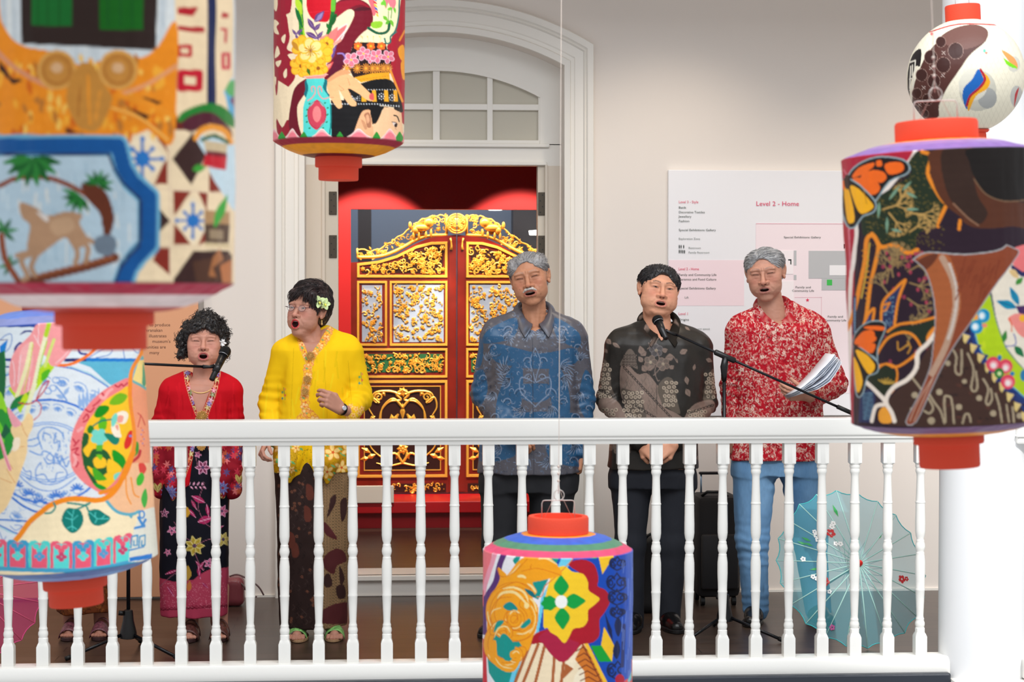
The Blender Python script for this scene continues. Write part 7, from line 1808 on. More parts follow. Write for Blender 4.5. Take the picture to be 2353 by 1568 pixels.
def woman_red():
 P=Person('woman with short black curls in a red kebaya behind the left microphone',.90,455,(212,152,128))
 L=P.L
 H=place_head(P,467.5,784,-.085,headmat(3,0,-8),1.0,w=1.10,jaw=1.08,top=.072,mouth=.0100,mw=.0225,eye=.0013,fold=.0030,brow=(90,70,62),brow_t=.0018,brow_a=.6,lip=(176,76,80),lip_a=.8,socket=(176,122,104),blush=(220,140,126),bags=1,fat=1.05,browz=.002)
 m=Model();H.ops(m);neck_torso(P,H,m,L(464,895,.0),.047)
 m.u(TB(P.secs([(875,425,505,.055,.0),(895,400,525,.085,.0),(935,398,522,.10,.0),(990,398,520,.11,0)],.08),2.3,.01),.03)
 P.add_skin(m,.0019,H.paint)
 rows=[(880,410,512,.085),(897,392,528,.10),(930,386,530,.12),(965,382,530,.13),(1010,376,528,.135),(1060,370,530,.140),(1110,366,534,.145)]
 sh=[(L(428,872,.015),L(396,893,.01),.040,.054),(L(500,872,.015),L(528,893,.01),.040,.054)]
 arms=[([L(394,905),L(372,990,.02),L(374,1085,-.03)],[.056,.056,.052]),([L(530,905),L(535,990,.02),L(528,1085,-.03)],[.056,.056,.052])]
 body=shirt_model(P,rows,.13,sh,arms,15,inset=.014)
 for x in(436,500):limb(body,[L(x,1080),L(x,1430)],[.06,.033])
 P.add_skin(body,.010,None,0)
 hm=Model()
 for x,sg in((376,1),(527,-1)):w=L(x,1085,-.04);hm.u(RC(L(x,1060,-.03),w,.028,.024),.01);hand_ops(hm,w,(sg*.25,-.35,-.85),(sg,.2,0),-sg,(.6,.7,.7,.7),.4,.8,.02)
 feet(P,hm,(436,504));P.add_skin(hm,.0026);P.finish_body()
 for x in(436,504):sandal(P,x,0,'floral',(90,50,44))
 c=Canvas(330,840,575,1180,1.7,(196,14,30))
 for i in range(50):x=RP.uniform(340,560);y=RP.uniform(880,1000);c.line([(x,y),(x+RP.uniform(-8,8),y+RP.uniform(20,50))],4,[(204,18,34),(184,10,26)][i%2])
 fl_cols=[(236,170,190),(110,110,190),(214,196,120),(226,120,70),(236,150,170),(120,150,90)]
 def trim(pts,wd,n):
  s=spline(pts,12,False);c.line(s,wd,(150,24,34))
  for k in range(n):
   x,y=s[int(k*(len(s)-1)/max(n-1,1))];q=fl_cols[k%6]
   for j in range(5):a=math.radians(k*50+j*72);c.leaf(x,y,x+wd*.55*math.cos(a),y+wd*.6*math.sin(a),wd*.22,q,(250,240,226))
  for sg in(-1,1):c.line([(x+sg*wd*.5,y)for x,y in s],1.1,(224,176,130))
 trim([(430,852),(434,880),(442,910),(452,940),(461,962)],15,12);trim([(500,852),(494,885),(486,915),(475,942),(468,965)],14,12)
 trim([(458,960),(452,1000),(440,1040),(420,1090),(404,1150)],16,16);trim([(470,960),(478,1000),(492,1050),(506,1100),(516,1150)],16,16)
 LOW=c.mask([(330,1015),(575,1015),(575,1180),(330,1180)]);
 c.poly([(330,1015),(440,1015),(410,1180),(330,1180)],(140,22,38));c.poly([(480,1015),(575,1015),(575,1180),(520,1180)],(140,22,38))
 for i in range(90):
  x,y=RP.choice([RP.uniform(345,425),RP.uniform(500,560)]),RP.uniform(1018,1170);q=[(206,60,80),(226,120,120),(190,90,60),(80,70,120),(196,30,50)][i%5]
  for j in range(6):a=j*PI/3+i;c.leaf(x,y,x+9*math.cos(a),y+10*math.sin(a),3.4,q,clip=LOW)
 for x,y in((394,1132),(512,1122),(384,1132)):
  for j in range(9):a=j*2*PI/9;c.leaf(x,y,x+15*math.cos(a),y+17*math.sin(a),6,(120,120,200),(226,226,240));
  c.ell(x,y,3,3,(200,60,80))
 for x,y in((393,1158),(512,1150),(362,1120),(550,1100)):c.leaf(x-8,y-10,x,y+12,9,(196,176,100),(120,40,40));c.leaf(x+8,y-10,x,y+12,9,(206,186,110),(120,40,40))
 for x,y in((356,905),(354,918),(351,932)):c.flower(x,y,5,5,(236,150,70),1.2,y,.6,(200,60,30))
 col=P.canvas_col(c);m=shirt_model(P,rows,.13,sh,arms,15,.0040);ap,tl,tr=L(464,962),L(430,855),L(500,855);m.s_(WEDGE((ap[0],ap[2]),(tl[0],tl[2]),(tr[0],tr[2]),.0),.004)
 for pts in([L(410,1060,-.125),L(402,1110,-.130),L(398,1150,-.120)],[L(500,1060,-.125),L(508,1100,-.130),L(512,1142,-.120)]):limb(m,pts,[.03,.042,.012],.03)
 m.s_(RC(L(464,1150,-.15),L(463,1010,-.15),.066,.036),.006)
 for x0,x1 in((372,372),(530,533)):limb(m,[L(x0,1080,-.03),L(x1,1125,-.03)],[.050,.046],.02)
 P.part('kebaya_blouse',m,.0036,CLOTH,col,smooth=4)
 s=Canvas(355,1010,540,1425,1.7,(20,20,30));PKs,PK2=(196,90,130),(226,160,190)
 s.poly([(355,1325),(400,1338),(450,1332),(500,1315),(540,1300),(540,1425),(355,1425)],(176,60,86));s.blob([(440,1340),(480,1310),(520,1305),(540,1300),(540,1380),(450,1380)],(184,66,92),4)
 for i in range(500):x,y=RP.uniform(356,538),RP.uniform(1340,1400);s.ell(x,y,.8,.8,(214,120,140))
 def blossom(x,y,r,n,q,q2):
  for j in range(n):a=j*2*PI/n+x;s.leaf(x,y,x+r*math.cos(a),y+r*math.sin(a),r*.55,q2);s.leaf(x+r*.15*math.cos(a),y+r*.15*math.sin(a),x+r*.85*math.cos(a),y+r*.85*math.sin(a),r*.34,q)
  s.ell(x,y,r*.2,r*.2,(80,60,90))
 for x,y,r,n,q,q2 in((447,1255,24,7,(176,150,50),(214,196,120)),(466,1075,18,6,(120,50,80),PK2),(510,1175,16,6,PKs,PK2),(404,1130,10,5,PKs,PK2),(513,1240,18,6,(190,170,90),(216,200,130)),(455,1045,9,5,PKs,PK2),(480,1295,13,5,PKs,PK2),(385,1270,9,5,PKs,PK2),(395,1220,12,5,PKs,PK2),(500,1320,12,6,PKs,PK2),(378,1180,11,5,(120,50,80),PK2),(520,1120,12,5,PKs,PK2)):blossom(x,y,r,n,q,q2)
 for a in((470,1155,440,1140,24),(455,1200,490,1190,30),(440,1150,452,1172,12),(475,1160,480,1190,14),(380,1320,410,1310,12),(450,1290,468,1312,12),(455,1310,470,1290,12),(460,1330,455,1300,14),(432,1170,450,1190,14),(490,1220,515,1208,12),(385,1350,400,1372,12),(465,1340,478,1352,12)):s.leaf(a[0],a[1],a[2],a[3],a[4]*.6,(170,40,90),PK2);s.line([(a[0],a[1]),(a[2],a[3])],1,PK2)
 for k in range(8):s.leaf(433+k*5,1116+(k%2)*2,438+k*5,1108+(k%2)*16,4,PK2)
 s.leaf(428,1190,430,1165,16,(200,150,50));s.leaf(430,1335,432,1300,18,(190,150,60));s.leaf(433,1360,436,1335,12,(200,120,60))
 for Pp in([(470,1110),(455,1160),(470,1200),(490,1215)],[(455,1075),(450,1050)],[(447,1255),(480,1240),(500,1245)],[(447,1270),(460,1300),(470,1310)],[(400,1200),(420,1230),(440,1245)],[(440,1150),(455,1175)],[(365,1350),(400,1320),(420,1320)]):s.line(Pp,1.3,(150,90,110),4)
 s.line([(360,1403),(540,1392)],2,(110,20,40))
 for k in range(18):s.ring(366+k*9.5,1401-(k*.5),4,3,1.4,(110,24,44))
 k=Model();k.u(TB(P.secs([(1010,380,520,.12),(1080,372,528,.135),(1160,369,526,.14),(1300,369,524,.14),(1412,370,523,.135)],.14),2.6,.01),0);k.disp=folds(.006,43)
 P.part('batik_skirt',k,.0042,CLOTH,P.canvas_col(s))
 r=np.random.default_rng(6);add=[]
 for i in range(46):
  a=r.uniform(-.45*PI,1.45*PI);b_=r.uniform(-.2,1.3);d=np.array([math.cos(a)*math.cos(b_),.25*math.sin(a)*math.cos(b_)+.3,math.sin(b_)])
  th,ph=r.uniform(0,2*PI),r.uniform(-.35,1.5)
  v=np.array([math.cos(th)*math.cos(ph)*.088,.030+math.sin(th)*math.cos(ph)*.098,.036+math.sin(ph)*.090])
  if v[1]<-.055 and v[2]<.070:continue
  add.append((tuple(v),(r.uniform(.018,.027),)*3))
 for q in(-1,1):
  for z in(.05,.025,.0,-.025,-.045):add.append(((q*(.090-.006*q+.006*math.sin(z*90)),-.002+abs(z)*.2,z-.006),(.022-.003*q,.026,.022)))
 HA=hair_shell(P,H,.060,.016,add=add,c0=(18,15,17),c1=(36,30,30),nape=-.095,seed=31,facew=.058,ears=False,curly=True,side=1.25,cut=(((.058,-.075,-.03),(.032,.05,.075)),((-.058,-.075,-.03),(.032,.05,.075))),h=.0026,cs=(160,160,160))
 comb(P,H,HA,1600,lambda p:RP.normal(0,1,3)+np.array([0,0,-.3]),.030,.009,((24,20,22),(44,38,38),(16,14,16)),.0010)
 b=MB()
 for i in range(24):
  rr=np.random.default_rng(i+900);th=rr.uniform(0,2*PI);ph=rr.uniform(0,1.4);v=np.array([math.cos(th)*math.cos(ph)*.104,.03+math.sin(th)*math.cos(ph)*.112,.036+math.sin(ph)*.108])
  if v[1]<-.05 and v[2]<.08:continue
  t=np.linspace(0,5,10);n1=rr.normal(0,1,3);n1/=np.linalg.norm(n1);n2=np.cross(n1,v/np.linalg.norm(v));R0=rr.uniform(.006,.011)
  b.tube([H.wrl(v+n1*R0*math.cos(q)+n2*R0*math.sin(q)+(v/np.linalg.norm(v))*(.001*q))for q in t],.0009,4)
 b.build('curl',mat('hair_curl_black',(26,22,24),.4),P.root,smooth=True)
 b=MB();ctr=H.wrl((.085,-.030,-.005))
 for k in range(7):
  a=k*2*PI/7;dr=np.array([.55*math.cos(a),-.3,math.sin(a)]);dr/=np.linalg.norm(dr);b.tube([ctr,ctr+dr*.010,ctr+dr*.020],[.002,.006,.003],8)
 b.build('hair_flower',mat('white_petal',(240,240,240),.5),P.root,smooth=True)
 for q in(-1,1):b=MB();b.lathe([(.0005,.008),(.003,.005),(.001,0),(.004,-.006),(.0005,-.012)],tuple(H.wrl((q*.079,-.004,-.045))),8);b.build('earring',GOLD,P.root,smooth=True)
 b=MB();c0=L(464,898,-.02);pp=[]
 for a in np.linspace(-1.15,1.15,24):pp.append(np.array([c0[0]+.054*math.sin(a),-.062-.030*math.cos(a),c0[2]+.006-.026*math.cos(a)*1.3+.02]))
 b.tube(pp,.0022,6);b.build('necklace',GOLD,P.root,smooth=True)
 for i,(x,y,r_)in enumerate(((464,957,.026),(463,1026,.020))):
  o=L(x,y,-.140 if i==0 else-.15);b=MB();b.lathe([(.0005,.002),(r_*.85,.001),(r_*.85,-.002)],(0,0,0),22)
  for k in range(60):a=k*2.4;q_=r_*math.sqrt((k+.5)/60);b.lathe([(.0002,.004),(.0033,0),(.0002,-.003)],(q_*math.cos(a),q_*math.sin(a),.003),6)
  for V in b.V:V[:]=np.stack([V[:,0]+o[0],-V[:,2]+o[1],V[:,1]+o[2]],1)
  b.build('brooch',GOLD,P.root,smooth=True)
woman_red()
def woman_hidden():
 P=Person('person in a brown batik skirt and beaded sandals, body hidden behind the lower left lantern',.98,196,(190,132,108))
 L=P.L
 H=place_head(P,198,762,-.085,headmat(5,0,0),.93,w=1.0,mouth=.006,mw=.021,eye=.003,lip=(176,76,80))
 m=Model();H.ops(m);neck_torso(P,H,m,L(196,872,0),.047);P.add_skin(m,.0030,H.paint)
 rows=[(860,150,243,.085),(880,130,262,.10),(940,122,270,.13),(1000,118,272,.14),(1100,110,280,.15)]
 sh=[(L(164,850,.015),L(136,872,.01),.040,.054),(L(228,850,.015),L(256,872,.01),.040,.054)]
 arms=[([L(134,885),L(122,970,.02),L(130,1060,-.03)],[.054,.048,.040]),([L(258,885),L(266,970,.02),L(262,1060,-.03)],[.054,.048,.040])]
 bm_=shirt_model(P,rows,.13,sh,arms,2,inset=.012)
 for x in(162,232):limb(bm_,[L(x,1080),L(x,1430)],[.06,.033])
 P.add_skin(bm_,.010,None,0)
 hm=Model()
 for x,sg in((130,1),(262,-1)):w=L(x,1068,-.04);hand_ops(hm,w,(0,-.1,-1),(sg,0,0),-sg,(.4,.5,.5,.5),.3,.85)
 feet(P,hm,(162,232));P.add_skin(hm,.003);P.finish_body()
 for x in(162,232):sandal(P,x,0,'maroon',(110,60,70))
 m=shirt_model(P,rows,.13,sh,arms,2,.004);P.part('blouse',m,.006,mat('brown_blouse',(120,62,40),.7),None)
 c=Canvas(90,1040,300,1420,1.2,(112,58,30))
 for i in range(900):x,y=RP.uniform(95,295),RP.uniform(1050,1415);c.ring(x,y,RP.uniform(2,5),RP.uniform(2,5),1.6,[(60,34,20),(146,84,40),(84,44,24)][i%3],0,RP.uniform(120,300),RP.uniform(0,180))
 k=Model();k.u(TB(P.secs([(1050,122,268,.13),(1200,124,268,.14),(1404,132,262,.13)],.14),2.6,.01),0);k.disp=folds(.006,51)
 P.part('batik_skirt',k,.0055,CLOTH,P.canvas_col(c))
 hair_shell(P,H,.05,.014,nape=-.10,seed=44,ears=False)
woman_hidden()
# ================================================================ CARVED GILDED DOORS
YD=4.62
GILD=mat('gilding',(240,184,78),0.34,0.4,bump=(120,.12));WOOD=mat('red_lacquered_wood',(112,26,14),.28,coat=.3,var=(6,.25));DKW=mat('dark_lacquered_ground',(44,12,8),.4)
PALE=mat('pale_blue_ground',(150,166,196),.5);GRN=mat('green_ground',(34,96,58),.45)
RD=np.random.default_rng(3)
def inpoly(x,y,P):
 c=False
 for i in range(len(P)):
  (x1,y1),(x2,y2)=P[i],P[(i+1)%len(P)]
  if(y1>y)!=(y2>y)and x<(x2-x1)*(y-y1)/(y2-y1)+x1:c=not c
 return c
def carved_leaf(mir,label):
 mx=(lambda x:2098-x)if mir else(lambda x:x)
 G=lambda x,y,d=0.0:np.array([X(mx(x),y,YD),YD-d,Z(1049,y,YD)])
 root=thing('carved_door',label,'door',(X(mx(925),1130,YD),YD,0.0));o0=np.array(root.location)
 g=lambda x,y,d=0.0:G(x,y,d)-o0
 poly=lambda P,d0,d1,b:b.ring_loft([np.array([g(x,y,d0)for x,y in P]),np.array([g(x,y,d1)for x,y in P])])
 zt0=zt_plat=Z(900,1137,4.55)+.001
 top=[(806,604),(860,602),(905,590),(950,563),(985,548),(1048,540)]
 b=MB();P=top+[(1048,1131),(806,1131)]
 poly(P,0,.045,b);b.build('door_panel',WOOD,root)
 b=MB();poly([(1031,545),(1047,545),(1047,1128),(1031,1128)],.045,.052,b);poly([(806,606),(817,606),(817,1128),(806,1128)],.045,.052,b);b.build('stile',WOOD,root)
 def frame(P,wd,name,depth=.012):
  b=MB();n=len(P);c=np.mean(P,0);inn=[tuple(np.array(p)+(c-np.array(p))/np.abs(c-np.array(p)).max()*wd*(np.abs(c-np.array(p))>1))for p in P]
  inn=[]
  for i in range(n):
   a,p,q=np.array(P[i-1],float),np.array(P[i],float),np.array(P[(i+1)%n],float)
   e1,e2=(p-a)/np.linalg.norm(p-a),(q-p)/np.linalg.norm(q-p);n1,n2=np.array([-e1[1],e1[0]]),np.array([-e2[1],e2[0]]);m=(n1+n2)/max(1+n1@n2,.3);inn.append(tuple(p+m*wd))
  D0=.045;s=[(0,D0),(.15,D0+depth),(.85,D0+depth),(1,D0)]
  rings=[np.array([g(p[0]+(q[0]-p[0])*f,p[1]+(q[1]-p[1])*f,d)for p,q in zip(P,inn)])for f,d in s]
  V=np.concatenate(rings);F=[(r*n+i,r*n+(i+1)%n,(r+1)*n+(i+1)%n,(r+1)*n+i)for r in range(3)for i in range(n)]
  b.add(V,F);return b.build(name,GILD,root)
 def ground(P,m,name,d=.048):b=MB();poly(P,.044,d,b);return b.build(name,m,root)
 def rect(a,c,e,f):return[(a,c),(e,c),(e,f),(a,f)]
 def spiral(b,x,y,r,sg,turns=1.2,wd=1.6,a0=0,d=.056):
  t=np.linspace(0,turns*2*PI,12);k=1-t/(turns*2*PI)*.8
  b.tube([g(x+sg*r*q*math.cos(a+a0),y-r*q*math.sin(a+a0),d)for a,q in zip(t,k)],[wd/350*(.5+.5*q)for q in k],5)
 def leaf(b,x,y,L,a,wd,d=.055):
  e=np.array([math.cos(a),math.sin(a)])*L;n_=np.array([-e[1],e[0]])/L*wd;p=np.array([x,y])
  V=[g(*p,d-.004),g(*(p+e*.5+n_),d-.003),g(*(p+e),d-.004),g(*(p+e*.5-n_),d-.003),g(*(p+e*.45),d+.007)]
  b.add(V,[(0,1,4),(1,2,4),(2,3,4),(3,0,4)])
 def rosette(b,x,y,r,n=6,d=.055):
  for k in range(n):leaf(b,x,y,r,2*PI*k/n+x,r*.38,d)
  b.lathe([(.0005,.006),(r*.25/350,.003),(r*.3/350,-.004)],(0,0,0),8);V=b.V[-1];o=g(x,y,d);V[:]=np.stack([V[:,0]+o[0],-V[:,2]+o[1],V[:,1]+o[2]],1)
 def carve(P,name,dens,r0,r1,m=GILD,d=.055):
  b=MB();a=np.array(P);lo,hi=a.min(0),a.max(0);n=int(dens)
  for i in range(n):
   x,y=RD.uniform(lo[0],hi[0]),RD.uniform(lo[1],hi[1])
   if not inpoly(x,y,P):continue
   r=RD.uniform(r0,r1);k=i%5
   if k<2:spiral(b,x,y,r,RD.choice([-1,1]),RD.uniform(.6,1.2),RD.uniform(1.2,2.0),RD.uniform(0,6),d)
   elif k<4:leaf(b,x,y,r*1.5,RD.uniform(0,6.3),r*.35,d)
   else:rosette(b,x,y,r,6,d)
  return b.build(name,m,root,smooth=False)
 f1=[(820,606),(870,600),(910,588),(955,566),(990,557),(1028,556),(1028,639),(820,639)]
 frame(f1,7,'frame_moulding');i1=[(832,618),(880,611),(920,598),(960,577),(990,571),(1017,570),(1017,628),(832,628)]
 ground(i1,DKW,'panel_ground');carve(i1,'carved_flowers',210,5,9)
 frame(rect(820,646,890,795),6,'frame_moulding');ground(rect(832,656,878,785),PALE,'panel_ground');carve(rect(834,658,876,783),'carved_flowers',90,3,6)
 frame(rect(895,646,1028,795),6,'frame_moulding');ground(rect(904,655,1019,786),PALE,'panel_ground');carve(rect(908,659,1016,782),'carved_flowers',230,3,7)
 frame(rect(820,800,1028,868),6,'frame_moulding');ground(rect(833,813,1016,855),GRN,'panel_ground');carve(rect(835,815,1014,853),'carved_flowers',150,4,8)
 frame(rect(820,873,1028,1096),7,'frame_moulding');frame(rect(836,886,1013,1080),2.5,'inner_moulding',.006);ground(rect(839,889,1010,1077),DKW,'panel_ground',.0465)
 b=MB()
 for sg in(-1,1):
  for Pp,wd in(([(0,895),(14,905),(4,918),(30,922),(50,945),(54,980)],3.2),([(0,935),(22,915),(46,935),(50,965)],3.0),([(6,905),(30,898),(60,900),(70,912),(60,924),(50,915)],3.0),([(54,925),(72,912),(78,935),(66,960),(74,985)],2.6),([(0,1010),(20,990),(44,1000),(60,980)],2.8),([(0,1062),(18,1040),(44,1050),(70,1030),(78,1010)],3.2),([(10,950),(20,985),(4,1010)],2.4),([(0,1062),(30,1068),(60,1062)],2.4)):
   s=spline([(925+sg*x,y)for x,y in Pp],5,False);n_=len(s);b.tube([g(x,y,.052)for x,y in s],[wd/350*(1.15-.8*i/n_)for i in range(n_)],6)
  for x,y,a,L in((12,950,70,22),(26,950,100,20),(64,985,120,20),(72,1040,-30,26),(60,1042,20,26),(76,1050,10,22),(40,910,-60,16),(30,1000,60,18),(62,955,30,16),(8,1035,70,20)):leaf(b,925+sg*x,y,L,math.radians(a if sg>0 else 180-a),6,.052)
  spiral(b,925+sg*55,912,10,sg,1.3,2.6,0,.052);spiral(b,925+sg*66,990,11,sg,1.3,2.6,2,.052);spiral(b,925+sg*36,1030,10,-sg,1.3,2.6,2,.052)
 rosette(b,925,900,12,7,.052);rosette(b,925,1030,14,7,.052);leaf(b,925,925,40,PI/2,6,.052);b.build('gilded_scrollwork',GILD,root)
 ground(rect(900,1110,1024,1129),DKW,'foot_ground',.05);carve(rect(902,1112,1022,1127),'carved_foot',40,3,6,GILD,.054)
 lo_=[(820,592),(870,590),(908,578),(955,553),(985,543),(1028,541)];up=[(820,572),(860,577),(900,556),(940,528),(965,508),(1000,497),(1028,497)]
 b=MB();s=spline(lo_,5,False);b.tube([g(x,y,.03)for x,y in s],4/350,8);b.tube([g(1026,541,.03),g(1026,497,.03)],3.2/350,8);b.tube([g(821,592,.03),g(821,572,.03)],2.6/350,6)
 s=spline(up,6,False);b.tube([g(x,y+2*math.sin(i*1.7),.03)for i,(x,y)in enumerate(s)],2/350,6);b.build('crest_rail',GILD,root,smooth=True)
 carve(up+lo_[::-1],'crest_openwork',330,4,8,GILD,.033)
 b=MB()
 for(x,y,rx,ry,rd)in((968,524,20,9,8),(985,512,12,12,10),(955,530,8,9,7),(950,542,3,9,4),(962,541,3,9,4),(978,540,3,9,4),(990,536,3,10,4),(942,518,4,8,3)):
  n0=len(b.V);b.lathe([(math.sin(q)+.001,math.cos(q))for q in np.linspace(.05,PI-.05,8)],(0,0,0),12);V=b.V[-1];o=g(x,y,.045);V[:]=np.stack([V[:,0]*rx/350+o[0],V[:,1]*rd/350+o[1],V[:,2]*ry/350+o[2]],1)
 b.build('crest_lion',GILD,root,smooth=True)
 b=MB();b.tube([g(1034,548,.06),g(1036,556,.06),g(1037,566,.06),g(1036,575,.06)],[.007,.005,.006,.010],8);b.build('gilded_tassel',GILD,root,smooth=True)
 b=MB();t=np.linspace(PI/2,3*PI/2,14)
 for r in(22,17):b.tube([g(1048+r*math.cos(q),515-r*math.sin(q),.055)for q in t],2.2/350,6)
 b.ring_loft([np.array([g(1048+20*k*math.cos(q),515-20*k*math.sin(q),d)for q in t])for k,d in((1,.0),(1,.045),(.5,.062),(.05,.066))],False,False)
 for i in range(14):spiral(b,1047-RD.uniform(2,15),515+RD.uniform(-14,14),4,1,1,1.3,i,.062)
 b.build('boss',GILD,root,smooth=True)
carved_leaf(False,'left leaf of the gilded red lacquer swing doors, fully visible in the doorway')
carved_leaf(True,'right leaf of the gilded red lacquer swing doors, partly behind the man in blue')
# ================================================================ MICROPHONES AND STANDS
MET=mat('black_enamel_tube',(20,21,26),.25,.3);MESHG=mat('dark_mic_mesh',(26,26,28),.45,.7,bump=(900,.5));SIL=mat('silver_band',(190,190,194),.3,.8)
def mic_stand(label,hub,zc,boom_a,boom_b,pole_top,ends):
 o=np.array([hub[0],hub[1],0]);root=thing('microphone_stand',label,'microphone stand',tuple(o));q=lambda p:np.array(p)-o
 b=MB();b.tube([q((hub[0],hub[1],.10)),q(pole_top)],.0085,12);b.tube([q((hub[0],hub[1],.5)),q((hub[0],hub[1],.62))],.014,12);b.build('pole',MET,root,smooth=True)
 b=MB();b.lathe([(.012,.20),(.020,.195),(.024,.15),(.036,.10),(.038,.075),(.020,.070)],(0,0,0),16);h=b.build('hub',BLACKP,root,auto=35)
 b=MB();b.tube([(-.020,-.01,.185),(-.040,-.012,.187)],.011,10);b.build('knob',BLACKP,h,smooth=True)
 for e in ends:
  b=MB();s=np.array([e[0]*.10,e[1]*.10,.092]);b.tube([s,np.array([e[0],e[1],.012])],.0075,10);lg=b.build('leg',MET,root,smooth=True)
  b=MB();b.tube([np.array([e[0]*.93,e[1]*.93,.018]),np.array([e[0]*1.02,e[1]*1.02,.0105])],.0105,10);b.build('rubber_foot',BK,lg,smooth=True)
 b=MB();b.tube([q(boom_a),q(boom_b)],.0062,10);b.build('boom',MET,root,smooth=True)
 d=np.array(boom_b)-np.array(boom_a);d/=np.linalg.norm(d);c=np.array(pole_top)
 b=MB();cc=np.array(boom_a)+d*np.dot(c-np.array(boom_a),d);b.tube([q(cc-d*.05),q(cc-d*.045),q(cc+d*.05),q(cc+d*.055)],[.010,.0135,.0135,.010],12)
 b.tube([q(c+[0,0,-.10]),q(c+[0,0,-.06]),q(c+[0,.0,-.035]),q(cc)],[.011,.015,.018,.013],12);b.build('boom_clutch',BLACKP,root,smooth=True)
 b=MB();b.tube([q(boom_a)-d*.001,q(np.array(boom_a)+d*.075)],.0105,10);b.build('counterweight_grip',BK,root,smooth=True)
 return root,d
def microphone(label,tail,head,clip_to,stand):
 tail,head=np.array(tail),np.array(head);d=head-tail;L_=np.linalg.norm(d);d/=L_
 root=thing('microphone',label,'microphone',tuple(tail))
 b=MB();b.tube([d*0,d*.003,d*(L_*.28),d*(L_*.30),d*(L_*.72)],[.010,.0125,.0135,.015,.0195],18);bd=b.build('handle',BLACKP,root,smooth=True)
 b=MB();b.tube([d*(L_*.735),d*(L_*.755)],.0235,18);b.build('collar_ring',SIL,root,smooth=True)
 b=MB();t=np.linspace(0,1,9);b.tube([d*(L_*(.72+.28*q))for q in t],[.021,.0245,.0255,.0260,.0258,.0245,.021,.014,.002],20);b.build('mesh_head',MESHG,root,smooth=True)
 b=MB();m=tail+d*L_*.36-np.array(stand.location);e=np.array(clip_to)-np.array(stand.location);_,u,v=rz_frame(d,e-m)
 rg=[np.array([m+d*s+(.0175 if r else .0150)*(-u*math.cos(a)+v*math.sin(a))for a in np.linspace(-.1+PI,PI*1.0-2.5,14)])for s in(-.025,.025)for r in(0,1)]
 b.ring_loft([rg[0],rg[1],rg[3],rg[2],rg[0]],False,False);b.tube([m+u*.016,(m+e)/2+u*.004,e],[.010,.007,.0095],10);b.build('clip',BLACKP,stand,smooth=True)
YM=.72
hubp=pt(1665,1440,YM);ja,jb=pt(1958,950,YM-.04),pt(1553,769,YM+.01)
st,d=mic_stand('black boom microphone stand in front of the man in red batik',(hubp[0],YM),0,ja,jb,pt(1664,826,YM),((-.21,-.17),(.235,-.17),(.0,.27)))
microphone('black microphone held up to the man in the black batik shirt',pt(1531,779,YM-.03),pt(1507,727,YM+.055),jb,st)
YM2=.45;hub2=pt(295,1470,YM2)
ja,jb=pt(180,829,YM2),pt(466,843,YM2+.14)
st,d=mic_stand('black boom microphone stand between the two left lanterns and the woman in red',(hub2[0],YM2),0,ja,jb,pt(295,838,YM2+.05),((-.245,-.13),(.23,-.15),(.02,.27)))
microphone('black microphone held up to the woman in the red kebaya',pt(486,874,YM2+.13),pt(523,796,YM2+.22),jb,st)
# ================================================================ PARASOLS
def parasol(label,c,R_,axis,n,canopy,ribm,edge,cone=.20,flowers=None,knob=None,ang0=0.0,fcols=None):
 root=thing('parasol',label,'parasol',tuple(c));ax=np.array(axis,float);ax/=np.linalg.norm(ax);_,u,v=rz_frame(ax,(0,0,1))
 P=lambda r,a,dz=0.0:u*r*R_*math.cos(a)+v*r*R_*math.sin(a)+ax*(cone*R_*(1-r**1.15)+dz)
 A=[ang0+2*PI*k/n for k in range(n)];rad=[.06,.2,.4,.6,.8,1.0];V=[];F=[];m_=4;N=n*m_
 for r in rad:
  for k in range(n):
   for j in range(m_):
    t=j/m_;p=P(r,A[k])*(1-t)+P(r,A[k]+2*PI/n)*t;p=p*(1-.10*r*(4*t*(1-t))*.35);V.append(p)
 for i in range(len(rad)-1):
  for j in range(N):F.append((i*N+j,i*N+(j+1)%N,(i+1)*N+(j+1)%N,(i+1)*N+j))
 mesh_np('canopy',np.array(V),np.array(F),canopy,root,True)
 b=MB()
 rim=[V[(len(rad)-1)*N+j]for j in range(N)];b.tube(np.array(rim+rim[:1]),.0022,5);b.build('edge_binding',edge,root,smooth=True)
 for k in range(n):b=MB();b.tube([P(.03,A[k],.0008),P(.5,A[k],.0008),P(1.0,A[k],.0008)],[.0030,.0028,.0022],5);b.build('rib',ribm,root,smooth=True)
 for k in range(n):b=MB();b.tube([P(.36,A[k],-.004),ax*(-.24*R_)+P(.02,A[k])*.5],.0009,4);b.build('stretcher',ribm,root,smooth=True)
 b=MB();b.tube([ax*(cone*R_+.02),ax*(-.9*R_)],.005,8);b.build('shaft',mat('bamboo',(196,160,110),.5),root,smooth=True)
 b=MB();b.tube([ax*(cone*R_-.004),ax*(cone*R_+.012),ax*(cone*R_+.03)],[.016,.014,.002],12);b.build('tip',knob or ribm,root,smooth=True)
 if flowers:
  for(r,a,s,q,kind)in flowers:
   o=P(r,a,.002);n_=ax;e1=P(min(r+.05,1),a)-P(r,a);e1/=np.linalg.norm(e1);e2=np.cross(n_,e1);b=MB()
   if kind:
    for k in range(5):
     w=2*PI*k/5;cc=o+(e1*math.cos(w)+e2*math.sin(w))*s*.6;b.add([cc+(e1*math.cos(z)+e2*math.sin(z))*s*.42+n_*.001 for z in np.linspace(0,2*PI,9)[:-1]],[tuple(range(8))])
   else:b.add([o,o+e1*s+e2*s*.3,o+e1*s*2.2,o+e1*s-e2*s*.3],[(0,1,2,3)])
   b.build('painted_flower' if kind else 'painted_leaf',q,root)
 return root
def gauze(name,rgb,alpha):
 return mat(name,rgb,.6,alpha=alpha,spec=.2)
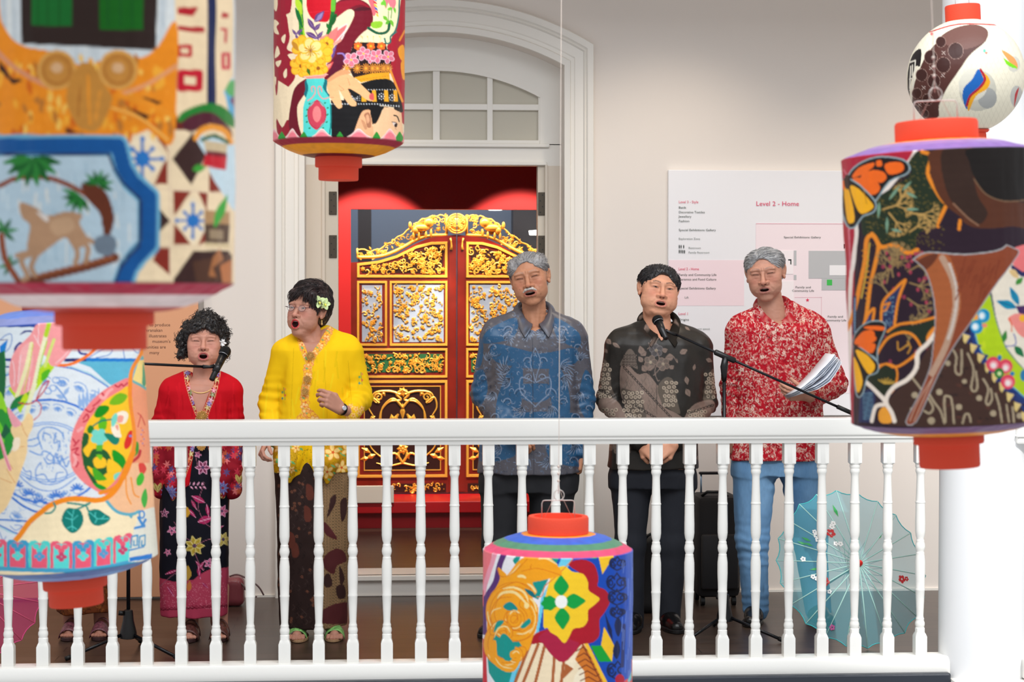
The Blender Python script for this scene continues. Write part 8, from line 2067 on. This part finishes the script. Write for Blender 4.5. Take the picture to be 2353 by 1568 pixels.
TEAL=gauze('teal_gauze',(86,170,184),.46);TR=mat('pale_teal_rib',(178,222,214),.5);TE=mat('turquoise_edge',(60,186,190),.5)
YP=.50;cP=pt(1957,1330,YP);RP_=188/ppm(1952,1330,YP);ax=np.array([.22,-.87,.40]);cP[2]=RP_*math.sqrt(1-(ax[2]/np.linalg.norm(ax))**2)+.006
wf,rf_,gf=mat('white_paint',(238,238,236),.5),mat('red_paint',(196,30,34),.5),mat('green_paint',(40,160,80),.5)
fl=[]
for(r,a,s,q,k)in((.49,.54,.022,rf_,1),(.55,.40,.014,wf,1),(.58,.32,.013,wf,1),(.60,.83,.014,wf,1),(.56,.9,.013,wf,1),(.64,.78,.012,wf,1),(.32,.56,.013,wf,1),(.36,.68,.012,wf,1),(.62,1.0,.022,gf,0),(.58,1.08,.02,gf,0),(.66,1.1,.02,gf,0),(.64,.14,.03,gf,0),(.68,1.39,.013,wf,1),(.49,1.95,.021,rf_,1),(.56,1.82,.013,wf,1),(.57,2.1,.013,wf,1),(.60,1.75,.012,wf,1),(.52,2.2,.011,wf,1),(.50,1.6,.02,gf,0),(.63,-1.88,.020,rf_,1),(.70,-1.84,.012,rf_,1),(.51,-.87,.012,gf,0),(.75,2.97,.019,wf,1),(.68,2.87,.022,gf,0),(.85,2.6,.014,mat('pink_paint',(190,90,150),.5),1)):
 fl.append((r,a,s,q,k))
parasol('turquoise gauze parasol with painted flowers lying open on the floor behind the railing',tuple(cP),RP_,ax,22,TEAL,TR,TE,flowers=fl,knob=mat('red_knob',(226,40,30),.35))
o=[o for o in COL.objects if o.get('label','').startswith('turquoise gauze')][0]
axn=ax/np.linalg.norm(ax);b=MB();tp=axn*.20*RP_
for k in range(5):a=2.2+k*.5;b.add([tp,tp+np.array([.030*math.cos(a),-.006,.045*math.sin(a)-.02]),tp+np.array([.030*math.cos(a+.5),-.01,.045*math.sin(a+.5)-.02])],[(0,1,2)])
b.build('ribbon',mat('blue_ribbon',(20,120,214),.5),o)
cQ=pt(-62,1398,.42);RQ=158/ppm(-62,1398,.42);ax2=np.array([.25,-.9,.30]);cQ[2]=max(cQ[2],RQ*math.sqrt(1-(ax2[2]/np.linalg.norm(ax2))**2)+.006)
parasol('pink gauze parasol at the far left behind the railing',tuple(cQ),RQ,ax2,20,gauze('pink_gauze',(206,60,120),.62),mat('pink_rib',(246,110,150),.5),mat('pink_edge',(240,80,150),.5),ang0=.1)
# ================================================================ LUGGAGE, BAG, SONG SHEETS
BL=mat('black_luggage_cloth',(30,28,30),.75,bump=(500,.08));SB=mat('steel_blue_tube',(150,176,200),.3,.7)
o=pt(1645,1400,1.72);root=thing('suitcase','black soft suitcase with raised handle behind the man in black','suitcase',(o[0],1.72,0))
q=lambda x,y,dy=0.0:pt(x,y,1.72+dy)-np.array([o[0],1.72,0])
a,c=q(1594,1372),q(1692,1135);b=MB();b.box((a[0],-.13,.045),(c[0],.13,c[2]),.03);b.build('shell',BL,root,auto=30)
b=MB();b.box((a[0]+.015,-.155,.09),(c[0]-.015,-.128,c[2]*.66),.012);b.build('front_pocket',mat('black_pocket_cloth',(36,34,36),.6),root,auto=30)
b=MB();b.tube([q(1612,1140,-.10),q(1625,1131,-.11),q(1660,1131,-.11),q(1672,1140,-.10)],.008,8);b.build('top_grip',BLACKP,root,smooth=True)
for x in(1611,1667):b=MB();b.tube([q(x,1140,.06),q(x,1088,.06)],.005,8);b.build('telescopic_tube',SB,root,smooth=True)
b=MB();A_,C_=q(1606,1091,.06),q(1672,1084,.06);b.box((A_[0],.045,A_[2]),(C_[0],.075,C_[2]),.006);b.build('handle',BLACKP,root)
for sx in(a[0]+.03,c[0]-.03):
 for sy in(-.09,.09):b=MB();b.lathe([(.008,-.012),(.024,-.010),(.024,.010),(.008,.012)],(0,0,0),14);V=b.V[-1];V[:]=np.stack([V[:,2]+sx,V[:,0]+sy,V[:,1]+.0245],1);b.build('wheel',BK,root)
o=pt(1500,1400,1.5);root=thing('holdall','black bag on the floor behind the legs of the man in black','bag',(o[0],1.5,0));ztp=pt(1500,1232,1.5)[2]
m=Model();m.u(BX((0,0,ztp/2),(.095,.12,ztp/2),.05),0);m.disp=folds(.006,5);V,F=m.mesh(.008);mesh_np('bag_body',lapsmooth(V,F,1),F,BL,root,True)
b=MB();b.tube(spline([(-.06,-.10,ztp*.85),(-.05,-.12,ztp*1.02),(0,-.11,ztp*1.08),(.05,-.12,ztp*1.02),(.06,-.10,ztp*.85)],5,False),.007,6);b.build('strap',BLACKP,root,smooth=True)
o=pt(532,1380,1.80);root=thing('handbag','wine-coloured handbag with loose straps on the floor beside the woman in red','bag',(o[0],1.80,0));WN=mat('wine_leather',(150,70,80),.35,coat=.2)
ztp=pt(530,1322,1.8)[2];m=Model();m.u(BX((-.01,0,ztp*.48),(.075,.06,ztp*.48),.035),0);m.disp=folds(.006,15);V,F=m.mesh(.006);mesh_np('bag_body',lapsmooth(V,F,1),F,WN,root,True)
g_=lambda x,y,dy:pt(x,y,1.8+dy)-np.array([o[0],1.8,0])
ST=mat('grey_brown_strap',(120,96,96),.4)
for P in([g_(528,1325,0),g_(550,1322,-.02),g_(590,1345,-.03),g_(606,1368,-.02)],[g_(540,1330,-.03),g_(558,1345,-.05),g_(575,1368,-.05),g_(590,1372,-.04)],[g_(535,1326,.02),g_(556,1330,0),g_(560,1352,-.02),g_(580,1360,0)]):
 b=MB();s=spline(P,6,False);s[:,2]=np.maximum(s[:,2],.006);b.tube(s,.0045,6);b.build('strap',ST,root,smooth=True)
YH=PE.Y-.26
cn=[pt(1803,903,YH-.03),pt(1833,895,YH-.06),pt(1918,812,YH+.02),pt(1893,832,YH+.09)]
root=thing('song_sheets','stack of white song sheets in the hand of the man in red batik','paper',tuple(cn[0]))
A3,B3,C3,D3=[np.array(p)for p in(pt(1803,910,YH-.01),pt(1835,898,YH-.13),pt(1920,815,YH-.06),pt(1897,812,YH+.06))]
nrm=np.cross(B3-A3,D3-A3);nrm/=np.linalg.norm(nrm);nrm*=-1 if nrm[2]>0 else 1
PM=mat('white_paper',(232,236,244),.7);PG=mat('grey_paper',(196,204,216),.7)
for k in range(7):
 s=k*.0028;b=MB();rg=[]
 for t in np.linspace(0,1,8):
  sag=.010*math.sin(PI*t)*(1+k*.5)+(.012*k*max(0,t-.35)**1.5);fl_=RD.uniform(-.002,.002)
  p,r_=A3*(1-t)+D3*t+nrm*(s+sag),B3*(1-t)+C3*t+nrm*(s+sag*.8+fl_)
  if k>3:r_=r_+nrm*.02*k/6*math.sin(PI*t)
  rg.append(np.array([p,(p+r_)/2+nrm*.003,r_]))
 b.ring_loft(rg,False,False);ob=b.build('sheet',PM if k%2==0 else PG,root,smooth=True);ob.location=-np.array(root.location)*0
 for v in ob.data.vertices:v.co-=root.location
 md=ob.modifiers.new('t','SOLIDIFY');md.thickness=.0012
